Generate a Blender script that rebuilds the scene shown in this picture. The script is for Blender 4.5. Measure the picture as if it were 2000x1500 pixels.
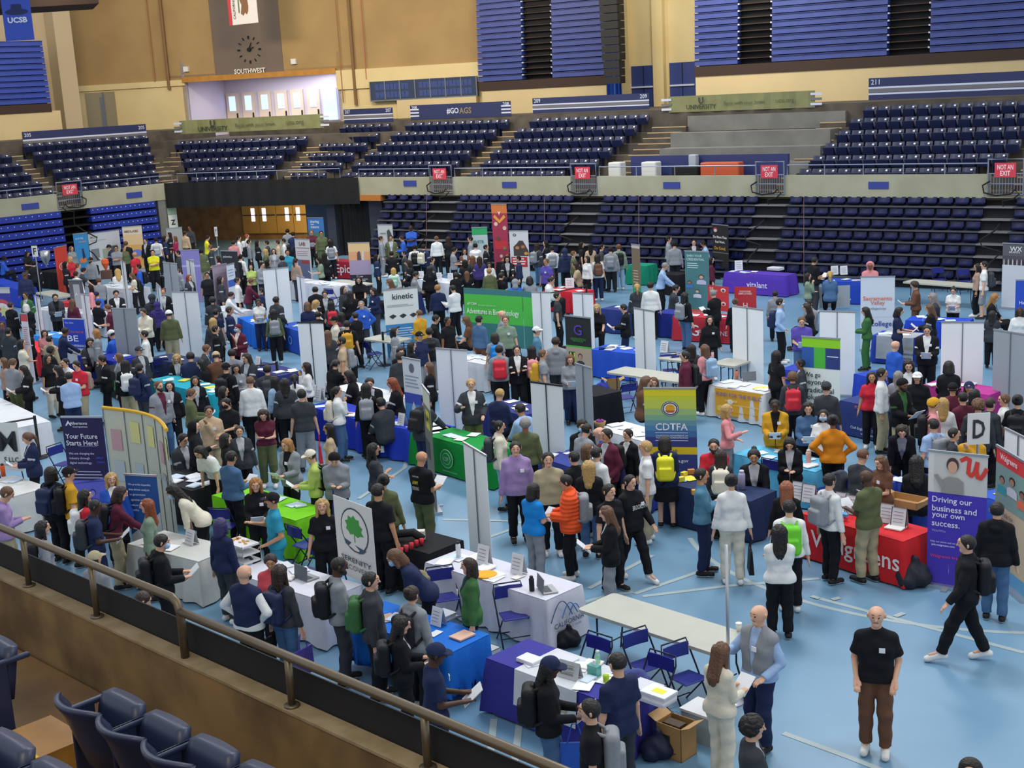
import bpy, math, random
import numpy as np
from mathutils import Vector, Matrix
random.seed(7)
SC = bpy.context.scene
for o in list(bpy.data.objects): bpy.data.objects.remove(o)
COLL = SC.collection
# ------------------------------------------------------------------ camera
F, PITCH, ROLL, H = 2600.0, 0.22154, -0.05412, 7.80      # focal length in px of a 2000 px frame
FW = np.array([0, math.cos(PITCH), -math.sin(PITCH)])
_r = np.array([1., 0, 0]); _u = np.cross(_r, FW)
RT = _r*math.cos(ROLL)+_u*math.sin(ROLL); UP = -_r*math.sin(ROLL)+_u*math.cos(ROLL)
cd = bpy.data.cameras.new('camera'); cam = bpy.data.objects.new('camera', cd); COLL.objects.link(cam)
cd.sensor_width = 36; cd.sensor_fit = 'HORIZONTAL'; cd.lens = F/2000*36; cd.clip_end = 300
M4 = Matrix.Identity(4)
for i in range(3):
    M4[i][0] = RT[i]; M4[i][1] = UP[i]; M4[i][2] = -FW[i]
M4[2][3] = H
cam.matrix_world = M4; SC.camera = cam
def ray(px, py): return FW*F+RT*(px-1000)-UP*(py-750)
def at(px, py, z=0.0):
    d = ray(px, py); t = (z-H)/d[2]; return Vector((d[0]*t, d[1]*t, z))
def atd(px, py, D):
    d = ray(px, py); t = D/d[1]; return Vector((d[0]*t, D, H+d[2]*t))
# ------------------------------------------------------------------ light
SC.view_settings.view_transform = 'Standard'; SC.view_settings.look = 'None'
SC.view_settings.gamma = 1; SC.view_settings.use_curve_mapping = False
SC.view_settings.exposure = 0.12
w = bpy.data.worlds.new('world'); SC.world = w; w.use_nodes = True
bg = w.node_tree.nodes['Background']; bg.inputs[0].default_value = (.88, .93, 1, 1); bg.inputs[1].default_value = 0.74
def area(loc, size, power, col, rot=(0, 0, 0), name='arena_lamp'):
    l = bpy.data.lights.new(name, 'AREA'); l.shape = 'RECTANGLE'; l.size, l.size_y = size; l.energy = power; l.color = col
    o = bpy.data.objects.new(name, l); COLL.objects.link(o); o.location = loc; o.rotation_euler = rot; return o
for lx, ly in ((2, 24), (-12, 40), (10, 36), (-2, 52)):
    area((lx, ly, 17), (4, 4), 1250, (.95, .97, 1))
area((9, 13, 15), (3, 3), 520, (.95, .98, 1))
for lx, ly in ((-20, 62), (-8, 60)):                       # warm wall washers of the corner wall
    area((lx, ly, 15.5), (4, 1.5), 1050, (1, .84, .60), (math.radians(55), 0, math.radians(-20)))
area((8, 58, 15), (5, 2), 800, (1, .90, .72), (math.radians(60), 0, math.radians(-36)))
area((-2.5, 3.5, 9.5), (2, 2), 150, (1, .80, .55))                # warm fill added over the nearest stand to brighten its parapet
# ------------------------------------------------------------------ helpers
def srgb(h):
    if isinstance(h, str):
        h = tuple(int(h[i:i+2], 16) for i in (0, 2, 4))
    return tuple(((c/255)/12.92 if c/255 <= .04045 else ((c/255+.055)/1.055)**2.4) for c in h)
MATS = {}
def mat(name, col, rough=.6, noise=0.0, scale=8, metal=0, emit=0, col2=None, alpha=1, bump=0, spec=.5):
    if name in MATS: return MATS[name]
    m = bpy.data.materials.new(name); m.use_nodes = True; nt = m.node_tree; b = nt.nodes['Principled BSDF']
    c = srgb(col); b.inputs['Base Color'].default_value = (*c, 1); b.inputs['Roughness'].default_value = rough
    b.inputs['Metallic'].default_value = metal; b.inputs['Specular IOR Level'].default_value = spec
    if emit: b.inputs['Emission Color'].default_value = (*c, 1); b.inputs['Emission Strength'].default_value = emit
    if alpha < 1: b.inputs['Alpha'].default_value = alpha
    if noise or col2 or bump:
        tc = nt.nodes.new('ShaderNodeTexCoord'); n = nt.nodes.new('ShaderNodeTexNoise'); n.inputs['Scale'].default_value = scale
        n.inputs['Detail'].default_value = 5; nt.links.new(tc.outputs['Object'], n.inputs['Vector'])
        if noise or col2:
            r = nt.nodes.new('ShaderNodeValToRGB'); nt.links.new(n.outputs['Fac'], r.inputs[0])
            d = srgb(col2) if col2 else tuple(x*(1-noise) for x in c)
            r.color_ramp.elements[0].position = .35; r.color_ramp.elements[1].position = .65
            r.color_ramp.elements[0].color = (*d, 1); r.color_ramp.elements[1].color = (*c, 1)
            nt.links.new(r.outputs[0], b.inputs['Base Color'])
        if bump:
            bp = nt.nodes.new('ShaderNodeBump'); bp.inputs['Strength'].default_value = bump; bp.inputs['Distance'].default_value = .02
            nt.links.new(n.outputs['Fac'], bp.inputs['Height']); nt.links.new(bp.outputs[0], b.inputs['Normal'])
    MATS[name] = m; return m
def omat(name, rough=.7, bump=.3, scale=14, spec=.3, vary=.12):
    """one procedural material whose colour is the object's own colour"""
    m = bpy.data.materials.new(name); m.use_nodes = True; nt = m.node_tree; b = nt.nodes['Principled BSDF']
    oi = nt.nodes.new('ShaderNodeObjectInfo'); tc = nt.nodes.new('ShaderNodeTexCoord'); n = nt.nodes.new('ShaderNodeTexNoise')
    n.inputs['Scale'].default_value = scale; n.inputs['Detail'].default_value = 3
    nt.links.new(tc.outputs['Object'], n.inputs['Vector'])
    mx = nt.nodes.new('ShaderNodeMix'); mx.data_type = 'RGBA'; mx.blend_type = 'MULTIPLY'
    mp = nt.nodes.new('ShaderNodeMapRange'); mp.inputs['To Min'].default_value = 1-vary; mp.inputs['To Max'].default_value = 1.0+vary*.4
    nt.links.new(n.outputs['Fac'], mp.inputs[0]); cb = nt.nodes.new('ShaderNodeCombineColor')
    for i in range(3): nt.links.new(mp.outputs[0], cb.inputs[i])
    mx.inputs['Factor'].default_value = 1
    nt.links.new(oi.outputs['Color'], mx.inputs['A']); nt.links.new(cb.outputs[0], mx.inputs['B'])
    nt.links.new(mx.outputs['Result'], b.inputs['Base Color']); b.inputs['Roughness'].default_value = rough
    b.inputs['Specular IOR Level'].default_value = spec
    if bump:
        bp = nt.nodes.new('ShaderNodeBump'); bp.inputs['Strength'].default_value = bump; bp.inputs['Distance'].default_value = .03
        nt.links.new(n.outputs['Fac'], bp.inputs['Height']); nt.links.new(bp.outputs[0], b.inputs['Normal'])
    return m
class MB:
    def __init__(s): s.v = []; s.f = []; s.m = []
    def add(s, vs, fs, mi=0):
        k = len(s.v); s.v += [tuple(v) for v in vs]; s.f += [tuple(i+k for i in f) for f in fs]; s.m += [mi]*len(fs); return s
    def hexa(s, p, mi=0):      # p: 4 bottom pts (ccw), 4 top pts
        return s.add(p, [(3, 2, 1, 0), (4, 5, 6, 7), (0, 1, 5, 4), (1, 2, 6, 5), (2, 3, 7, 6), (3, 0, 4, 7)], mi)
    def box(s, x0, x1, y0, y1, z0, z1, mi=0):
        return s.hexa([(x0, y0, z0), (x1, y0, z0), (x1, y1, z0), (x0, y1, z0), (x0, y0, z1), (x1, y0, z1), (x1, y1, z1), (x0, y1, z1)], mi)
    def tube(s, pts, r, n=8, mi=0, close=False):
        pts = [Vector(p) for p in pts]; L = len(pts); rings = []; pv = None
        for i, p in enumerate(pts):
            a = pts[i-1] if (i > 0 or close) else p; b = pts[(i+1) % L] if (i < L-1 or close) else p
            t = (b-a).normalized()
            ref = pv if pv is not None else (Vector((0, 0, 1)) if abs(t.z) < .9 else Vector((1, 0, 0)))
            x = (ref-t*ref.dot(t)).normalized(); pv = x; y = t.cross(x)
            rings.append([p+(x*math.cos(2*math.pi*j/n)+y*math.sin(2*math.pi*j/n))*r for j in range(n)])
        vs = [v for q in rings for v in q]; fs = []
        for i in range(L if close else L-1):
            k = (i+1) % L
            for j in range(n): fs.append((i*n+j, i*n+(j+1) % n, k*n+(j+1) % n, k*n+j))
        if not close: fs += [tuple(range(n-1, -1, -1)), tuple((L-1)*n+j for j in range(n))]
        return s.add(vs, fs, mi)
    def lathe(s, prof, n=14, c=(0, 0, 0), mi=0):
        vs = [(c[0]+r*math.cos(2*math.pi*j/n), c[1]+r*math.sin(2*math.pi*j/n), c[2]+z) for r, z in prof for j in range(n)]
        fs = [(i*n+j, i*n+(j+1) % n, (i+1)*n+(j+1) % n, (i+1)*n+j) for i in range(len(prof)-1) for j in range(n)]
        fs += [tuple(range(n-1, -1, -1)), tuple((len(prof)-1)*n+j for j in range(n))]
        return s.add(vs, fs, mi)
    def prism(s, poly, o, ex, ey, ez, t, mi=0):   # poly (u,v) extruded along ez by t
        o, ex, ey, ez = map(Vector, (o, ex, ey, ez)); n = len(poly)
        a = [o+ex*u+ey*v for u, v in poly]; b = [p+ez*t for p in a]
        return s.add(a+b, [tuple(range(n-1, -1, -1)), tuple(range(n, 2*n))]+[(i, (i+1) % n, n+(i+1) % n, n+i) for i in range(n)], mi)
    def mesh(s, name, mats, smooth=False):
        me = bpy.data.meshes.new(name); me.from_pydata(s.v, [], s.f)
        for m in (mats if isinstance(mats, (list, tuple)) else [mats]): me.materials.append(m)
        me.polygons.foreach_set('material_index', s.m)
        if smooth: me.polygons.foreach_set('use_smooth', [True]*len(me.polygons))
        me.update(); return me
    def build(s, name, mats, parent=None, smooth=False):
        return link(name, s.mesh(name, mats, smooth), parent)
def link(name, me, parent=None, color=None):
    o = bpy.data.objects.new(name, me); COLL.objects.link(o)
    if parent is not None: o.parent = parent
    if color is not None: o.color = (*srgb(color), 1)
    return o
USED = set()
def tag(o, label, cat, group=None, kind=None):
    if label in USED and not kind and group is None: print('DUP LABEL', label)
    USED.add(label); o['label'] = label; o['category'] = cat
    if group: o['group'] = group
    if kind: o['kind'] = kind
    return o
def empty(name, loc, rz=0):
    o = bpy.data.objects.new(name, None); COLL.objects.link(o); o.location = loc; o.rotation_euler = (0, 0, rz); o.empty_display_size = .1; return o
def struct(o, label=None, cat=None):
    o['kind'] = 'structure'
    o['label'] = label or o.name.replace('_', ' ')+' of the arena'; o['category'] = cat or o.name.split('_')[0]
    return o
ORD = ['first', 'second', 'third', 'fourth', 'fifth', 'sixth', 'seventh', 'eighth', 'ninth', 'tenth', 'eleventh', 'twelfth', 'thirteenth', 'fourteenth', 'fifteenth', 'sixteenth', 'seventeenth', 'eighteenth', 'nineteenth', 'twentieth', 'twenty-first', 'twenty-second', 'twenty-third', 'twenty-fourth', 'twenty-fifth', 'twenty-sixth', 'twenty-seventh', 'twenty-eighth', 'twenty-ninth', 'thirtieth', 'thirty-first', 'thirty-second']
INK = {}
def ink(col):
    if col not in INK: INK[col] = mat('ink_'+col, col, .7)
    return INK[col]
def lettering(txt, org, ex, ey, width, col, parent, bold=.0, h=None, name='lettering', align=.5, off=.006):
    """text laid on a flat face: org is the middle of the line, ex reading direction, ey up"""
    cu = bpy.data.curves.new('t', 'FONT'); cu.body = txt; cu.resolution_u = 2; cu.offset = bold
    ob = bpy.data.objects.new('t', cu); COLL.objects.link(ob)
    me = bpy.data.meshes.new_from_object(ob); bpy.data.objects.remove(ob); bpy.data.curves.remove(cu)
    n = len(me.vertices)
    if not n: return None
    co = np.empty(n*3); me.vertices.foreach_get('co', co); co = co.reshape(-1, 3)
    x0, x1 = co[:, 0].min(), co[:, 0].max(); y0, y1 = co[:, 1].min(), co[:, 1].max()
    sx = width/(x1-x0); sy = sx if h is None else h/(y1-y0)
    ex, ey = np.array(ex), np.array(ey); ez = np.cross(ex, ey); o = np.array(org)+ez*off
    P = o+np.outer((co[:, 0]-x0)*sx-width*align, ex)+np.outer((co[:, 1]-(y0+y1)/2)*sy, ey)
    if parent is not None:
        inv = np.array(parent.matrix_world.inverted()) if parent.type != 'EMPTY' else np.array((Matrix.Translation(parent.location) @ parent.rotation_euler.to_matrix().to_4x4()).inverted())
        P = P @ inv[:3, :3].T+inv[:3, 3]
    me.vertices.foreach_set('co', P.ravel()); me.materials.clear(); me.materials.append(ink(col)); me.update()
    return link(name, me, parent)
# ------------------------------------------------------------------ vertical plan frames of the far walls
class Wall:
    def __init__(s, A, B, toward=(0, 30)):
        s.A = Vector((*A, 0)); d = Vector((B[0]-A[0], B[1]-A[1], 0)); s.d = d.normalized(); s.n = Vector((-s.d.y, s.d.x, 0))
        if s.n.dot(Vector((*toward, 0))-s.A) < 0: s.n = -s.n
        s.ang = math.atan2(s.n.y, s.n.x)+math.pi/2     # rotation that turns a thing facing -Y to face the room
    def pt(s, a, z, o=0): return s.A+s.d*a+s.n*o+Vector((0, 0, z))
    def hit(s, px, py, o=0):
        d = Vector(ray(px, py)); P = s.A+s.n*o; t = (P-Vector((0, 0, H))).dot(s.n)/d.dot(s.n)
        X = Vector((0, 0, H))+d*t; return (X-s.A).dot(s.d), X.z
    def box(s, mb, a0, a1, z0, z1, o0, o1, mi=0):
        if a0 > a1: a0, a1 = a1, a0
        p = [s.pt(a0, z0, o0), s.pt(a1, z0, o0), s.pt(a1, z0, o1), s.pt(a0, z0, o1), s.pt(a0, z1, o0), s.pt(a1, z1, o0), s.pt(a1, z1, o1), s.pt(a0, z1, o1)]
        if s.d.cross(s.n).z*(o1-o0) < 0: p = [p[i] for i in (3, 2, 1, 0, 7, 6, 5, 4)]
        return mb.hexa(p, mi)
WR = Wall((.45, 59.02), (18.07, 46.21)); WL = Wall((-17.23, 67.91), (-23.31, 62.25)); WC = Wall((-16.7, 68.3), (-6.5, 64.5))
WU = Wall((-26.6, 81), (-1.75, 72))
WN = Wall((-4.25, 10.87), (-.63, 7.34), toward=(0, 0))     # balustrade right below the camera
# ================================================================== SETTING
def floor_mat():
    m = mat('court_floor', '749AB4', .38, col2='668EAA', scale=.35, spec=.45)
    nt = m.node_tree; return m
f = MB(); f.add([(-45, 4, 0), (40, 4, 0), (40, 80, 0), (-45, 80, 0)], [(0, 1, 2, 3)])
fl = struct(f.build('floor', floor_mat()), 'light blue sports hall floor', 'floor')
lm = mat('court_line', 'A0AFB0', .5)
def stripe(pts, wd=.09, z=.004, closed=False):
    mb = MB(); P = [Vector((p[0], p[1], z)) for p in pts]; L = len(P); A = []
    for i in range(L):
        t = (P[min(i+1, L-1)]-P[max(i-1, 0)]).normalized(); n = Vector((-t.y, t.x, 0))*wd/2; A += [P[i]-n, P[i]+n]
    mb.add(A, [(2*i, 2*i+2, 2*i+3, 2*i+1) for i in range(L-1)])
    o = mb.build('trim_1', lm); struct(o, 'pale painted court line on the blue floor', 'trim'); return o
def G(x, y): return at(x, y)[:2]
for seg in ([(1585, 1165), (2000, 1275)], [(1530, 1432), (1660, 1480), (1750, 1515)], [(1255, 1165), (1420, 1145), (1600, 1130)], [(1240, 1160), (1400, 1105)],
            [(865, 1015), (1000, 1018), (1110, 1040)], [(955, 1050), (1010, 1030)], [(1150, 1150), (1275, 1085)], [(955, 1500), (965, 1405)], [(1005, 1490), (1015, 1410)],
            [(700, 975), (790, 915), (800, 880)], [(1625, 1172), (1640, 1168)], [(1748, 1205), (1765, 1198)], [(500, 1245), (535, 1230)], [(1600, 1170), (1585, 1165)]):
    SZ = globals().get('SZ', .003)+.0006; stripe([G(*p) for p in seg], z=SZ)
c = at(1290, 1240); stripe([(c.x+1.7*math.cos(t), c.y+1.7*math.sin(t)) for t in np.linspace(1.7, 4.4, 26)], z=.0025)
c = at(1900, 1010); stripe([(c.x+5*math.cos(t), c.y+5*math.sin(t)) for t in np.linspace(3.2, 4.6, 30)], z=.0020)
conc = mat('fascia_concrete', 'A9A78F', .8, col2='9D9A80', scale=.9)
conc2 = mat('terrace_concrete', '5E564B', .85, col2='4A433B', scale=1.5)
greyc = mat('bare_concrete', '7F7E78', .85, col2='71706B', scale=1.2)
black = mat('black_cloth', '0C0D11', .8, noise=.3, scale=3)
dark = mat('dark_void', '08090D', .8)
railm = mat('rail_grey', '8B93A5', .45, metal=.5)
SR0 = WR.hit(690, 382)[0]; SR1 = WR.hit(2150, 387)[0]
SL0 = WL.hit(342, 385)[0]; SL1 = WL.hit(-120, 440)[0]
SIGN_PX_R = [(862, 335, 30), (1141, 334, 34), (1505, 333, 38), (1965, 330, 48)]
def fascia(W, s0, s1, name, gates):
    mb = MB(); cur = s0; step = 1 if s1 > s0 else -1
    for g0, g1 in gates+[(s1, s1)]:
        if (g0-cur)*step > 0.05: W.box(mb, cur, g0, 3.0, 3.82, -.25, 0)
        if (g1-g0)*step > .1:
            W.box(mb, g0, g1, 3.0, 3.12, -.25, 0)
        cur = g1
    s = cur
    return struct(mb.build(name, conc), 'concrete balcony front '+('on the right' if W is WR else 'on the left'), 'balcony wall')
gR = []
for px, py, hw in SIGN_PX_R:
    a = WR.hit(px-hw*.72, 350)[0]; b = WR.hit(px+hw*.72, 350)[0]; gR.append((a, b))
gL = [(WL.hit(160, 380)[0], WL.hit(112, 390)[0])]
fascia(WR, SR0, SR1, 'wall_balcony_right', gR); fascia(WL, SL0, SL1, 'wall_balcony_left', gL)
# joints and blue plates on the fascia
plate = mat('blue_plate', '34418F', .5)
for i, (px, py) in enumerate([(801, 358), (995, 361), (1312, 362), (1716, 362)]):
    s, z = WR.hit(px, py); mb = MB(); hw = .38; WR.box(mb, s-hw, s+hw, z-.13, z+.13, 0.002, .03)
    tag(mb.build('wall_plate', plate), 'small blue plate on the right balcony front, %s from the left' % ORD[i], 'plate', 'blue plates on the balcony front')
for i, (px, py) in enumerate([(262, 381), (59, 403)]):
    s, z = WL.hit(px, py); mb = MB(); WL.box(mb, s-.42, s+.42, z-.14, z+.14, 0.002, .03)
    tag(mb.build('wall_plate', plate), 'small blue plate on the left balcony front, %s the entrance' % ('nearer' if i == 0 else 'farther from'), 'plate', 'blue plates on the balcony front')
# railings on the balcony
def railing(W, s0, s1, z0, z1, label, n, o=-.12, r=.025, mid=True):
    e = empty('guard_rail', W.pt(s0, z0, o)); inv = Vector(e.location)
    mb = MB(); mb.tube([W.pt(s0, z0, o)-inv, W.pt(s0, z1, o)-inv, W.pt(s1, z1, o)-inv, W.pt(s1, z0, o)-inv], r, 6)
    mb.build('top_rail', railm, e)
    for k in range(1, n):
        s = s0+(s1-s0)*k/n; q = MB(); q.tube([W.pt(s, z0, o)-inv, W.pt(s, z1, o)-inv], r*.8, 6); q.build('post', railm, e)
    tag(e, label, 'railing'); return e
bounds = [SR0+.3]+[v for g in gR for v in g]+[SR1]
names = ['between the entrance and the first red sign', 'between first and second red signs', 'between second and third red signs', 'between third and fourth red signs', 'right of the last red sign']
for i in range(5):
    a, b = bounds[2*i]+.06, bounds[2*i+1]-.06
    railing(WR, a, b, 3.82, 4.2, 'grey tubular guard rail on the right balcony, '+names[i], max(2, int((b-a)/1.5)))
railing(WL, SL0, gL[0][0]+.06*(-1), 3.82, 4.2, 'grey guard rail on left balcony beside the black drape', 4)
railing(WL, gL[0][1]+.1, SL1, 3.82, 4.2, 'grey guard rail on the left balcony at the photo edge', 5)
railing(WC, .3, 9.5, 3.82, 4.25, 'grey guard rail above the long black drape', 8)
# gates with NOT AN EXIT signs
signred = mat('sign_red', 'D23A4A', .5)
def gate(W, g0, g1, which, loops=True):
    e = empty('stair_gate', W.pt((g0+g1)/2, 3.12, -.05)); inv = Vector(e.location); ex = Vector(RT); 
    d = W.d if W.d.x > 0 else -W.d
    mb = MB(); top = 4.35
    mb.tube([W.pt(g0, 3.12, .05)-inv, W.pt(g0, top, .05)-inv, W.pt(g1, top, .05)-inv, W.pt(g1, 3.12, .05)-inv], .035, 6, close=True); mb.build('frame', railm, e)
    for z in (3.5, 3.85):
        q = MB(); q.tube([W.pt(g0, z, .05)-inv, W.pt(g1, z, .05)-inv], .02, 6); q.build('cross_bar', railm, e)
    for k in range(1, 12):
        s = g0+(g1-g0)*k/12; q = MB(); q.tube([W.pt(s, 3.14, .05)-inv, W.pt(s, 3.85, .05)-inv], .012, 5); q.build('baluster', railm, e)
    tag(e, 'grey metal stair gate carrying the %s red sign' % which, 'gate')
    c = W.pt((g0+g1)/2, 3.98, .12); hw = abs(g1-g0)*.30; sg = empty('exit_sign', c)
    q = MB(); q.prism([(-hw, -.25), (hw, -.25), (hw, .25), (-hw, .25)], -W.n*.02, d, (0, 0, 1), W.n, .02); q.build('sign_plate', signred, sg)
    for t, dz in (('NOT AN', .1), ('EXIT', -.11)):
        lettering(t, c+Vector((0, 0, dz)), d, (0, 0, 1), hw*(1.5 if dz > 0 else .95), 'F4E4E6', sg, .01, h=.17)
    tag(sg, 'red sign reading not an exit, %s along the balcony' % which, 'sign')
    if loops:
        pts = [W.pt((g0+g1)/2+x, z, .16) for x, z in ((-.5, 3.6), (-.75, 3.45), (-.7, 3.2), (-.3, 3.1), (.2, 3.15), (.35, 3.3), (.5, 3.15), (.3, 2.98), (-.05, 2.9), (0, 2.6), (.0, 2.3))]+[W.pt((g0+g1)/2+x, z, o) for x, z, o in ((.0, 2.0, 1.2), (-.4, 1.7, 1.5), (-.3, 1.5, 1.6), (.4, 1.35, 1.75), (.1, 1.0, 2.0), (0, .7, 2.2))]
        q = MB(); q.tube(pts, .03, 6); tag(q.build('cable', black), 'black cable looped on the gate under the %s red sign' % which, 'cable')
for i, g in enumerate(gR): gate(WR, g[0], g[1], ['leftmost right-hand', 'second', 'third', 'rightmost'][i])
gate(WL, gL[0][0], gL[0][1], 'far left')
# terraces
RISE, TREAD, Z0 = .43, .86, 3.2
def terrace(W, s0, s1, rows, name, top=True):
    mb = MB()
    for k in range(rows): W.box(mb, s0, s1, 2.9, Z0+RISE*k, -.25-TREAD*(k+1)-(.0 if k < rows-1 else 0), -.25-TREAD*k)
    return struct(mb.build(name, conc2), name.replace('_', ' '), 'terrace')
terrace(WR, SR0-4, SR1, 6, 'floor_terrace_right'); terrace(WL, SL0-3, SL1, 6, 'floor_terrace_left'); terrace(WC, -3.0, 11.0, 5, 'floor_terrace_corner')
# concourse slab
mb = MB(); WR.box(mb, SR0-14, SR1+6, 5.2, 6.3, -30, -.25-TREAD*6); struct(mb.build('floor_concourse_right', conc2))
mb = MB(); WL.box(mb, SL0-6, SL1+6, 5.2, 6.3, -24, -.25-TREAD*6); struct(mb.build('floor_concourse_left', conc2))
mb = MB(); WC.box(mb, -4, 14, 4.6, 5.75, -16, -.25-TREAD*5); struct(mb.build('floor_concourse_corner', conc2))
# aisle steps: lighter nosings on top of terraces
step = mat('aisle_step', '8C8068', .8, noise=.2, scale=4)
nose = mat('step_nosing', 'B8A078', .7)
def aisle(W, xa, xb, py, k0, rows, i):
    o = -.25-TREAD*k0; s0, s1 = sorted((W.hit(xa, py, o)[0], W.hit(xb, py, o)[0])); s0 -= .0; mb = MB()
    for k in range(rows):
        z = Z0+RISE*k; f0 = -.25-TREAD*k
        W.box(mb, s0, s1, z, z+RISE*.5, f0-TREAD, f0-TREAD*.5, 0)
        W.box(mb, s0, s1, z+RISE*.5-.03, z+RISE*.5+.012, f0-TREAD*.5-.06, f0-TREAD*.5+.012, 1); W.box(mb, s0, s1, z-.03, z+.012, f0-.06, f0+.012, 1)
    return struct(mb.build('floor_aisle_%d' % i, [conc2, nose]), 'stepped aisle with pale step edges between seat blocks', 'aisle')
aisle(WR, 1226, 1293, 262, 3, 6, 1); aisle(WR, 950, 983, 262, 4, 6, 2); aisle(WR, 722, 742, 262, 4, 6, 3); aisle(WR, 1560, 1612, 242, 3, 6, 4); aisle(WR, 2002, 2060, 268, 2, 6, 5)
aisle(WL, 299, 335, 313, 2, 6, 6); aisle(WL, 60, 82, 313, 3, 6, 7); aisle(WC, 305, 345, 289, 3, 5, 8); aisle(WC, 560, 610, 306, 2, 5, 9)
# ------------------------------------------------------------------ seats on the terraces
navyp = mat('navy_plastic', '172146', .42, noise=.15, scale=6, spec=.5)
tagw = mat('seat_tag', 'E8EAF0', .4)
def seat_mesh():
    mb = MB(); w = .235
    # curved back rest
    prof = [(.24, .42), (.28, .60), (.35, .80)]
    for i in range(6):
        x0 = -w+i*2*w/6; x1 = x0+2*w/6
        def yy(x, y): return y-.05*(x/w)**2
        for (y0, z0), (y1, z1) in zip(prof, prof[1:]):
            mb.hexa([(x0, yy(x0, y0)-.03, z0), (x1, yy(x1, y0)-.03, z0), (x1, yy(x1, y0)+.01, z0), (x0, yy(x0, y0)+.01, z0), (x0, yy(x0, y1)-.03, z1), (x1, yy(x1, y1)-.03, z1), (x1, yy(x1, y1)+.01, z1), (x0, yy(x0, y1)+.01, z1)])
    # folded seat pan, standing in front of the back
    mb.hexa([(-.21, -.04, .36), (.21, -.04, .36), (.22, .16, .34), (-.22, .16, .34), (-.2, -.12, .64), (.2, -.12, .64), (.21, .0, .66), (-.21, .0, .66)])
    mb.box(-.25, -.225, .05, .3, .0, .62); mb.box(-.25, -.225, -.08, .3, .60, .64)
    mb.hexa([(.06, .19, .70), (.13, .19, .70), (.13, .20, .70), (.06, .20, .70), (.06, .225, .755), (.13, .225, .755), (.13, .235, .755), (.06, .235, .755)], 1)
    return mb.mesh('stadium_seat', [navyp, tagw])
SEAT = seat_mesh(); ALLSEATS = []
BLOCKS = []
def block(W, k0, rows, name, npitch=.53):
    """rows: list of (px_left, px_right, py) from the lowest row up"""
    for k, (xl, xr, py) in enumerate(rows):
        o = -.25-TREAD*(k+k0)-.35
        s0 = W.hit(xl, py, o-.3)[0]; s1 = W.hit(xr, py, o-.3)[0]
        if s0 > s1: s0, s1 = s1, s0
        n = max(1, int(round((s1-s0)/npitch))); pit = (s1-s0)/n
        for j in range(n):
            p = W.pt(s0+pit*(j+.5), Z0+RISE*(k+k0), o)
            jj = j if W.d.x > 0 else n-1-j
            ALLSEATS.append((p.length, p, W.ang, k, jj, name))
block(WR, 0, [(1562, 1908, 322), (1588, 1972, 295), (1612, 1998, 268), (1638, 2024, 242), (1662, 2050, 218), (1690, 2078, 192)], 'under the 211 banner')
block(WR, 0, [(920, 1105, 328), (945, 1172, 305), (963, 1198, 283), (985, 1222, 262), (1010, 1247, 243), (1040, 1270, 222)], 'under the 209 banner')
block(WR, 0, [(672, 836, 330), (693, 900, 312), (718, 922, 292), (743, 948, 273), (770, 972, 254), (798, 996, 234)], 'under the gold lettered banner')
block(WR, 0, [(560, 640, 332), (580, 672, 314), (592, 694, 296), (617, 720, 280), (640, 743, 262), (670, 765, 244)], 'left of the gold lettered block')
block(WC, 0, [(375, 527, 340), (370, 540, 324), (362, 556, 306), (356, 582, 289), (346, 603, 270)], 'under the corner olive banner')
block(WL, 0, [(150, 312, 360), (118, 305, 345), (100, 300, 330), (82, 297, 313), (62, 290, 296), (42, 286, 278)], 'under the 205 banner')
block(WL, 0, [(-60, 105, 385), (-70, 78, 364), (-80, 58, 347), (-90, 40, 328), (-95, 20, 308)], 'at the far left edge')
# ------------------------------------------------------------------ striped banners along the top of the blocks
navb = mat('banner_navy', '232C58', .6); whb = mat('banner_white', 'C9CFE2', .6); grb = mat('banner_grey', '6E6C70', .6)
def strip_banner(W, o, xl, xr, yt, yb, label, nums, middle=None, stripes=True):
    s0, zt = W.hit(xl, yt, o); s1, _ = W.hit(xr, yt, o)
    if s0 > s1: s0, s1 = s1, s0
    _, zb = W.hit(xl, yb, o); d = W.d if W.d.x > 0 else -W.d
    c = W.pt((s0+s1)/2, zb, o); e = empty('rail_banner', c); hw = (s1-s0)/2; hh = zt-zb
    def rect(u0, v0, u1, v1, m, nm, t):
        q = MB(); q.prism([(u0, v0), (u1, v0), (u1, v1), (u0, v1)], W.n*t, d, (0, 0, 1), W.n, .02); q.build(nm, m, e)
    rect(-hw, 0, hw, hh, navb, 'backing', 0)
    if stripes:
        rect(-hw, hh*.52, hw, hh*.60, whb, 'stripe', .012); rect(-hw, hh*.34, hw, hh*.52, grb, 'stripe', .011); rect(-hw, hh*.24, hw, hh*.32, whb, 'stripe', .012)
    else:
        for u0, u1 in ((-hw, -hw*.82), (hw*.82, hw)):
            for v in (.2, .42, .64): rect(u0, hh*v, u1, hh*(v+.1), whb, 'stripe', .012)
    for t, u in ((nums, -hw+.28), (nums, hw-.28)):
        if t: lettering(t, c+d*u+Vector((0, 0, hh*.82)), d, (0, 0, 1), .36, 'C9CFE2', e, .01, off=.03)
    if middle:
        for t, cl, u, wd in middle: lettering(t, c+d*(u*hw)+Vector((0, 0, hh*.5)), d, (0, 0, 1), wd, cl, e, .02, h=hh*.42, off=.03)
    tag(e, label, 'banner'); return e
OB = -.25-TREAD*6
strip_banner(WR, OB, 1697, 2060, 153, 196, 'navy striped rail banner numbered 211, top right', '211')
strip_banner(WR, OB, 1040, 1268, 192, 222, 'navy striped rail banner numbered 209, middle block', '209')
strip_banner(WR, OB, 801, 998, 206, 234, 'navy rail banner with white and gold hashtag lettering', '208', [('#GO', 'C9CFE2', -.13, .75), ('AGS', '8A7A52', .12, .75)], False)
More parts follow.
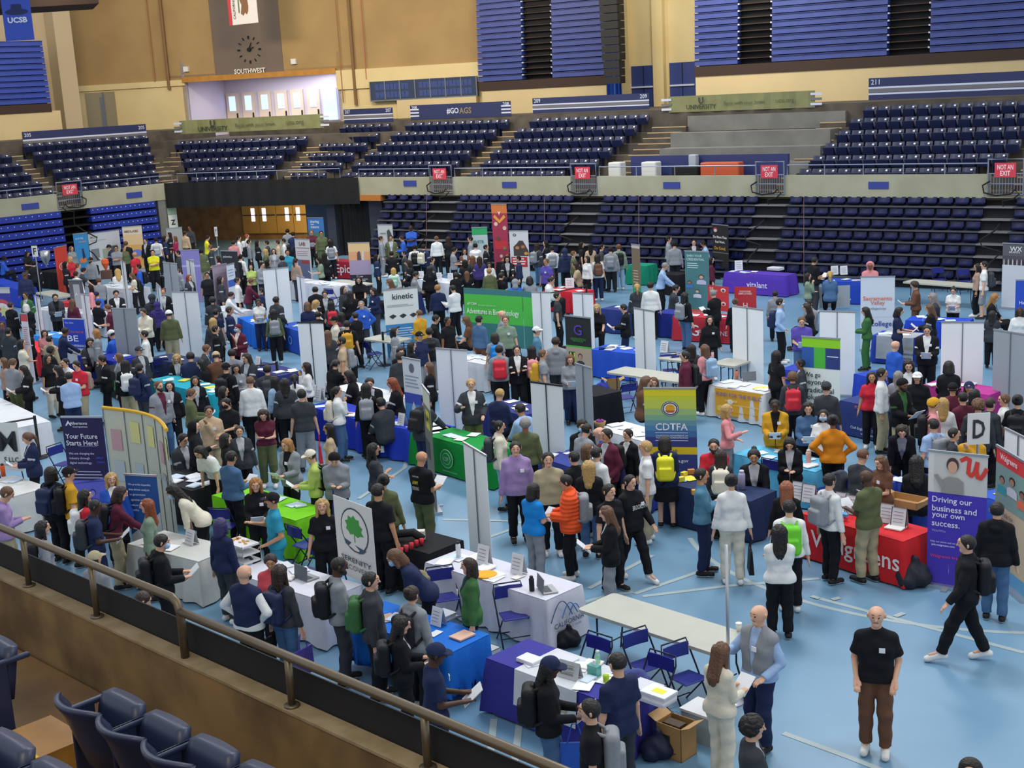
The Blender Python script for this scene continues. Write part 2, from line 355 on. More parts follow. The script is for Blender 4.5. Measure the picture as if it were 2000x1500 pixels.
strip_banner(WR, OB, 671, 767, 214, 241, 'short navy striped rail banner beside the lobby opening', '207')
strip_banner(WL, OB, 284, 40, 242, 278, 'navy striped rail banner numbered 205, left side', '205')
olive = mat('olive_vinyl', '83855A', .6, col2='787A50', scale=2)
def olive_banner(W, o, xl, xr, yt, yb, label):
    s0, zt = W.hit(xl, yt, o); s1, _ = W.hit(xr, yt, o); _, zb = W.hit(xl, yb, o); d = W.d
    c = W.pt((s0+s1)/2, zb, o); e = empty('sponsor_banner', c); hw = (s1-s0)/2; hh = zt-zb
    q = MB(); n = 24; P = [(-hw+2*hw*i/n, .05*math.sin(i*1.7)) for i in range(n+1)]
    vs = [d*u+W.n*v+Vector((0, 0, z)) for z in (0, hh) for u, v in P]
    q.add(vs, [(i, i+1, n+1+i+1, n+1+i) for i in range(n)]); q.build('vinyl', olive, e)
    k = hw/4.2
    lettering('UNIVERSITY', c+d*(-hw*.52)+Vector((0, 0, hh*.3)), d, (0, 0, 1), hw*.42, '2F3328', e, .012, off=.07)
    lettering('U', c+d*(-hw*.52)+Vector((0, 0, hh*.68)), d, (0, 0, 1), hw*.07, '2F3328', e, .03, off=.07)
    lettering('Bank with your brain.', c+d*(hw*.08)+Vector((0, 0, hh*.42)), d, (0, 0, 1), hw*.56, '4E523A', e, .0, off=.07)
    lettering('ucu.org', c+d*(hw*.62)+Vector((0, 0, hh*.42)), d, (0, 0, 1), hw*.24, '4E523A', e, .0, off=.07)
    for u in (-hw*1.02, hw*1.02):
        for v in (.2, .5, .8):
            pq = MB(); pq.prism([(u-.25, hh*v-.05), (u+.25, hh*v-.05), (u+.25, hh*v+.05), (u-.25, hh*v+.05)], W.n*.05, d, (0, 0, 1), W.n, .01); pq.build('stripe', grb if v == .5 else whb, e)
    tag(e, label, 'banner'); return e
olive_banner(WC, -.25-TREAD*5, 350, 632, 236, 262, 'olive green sponsor banner in front of the lobby doors')
olive_banner(WR, OB+.05, 1305, 1592, 189, 220, 'olive green sponsor banner above the bare concrete bays')
# bare concrete bays and control platform in the gap (px 1190..1600)
s0 = WR.hit(1296, 260, -3)[0]; s1 = WR.hit(1596, 260, -3)[0]
mb = MB()
for k, (z, o) in enumerate(((4.2, -1.4), (4.75, -2.6), (5.35, -3.6), (6.0, -5.2))): WR.box(mb, s0-k*.0, s1+.3, 3.0, z, o-1.4, o)
struct(mb.build('floor_bare_bays', greyc), 'stepped bare concrete bays without seats', 'terrace')
bluew = mat('blue_wall', '2A3468', .5)
a = WR.hit(1222, 330, -.9)[0]; b = WR.hit(1530, 330, -.9)[0]
mb = MB(); WR.box(mb, a, b, 3.2, 4.55, -1.5, -1.35); struct(mb.build('wall_platform', bluew), 'low navy wall behind the platform', 'wall')
def wall_item(W, px, py, o, dims, m, name, label, cat, z0=3.2):
    s, z = W.hit(px, py, o); mb = MB(); W.box(mb, s-dims[0]/2, s+dims[0]/2, z0, z0+dims[1], o-dims[2]/2, o+dims[2]/2); q = mb.build(name, m); tag(q, label, cat)
    bv = q.modifiers.new('b', 'BEVEL'); bv.width = .04; return q
orangep = mat('orange_plastic', 'C4562E', .5); whitep = mat('white_plastic', 'D8D8D2', .5)
wall_item(WR, 1410, 330, -.8, (1.7, 1.1, .5), orangep, 'rescue_board', 'orange rescue board lying behind the balcony rail', 'board')
wall_item(WR, 1205, 326, -.8, (.6, 1.15, .5), whitep, 'storage_box', 'white storage box behind the rail at the platform left end', 'box')
wall_item(WR, 1272, 326, -.8, (.7, 1.15, .5), whitep, 'storage_box', 'white storage box behind the rail, nearer the orange board', 'box')
wall_item(WR, 1355, 326, -1.1, (.35, 1.4, .3), mat('monitor_grey', 'A9B0B8', .4), 'monitor', 'small pale grey monitor on the platform', 'monitor')
wall_item(WR, 1340, 333, -.7, (1.2, .95, .3), black, 'equipment_case', 'black equipment case behind the rail beside orange board', 'case')
# ------------------------------------------------------------------ upper level
cream = mat('cream_wall', 'D9C592', .8, col2='D2BC88', scale=.6); tan = mat('tan_wall', 'A48758', .85, col2='997C50', scale=.5)
greyw = mat('grey_panel', '6F6156', .8, noise=.08, scale=1)
beige = mat('beige_low_wall', 'CDB98C', .8, noise=.06, scale=.7)
brownd = mat('bleacher_understructure', '3A2A22', .8)
bluep = mat('bleacher_blue', '3D4C92', .45, noise=.15, scale=3); bluep2 = mat('bleacher_blue_left', '2C47A8', .45, noise=.15, scale=3)
OU = -9.0
def upper_bank(W, xl, xr, yb, rows, label, segs, hrow=.3, ztop=None, mblue=None, zb=None, o=OU):
    a = W.hit(xl, yb, o)[0]; b, _ = W.hit(xr, yb, o)
    if a > b: a, b = b, a
    z0 = zb if zb is not None else W.hit(xl, yb, o)[1]
    e = empty('retractable_bleacher', W.pt((a+b)/2, z0, o)); inv = Vector(e.location)
    mb = MB(); W.box(mb, a, b, z0, z0+rows*hrow, o-1.6, o-.45); mb.v = [tuple(Vector(v)-inv) for v in mb.v]; mb.build('dark_core', dark, e)
    for k in range(rows):
        z = z0+k*hrow; off = o-.05*k*.3
        mb = MB()
        for f0, f1, kind in segs:
            p, q = a+(b-a)*f0, a+(b-a)*f1
            if kind == 'b': W.box(mb, p, q, z+hrow*.12, z+hrow*.9, off-.4, off, 0); W.box(mb, p, q, z+hrow*.9, z+hrow*.97, off-.4, off+.06, 0)
            else: W.box(mb, p, q, z+hrow*.8, z+hrow*.92, off-.4, off-.1, 1); W.box(mb, p, p+.08, z+hrow*.75, z+hrow*.97, off-.1, off+.0, 2); W.box(mb, q-.08, q, z+hrow*.75, z+hrow*.97, off-.1, off+.0, 2)
        mb.v = [tuple(Vector(v)-inv) for v in mb.v]; mb.build('seat_row', [mblue or bluep, brownd, whb], e)
    mb = MB(); W.box(mb, a, b, z0-.45, z0, o-.3, o+.02); mb.v = [tuple(Vector(v)-inv) for v in mb.v]; mb.build('skirt', brownd, e)
    tag(e, label, 'bleacher'); return e
# beige low walls under the banks
def lowwall(W, xl, xr, yt, name, o=OU, zb=6.0):
    a, z = W.hit(xl, yt, o); b, _ = W.hit(xr, yt, o); mb = MB(); W.box(mb, a, b, zb, z, o-1.5, o-.02); struct(mb.build(name, beige), 'beige low wall below the upper bleachers', 'wall'); return z
z1 = lowwall(WR, 941, 1184, 178, 'wall_upper_middle'); z2 = lowwall(WR, 1358, 2100, 150, 'wall_upper_right')
upper_bank(WR, 935, 1183, 170, 17, 'blue folded bleacher bank left of the black speaker array', [(0, .36, 'b'), (.36, .6, 'd'), (.6, 1, 'b')], zb=z1+.45)
upper_bank(WR, 1357, 2100, 135, 16, 'blue folded bleacher bank filling the top right corner', [(0, .13, 'b'), (.13, .23, 'd'), (.23, .545, 'b'), (.545, .655, 'd'), (.655, 1, 'b')], zb=z2+.45)
a = WR.hit(1190, 150, -12)[0]; b = WR.hit(1400, 150, -12)[0]
mb = MB(); WR.box(mb, a-4, b+8, 6.3, 17, -12.4, -12); struct(mb.build('wall_right', cream), 'cream wall with double doors', 'wall')
mb = MB()
for px in (1222, 1289): 
    s = WR.hit(px, 60, -12)[0]; WR.box(mb, s-.3, s+.3, 6.3, 17, -12, -11.7)
struct(mb.build('trim_2', cream), 'cream pilasters beside the blue doors', 'pilaster')
doorb = mat('door_blue', '2F3E78', .5)
for i, (xl, xr, yt) in enumerate(((1229, 1284, 130), (1307, 1358, 123))):
    a, zt = WR.hit(xl, yt, -11.9); b = WR.hit(xr, yt, -11.9)[0]; mb = MB(); WR.box(mb, a, b, 6.3, zt, -12, -11.9)
    dr = struct(mb.build('door_%d' % (i+1), doorb), 'blue double door, %s of the pair' % ('left' if i == 0 else 'right'), 'door')
    q = MB(); WR.box(q, a+.05, b-.05, 7.25, 7.33, -11.9, -11.82); q.build('push_bar', whb, dr)
    q = MB(); m_ = (a+b)/2; WR.box(q, m_-.02, m_+.02, 6.3, zt, -11.92, -11.88); q.build('door_gap', dark, dr)
# line array speaker and blue drape
s, _ = WR.hit(1195, 80, -7.5); mb = MB(); e = empty('line_array', WR.pt(s, 7.6, -7.5)); inv = Vector(e.location)
for k in range(16):
    z = 7.55+k*.36; t = .10 if k < 3 else 0; q = MB(); WR.box(q, s-.48+t*.5, s+.48-t*.5, z, z+.33, -7.9, -7.4+.015*k); q.v = [tuple(Vector(v)-inv) for v in q.v]; q.build('speaker_cabinet', mat('speaker_black', '14110F', .6), e)
tag(e, 'tall black column of stacked speaker cabinets hanging', 'speaker')
s0_, _ = WR.hit(1186, 180, -8.7); s1_, _ = WR.hit(1216, 180, -8.7); mb = MB(); n = 14
vs = [WR.pt(s0_+(s1_-s0_)*i/n, z, -8.7+.12*math.sin(i*1.9)) for z in (6.3, 15) for i in range(n+1)]
mb.add(vs, [(i, i+1, n+2+i, n+1+i) for i in range(n)]); tag(mb.build('drape', mat('drape_blue', '2553A8', .7)), 'bright blue hanging drape beside the speaker column', 'drape')
# corner upper wall (WU)
ax, zt0 = WU.hit(137, 171); bx, zt1 = WU.hit(943, 120); zb_ = (zt0+zt1)/2
la, _ = WU.hit(360, 150); lb, _ = WU.hit(657, 135); _, zl = WU.hit(365, 161)
ga, _ = WU.hit(417, 100); gb, _ = WU.hit(551, 100)
mb = MB(); WU.box(mb, ax-6, ga, zb_, 18, -.3, 0); WU.box(mb, gb, bx+.2, zb_, 18, -.3, 0); struct(mb.build('wall_corner_upper', tan), 'tan upper wall of the corner', 'wall')
mb = MB(); WU.box(mb, ga, gb, zb_+.15, 18, -.3, 0.03); struct(mb.build('wall_corner_panel', greyw), 'grey wall panel behind the clock', 'wall')
mb = MB(); WU.box(mb, ax-6, la, 5.2, zb_, -.3, .0); WU.box(mb, lb, bx+.2, 5.2, zb_, -.3, 0); WU.box(mb, lb, bx, zb_-1.0, zb_+.02, 0, .12); WU.box(mb, ax, la, zb_-.3, zb_+.02, 0, .1)
struct(mb.build('wall_corner_lower', cream), 'cream lower wall of the corner', 'wall')
wood = mat('wood_lintel', 'B9812F', .5, col2='A87227', scale=3)
mb = MB(); WU.box(mb, la-.1, lb, zl, zb_+.15, -.4, .15); struct(mb.build('trim_3', wood), 'wooden lintel over the lobby opening', 'lintel')
c = WU.pt(WU.hit(491, 147)[0], zl+.42, .15); sgn = empty('room_sign', c); 
lettering('SOUTHWEST', c, WU.d, (0, 0, 1), 1.95, 'D9D2C6', sgn, .03, h=.27); tag(sgn, 'white capital letters reading southwest above the lobby', 'sign')
# clock
c = WU.pt(WU.hit(488, 97)[0], WU.hit(488, 97)[1], .05); ck = empty('wall_clock', c)
for k in range(12):
    t = k*math.pi/6; q = MB(); r0, r1 = (.58, .74); wv = .045 if k % 3 == 0 else .025
    dx, dz = math.sin(t), math.cos(t); q.prism([(dx*r0-dz*wv, dz*r0+dx*wv), (dx*r1-dz*wv, dz*r1+dx*wv), (dx*r1+dz*wv, dz*r1-dx*wv), (dx*r0+dz*wv, dz*r0-dx*wv)], (0, 0, 0), WU.d, (0, 0, 1), WU.n, .04); q.build('hour_mark', dark, ck)
for nm, t, L in (('hour_hand', math.radians(68), .34), ('minute_hand', math.radians(25), .42)):
    dx, dz = math.sin(t), math.cos(t); q = MB(); wv = .04; q.prism([(-dz*wv, dx*wv), (dx*L-dz*wv*.4, dz*L+dx*wv*.4), (dx*L+dz*wv*.4, dz*L-dx*wv*.4), (dz*wv, -dx*wv)], WU.n*.05, WU.d, (0, 0, 1), WU.n, .03); q.build(nm, dark, ck)
q = MB(); q.tube([(0, 0, 0), WU.n*.1], .11, 14); q.build('hub', dark, ck)
tag(ck, 'large wall clock of black marks without a dial', 'clock')
# hanging flag
a_, zz = WU.hit(449, 50, 3); b_, _ = WU.hit(505, 44, 3); e = empty('flag', WU.pt((a_+b_)/2, zz, 3)); inv = Vector(e.location); hw = (b_-a_)/2
q = MB(); q.prism([(-hw, 0), (hw, 0.05), (hw, 3), (-hw, 3)], (0, 0, 0), WU.d, (0, 0, 1), WU.n, .02); q.build('field', mat('flag_white', 'D9D4D0', .8, noise=.05), e)
q = MB(); q.prism([(-hw, 0), (-hw*.78, 0), (-hw*.78, 3), (-hw, 3)], WU.n*.021, WU.d, (0, 0, 1), WU.n, .01); q.build('red_band', ink('B8303C'), e)
bear = [(-.15, .55), (.05, .45), (.15, .6), (.3, .5), (.4, .65), (.45, .9), (.4, 1.3), (.2, 1.7), (0, 1.75), (-.1, 1.5), (-.2, 1.3), (-.05, 1.0)]
q = MB(); q.prism([(u*.8, v) for u, v in bear], WU.n*.021, WU.d, (0, 0, 1), WU.n, .01); q.build('emblem', ink('7A5636'), e)
q = MB(); q.prism([(-.25, .6), (-.18, .6), (-.18, 1.9), (-.25, 1.9)], WU.n*.021, WU.d, (0, 0, 1), WU.n, .01); q.build('emblem_ground', ink('4F6B3A'), e)
lettering('CALIFORNIA REPUBLIC', inv+WU.d*(-hw*.58)+Vector((0, 0, 1.3)), (0, 0, 1), -WU.d, 2.0, '3A3A3A', e, .01, h=.14, off=.04)
tag(e, 'white state flag with red band and brown bear, hung vertically', 'flag')
# lobby behind the opening
lobw = mat('lobby_wall', 'C4BCC8', .7); brt = mat('daylight_glass', '8E9FE8', .2, emit=2.2, col2='6F86D8', scale=2.0); wooddoor = mat('lobby_door', 'D4C2AC', .6)
mb = MB(); WU.box(mb, la-1, lb+1, 5.5, 10, -4.3, -4.2); WU.box(mb, la-.2, la, 5.5, 10, -4.2, 0); WU.box(mb, lb, lb+.2, 5.5, 10, -4.2, 0); struct(mb.build('wall_lobby', lobw), 'lobby back wall', 'wall')
mb = MB(); WU.box(mb, la-1, lb+1, zl+.25, zl+.4, -4.3, 0); struct(mb.build('ceiling_lobby', lobw), 'lobby ceiling', 'ceiling')
mb = MB(); WU.box(mb, ax-2, bx, 5.3, 5.6, -8, -.3); struct(mb.build('floor_lobby', cream), 'lobby floor', 'floor')
dz_top = WU.hit(520, 178, -4.1)[1]
for i, px in enumerate((441, 472, 504, 536, 567, 599)):
    a_, _ = WU.hit(px, 190, -4.1); mb = MB(); wdt = .82
    WU.box(mb, a_, a_+wdt, 5.75, dz_top, -4.2, -4.1); d_ = struct(mb.build('door_%d' % (3+i), wooddoor), 'lobby door with a bright window, %s from the left' % ORD[i], 'door')
    q = MB(); WU.box(q, a_+.2, a_+wdt-.2, dz_top-1.05, dz_top-.2, -4.1, -4.07); q.build('door_window', brt, d_)
    q = MB(); WU.box(q, a_+wdt-.14, a_+wdt-.08, 6.6, 6.95, -4.1, -4.02); q.build('handle', dark, d_)
for i, (xa, xb) in enumerate(((400, 438), (630, 656))):
    a_, _ = WU.hit(xa, 190, -4.1); b_, _ = WU.hit(xb, 190, -4.1); mb = MB(); WU.box(mb, a_, b_, 6.0, dz_top, -4.2, -4.08); struct(mb.build('window_%d' % (i+1), brt), 'bright lobby side window', 'window')
# glass screened press box on the right of the opening
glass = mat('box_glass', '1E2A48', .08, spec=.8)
a_, zt_ = WU.hit(722, 160, .3); b_, _ = WU.hit(930, 149, .3); _, zb2 = WU.hit(722, 198, .3)
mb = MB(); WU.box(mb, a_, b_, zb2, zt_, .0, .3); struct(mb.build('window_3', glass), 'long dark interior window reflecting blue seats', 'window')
mb = MB()
for k in range(8):
    s = a_+(b_-a_)*k/7; WU.box(mb, s-.03, s+.03, zb2, zt_, .3, .34)
WU.box(mb, a_, b_, zb2-.03, zb2+.04, .3, .34); mb.build('mullions', mat('mullion', '6A7078', .4), bpy.data.objects['window_3'])
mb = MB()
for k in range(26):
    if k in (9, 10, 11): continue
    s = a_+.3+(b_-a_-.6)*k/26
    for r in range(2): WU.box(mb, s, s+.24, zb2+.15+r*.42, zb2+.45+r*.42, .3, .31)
mb.build('reflected_seats', mat('refl_blue', '35457C', .3), bpy.data.objects['window_3'])  # seat reflection modelled as flat blue blocks on the pane
mb = MB(); WU.box(mb, a_+1.6, b_, 5.75, zb2-.02, 0, .5); struct(mb.build('wall_press_box', beige), 'beige wall under the interior window', 'wall')
glb = mat('side_glass', '4F7FB0', .15)
for j, (px, col) in enumerate(((185, 0),)):
    a_, z_ = WU.hit(166, 182); b_, _ = WU.hit(223, 176); mb = MB(); WU.box(mb, a_, b_, 5.75, z_, 0, .05); struct(mb.build('window_4', mat('left_pane', '8F8468', .3)), 'glazed door on the left of the corner wall', 'window')
    q = MB(); WU.box(q, (a_+b_)/2+.2, (a_+b_)/2+.28, 5.75, z_, .05, .1); WU.box(q, a_, b_, 6.5, 6.58, .05, .1); WU.box(q, (a_+b_)/2, (a_+b_)/2+.25, 6.6, 8.3, .05, .08); q.build('mullions', mat('mullion', '6A7078', .4), bpy.data.objects['window_4'])
# pipes on the corner wall
for i, (x0, x1, y1, r, cm) in enumerate(((306, 331, 175, .09, '7A5A36'), (282, 303, 160, .03, '9A6A3E'), (676, 696, 205, .09, '7A5A36'), (654, 671, 200, .03, '9A6A3E'), (702, 716, 155, .03, 'A86A48'))):
    a_, z_ = WU.hit(x1, y1, .1); q = MB(); q.tube([WU.pt(a_, z_, .12), WU.pt(a_, 17.5, .12)], r, 8)
    tag(q.build('wall_pipe', mat('pipe_'+cm, cm, .6)), '%s vertical pipe on the tan corner wall, %s from the left' % ('thick brown' if r > .05 else 'thin reddish', ORD[i if i else 1] if i > 1 else ('second' if i == 0 else 'first')), 'pipe')
# corner alarm boxes
for i, (px, py) in enumerate(((365, 135), (575, 120))):
    a_, z_ = WU.hit(px, py); q = MB(); WU.box(q, a_-.15, a_+.15, z_-.14, z_+.14, 0, .15); tag(q.build('emergency_light', whitep), 'white emergency light %s of the clock panel' % ('left' if i == 0 else 'right'), 'light')
# left upper bank + column + hanging team banner
zL = WL.hit(60, 215, OU)[1]
mb = MB(); WL.box(mb, WL.hit(118, 215, OU)[0], SL1+6, 5.9, zL-.1, OU-1.5, OU-.02); struct(mb.build('wall_upper_left', beige), 'beige low wall below the left bleachers', 'wall')
upper_bank(WL, 100, -60, 206, 11, 'blue folded bleacher bank at the top left corner', [(0, 1, 'b')], mblue=bluep2, zb=zL+.3)
a_ = WL.hit(112, 150, OU-1)[0]; mb = MB(); WL.box(mb, a_-1.3, SL1+6, 5.9, 18, OU-3.2, OU-2.5); WL.box(mb, a_-1.35, a_-.35, 5.9, 18, OU-2.5, OU-1.4); struct(mb.build('wall_left', mat('grey_beige', 'BBA98A', .8)), 'pale wall and column at the upper left', 'wall')
tb = mat('team_blue', '2A46A8', .6)
p0 = atd(40, 79, 60); e = empty('team_banner', p0); hw = .62; fx = Vector((.75, .66, 0)).normalized(); fn = Vector((fx.y, -fx.x, 0))
fx = Vector((1, 0, 0)); fn = Vector((0, -1, 0))
q = MB(); q.prism([(-hw, 0), (hw, 0), (hw, 4), (-hw, 4)], (0, 0, 0), fx, (0, 0, 1), fn, .03); q.build('cloth', tb, e)
dk = ink('141E52')
el = [(.5*math.cos(t)*(1 if abs(math.sin(t)) < .99 else 1), .13*math.sin(t)) for t in np.linspace(0, 2*math.pi, 24, endpoint=False)]
q = MB(); q.prism(el, fn*.031+Vector((0, 0, 1.2)), fx, (0, 0, 1), fn, .01); q.prism([(-.26, .0), (.26, .0), (.2, .3), (-.2, .3)], fn*.033+Vector((0, 0, 1.22)), fx, (0, 0, 1), fn, .01); q.build('hat_emblem', dk, e)
lettering('UCSB', p0+Vector((0, 0, .86)), fx, (0, 0, 1), .85, 'C9CFE2', e, .04, h=.24, off=.045)
tag(e, 'bright blue hanging team banner with a dark hat emblem', 'banner')
q = MB(); P = atd(-30, 8, 60); Q = atd(178, -3, 66); q.tube([P, Q], .5, 6); struct(q.build('trim_4', brownd), 'dark roof beam', 'beam')
def lamp_in(p, size, power, c):
    l = bpy.data.lights.new('ceiling_lamp', 'AREA'); l.shape = 'RECTANGLE'; l.size, l.size_y = size; l.energy = power; l.color = c; o = bpy.data.objects.new('ceiling_lamp', l); COLL.objects.link(o); o.location = p
lamp_in(WU.pt((la+lb)/2, zl+.1, -2.2), (6, 1.5), 260, (.95, .93, 1)); lamp_in(WC.pt(5, 2.95, -4.5), (11, 3), 1100, (1, .82, .5))  # added fills: one stands in for lobby daylight, one brightens the entrance doors
# ------------------------------------------------------------------ below the balcony, centre: drape, doors
q = MB(); n = 60; vs = []
for z in (2.58, 3.84):
    for i in range(n+1): vs.append(WC.pt(-.2+(10.9)*i/n, z, .35+.05*math.sin(i*1.3)))
q.add(vs, [(i, i+1, n+2+i, n+1+i) for i in range(n)]); tag(q.build('balcony_drape', black), 'long black drape hung along the corner balcony front', 'drape')
entw = mat('entrance_wood', '9C7244', .6, col2='80592F', scale=2); ent2 = mat('entrance_door', 'B98A42', .5, noise=.08, scale=2)
OE = -7.5
a_ = WC.hit(330, 450, OE)[0]; b_ = WC.hit(660, 450, OE)[0]
mb = MB(); WC.box(mb, a_-2, b_+2, 0, 4, OE-.3, OE); struct(mb.build('wall_entrance', entw), 'brown wall around the entrance doors', 'wall')
z_t = WC.hit(480, 396, OE+.1)[1]
for i in range(4):
    x0 = 475+i*33.2; a_, _ = WC.hit(x0, 440, OE+.1); b_, _ = WC.hit(x0+32, 440, OE+.1); mb = MB(); WC.box(mb, a_, b_, .35, z_t, OE, OE+.1)
    d_ = struct(mb.build('door_%d' % (9+i), ent2), 'wooden entrance door with a lit window, %s from the left' % ORD[i], 'door')
    m_ = a_+(b_-a_)*(.66 if i % 2 == 0 else .3); q = MB(); WC.box(q, m_-.11, m_+.11, z_t-1.05, z_t-.32, OE+.1, OE+.12); q.build('door_window', mat('lit_window', 'F3E6FF', .3, emit=1.6), d_)
    q = MB(); WC.box(q, a_+.05, b_-.05, 1.35, 1.4, OE+.1, OE+.16); q.build('push_bar', brownd, d_)
mb = MB(); s_ = WC.hit(622, 430, -3)[0]; WC.box(mb, s_-.7, s_+.6, 0, 4, -3.1, -3); struct(mb.build('wall_entrance_right', mat('blue_grey', '56607A', .7)), 'blue grey wall right of the entrance', 'wall')
mb = MB(); WC.box(mb, WC.hit(641, 430, -.2)[0], WC.hit(657, 430, -.2)[0], 0, 3.0, -.6, -.1); WC.box(mb, WC.hit(722, 430, 0)[0], WC.hit(748, 430, 0)[0], 0, 3, -.5, 0); struct(mb.build('wall_entrance_pier', mat('pier_dark', '343846', .7)), 'dark piers beside the black curtain', 'wall')
q = MB(); n = 24; vs = [WC.pt(WC.hit(655, 430, -.3)[0]+(WC.hit(724, 430, -.3)[0]-WC.hit(655, 430, -.3)[0])*i/n, z, -.4+.05*math.sin(i*1.5)) for z in (0, 3) for i in range(n+1)]
q.add(vs, [(i, i+1, n+2+i, n+1+i) for i in range(n)]); tag(q.build('curtain', black), 'black curtain closing the gap right of the entrance doors', 'curtain')
mb = MB(); WC.box(mb, -6, -1.2, 0, 4, -8, -7.6); struct(mb.build('wall_entrance_left', entw), 'wall left of the entrance', 'wall')
mb = MB(); WR.box(mb, SR0-.1, WR.hit(744, 380)[0], 2.72, 3.0, -.3, .05); struct(mb.build('trim_5', mat('orange_wood', 'B06E2E', .6)), 'orange wooden beam end beside the drape', 'beam')
# left block pier (grey block wall)
a_ = WL.hit(342, 420)[0]; b_ = WL.hit(312, 420)[0]; mb = MB(); WL.box(mb, a_, b_, 0, 3.0, -4, -.05); struct(mb.build('wall_block_pier', mat('block_grey', '7C7B76', .8, noise=.12, scale=2.5)), 'grey block pier beside the entrance', 'wall')
s_, z_ = WL.hit(338, 434, .05); c = WL.pt(s_, z_, .05); e = empty('letter_sign', c); d = -WL.d
q = MB(); q.prism([(-.25, -.38), (.25, -.38), (.25, .38), (-.25, .38)], (0, 0, 0), d, (0, 0, 1), WL.n, .02); q.build('sign_board', whitep, e); lettering('Z', c, d, (0, 0, 1), .26, '1A1A1A', e, .04, off=.03); tag(e, 'white sign with a black letter Z on the block pier', 'sign')
s_, z_ = WL.hit(336, 412, .05); q = MB(); WL.box(q, s_-.25, s_+.25, z_-.18, z_+.18, 0, .05); tag(q.build('wall_notice', mat('notice_green', '9CB59A', .6)), 'small pale green notice above the letter Z sign', 'notice')
# ------------------------------------------------------------------ retracted bleachers under the left balcony
def lower_left(x0, x1, label):
    a_ = WL.hit(x0, 440, .1)[0]; b_ = WL.hit(x1, 440, .1)[0]
    e = empty('retractable_bleacher', WL.pt((a_+b_)/2, 0, .1)); inv = Vector(e.location); hr = .38
    q = MB(); WL.box(q, a_, b_, 0, 3.0, -1.5, -.35); q.v = [tuple(Vector(v)-inv) for v in q.v]; q.build('dark_core', dark, e)
    for k in range(8):
        z = k*hr; o = .45-.05*k; q = MB(); WL.box(q, a_, b_, z+.05, z+hr-.05, -.4, o); m_ = 0
        for j in range(14):
            s = min(a_, b_)+abs(b_-a_)*(j+.5)/14; WL.box(q, s-.02, s+.02, z+hr*.55, z+hr*.65, o, o+.01, 1)
        q.v = [tuple(Vector(v)-inv) for v in q.v]; q.build('seat_row', [mat('lower_blue', '22379E', .45, noise=.2, scale=3), whb], e)
    tag(e, label, 'bleacher')
lower_left(308, 180, 'blue folded bleachers between the block pier and dark stairs'); lower_left(122, -60, 'blue folded bleachers at the left edge under the balcony')
q = MB(); a_ = WL.hit(178, 440, 0)[0]; b_ = WL.hit(124, 440, 0)[0]
for k in range(8): WL.box(q, a_, b_, k*.38+.28, k*.38+.34, -1.2, .2-.04*k)
WL.box(q, a_, b_, 0, 3, -1.6, -1.2); tag(q.build('bleacher_stairs', dark), 'black folded stair section between two blue bleachers', 'stairs')
# ------------------------------------------------------------------ retracted bleachers with open seats, right
lowseat = mat('lower_seat_shaded_blue', '111A4E', .4, noise=.25, scale=4); decke = mat('deck_edge', '474B54', .6); deckd = mat('deck_dark', '101218', .8)  # seat blue is darkened: the balcony's shadow is put into the colour
def lseat():
    mb = MB(); w = .24
    mb.hexa([(-w, .02, .0), (w, .02, .0), (w, .2, .02), (-w, .2, .02), (-w, -.02, .05), (w, -.02, .05), (w, .2, .07), (-w, .2, .07)])
    for i in range(4):
        x0 = -w+i*w/2; x1 = x0+w/2
        mb.hexa([(x0, .19, .05), (x1, .19, .05), (x1, .23, .05), (x0, .23, .05), (x0, .24-.04*abs(x0)/w, .25), (x1, .24-.04*abs(x1)/w, .25), (x1, .28-.04*abs(x1)/w, .25), (x0, .28-.04*abs(x0)/w, .25)])
    return mb.mesh('seat', [lowseat])
LS = lseat(); cuts = [748, 836, 888, 1112, 1168, 1472, 1532, 1918, 1975, 2120]
for i in range(0, len(cuts)-1):
    a_ = WR.hit(cuts[i], 440, .5)[0]; b_ = WR.hit(cuts[i+1], 440, .5)[0]; stairs = i % 2 == 1
    e = empty('bleacher_stairs' if stairs else 'retractable_bleacher', WR.pt((a_+b_)/2, 0, .5)); inv = Vector(e.location)
    for k in range(7):
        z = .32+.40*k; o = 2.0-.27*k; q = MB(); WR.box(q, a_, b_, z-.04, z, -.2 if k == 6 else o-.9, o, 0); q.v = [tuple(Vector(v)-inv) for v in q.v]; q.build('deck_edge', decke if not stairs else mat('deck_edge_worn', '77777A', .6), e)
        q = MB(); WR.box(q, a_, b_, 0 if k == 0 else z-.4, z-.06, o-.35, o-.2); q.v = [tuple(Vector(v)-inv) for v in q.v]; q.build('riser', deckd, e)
        if not stairs:
            n = int((b_-a_)/.56)
            for j in range(n):
                so = link('seat', LS, e); so.location = WR.pt(a_+.28+(b_-a_-.56)*j/max(1, n-1), z+.06, o-.16)-inv; so.rotation_euler = (0, 0, WR.ang)
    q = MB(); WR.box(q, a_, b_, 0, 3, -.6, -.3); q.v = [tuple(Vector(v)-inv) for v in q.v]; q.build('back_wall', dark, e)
    nm = ['beside the entrance curtain', 'under the leftmost red sign', 'behind the tall fruit banner', 'under the second red sign', 'behind the black and gold banner', 'under the third red sign', 'on the right behind the purple table', 'under the rightmost red sign', 'at the right edge']
    tag(e, ('dark stair section ' if stairs else 'dark bleachers with open blue seats ')+nm[i], 'stairs' if stairs else 'bleacher')
# thin cables down the bleachers
for i, px in enumerate((834, 1064, 1248, 1570)):
    q = MB(); q.tube([WR.pt(WR.hit(px, y_, o_)[0], z_, o_) for y_, z_, o_ in ((385, 3.0, .06), (410, 2.76, .7), (450, 1.9, 1.3), (500, 1.0, 1.95), (545, .02, 2.3))], .011, 5)
    tag(q.build('cord', mat('cord_red', '6A4450', .6)), 'thin reddish cord down the dark bleachers, %s from the left' % ORD[i], 'cord')
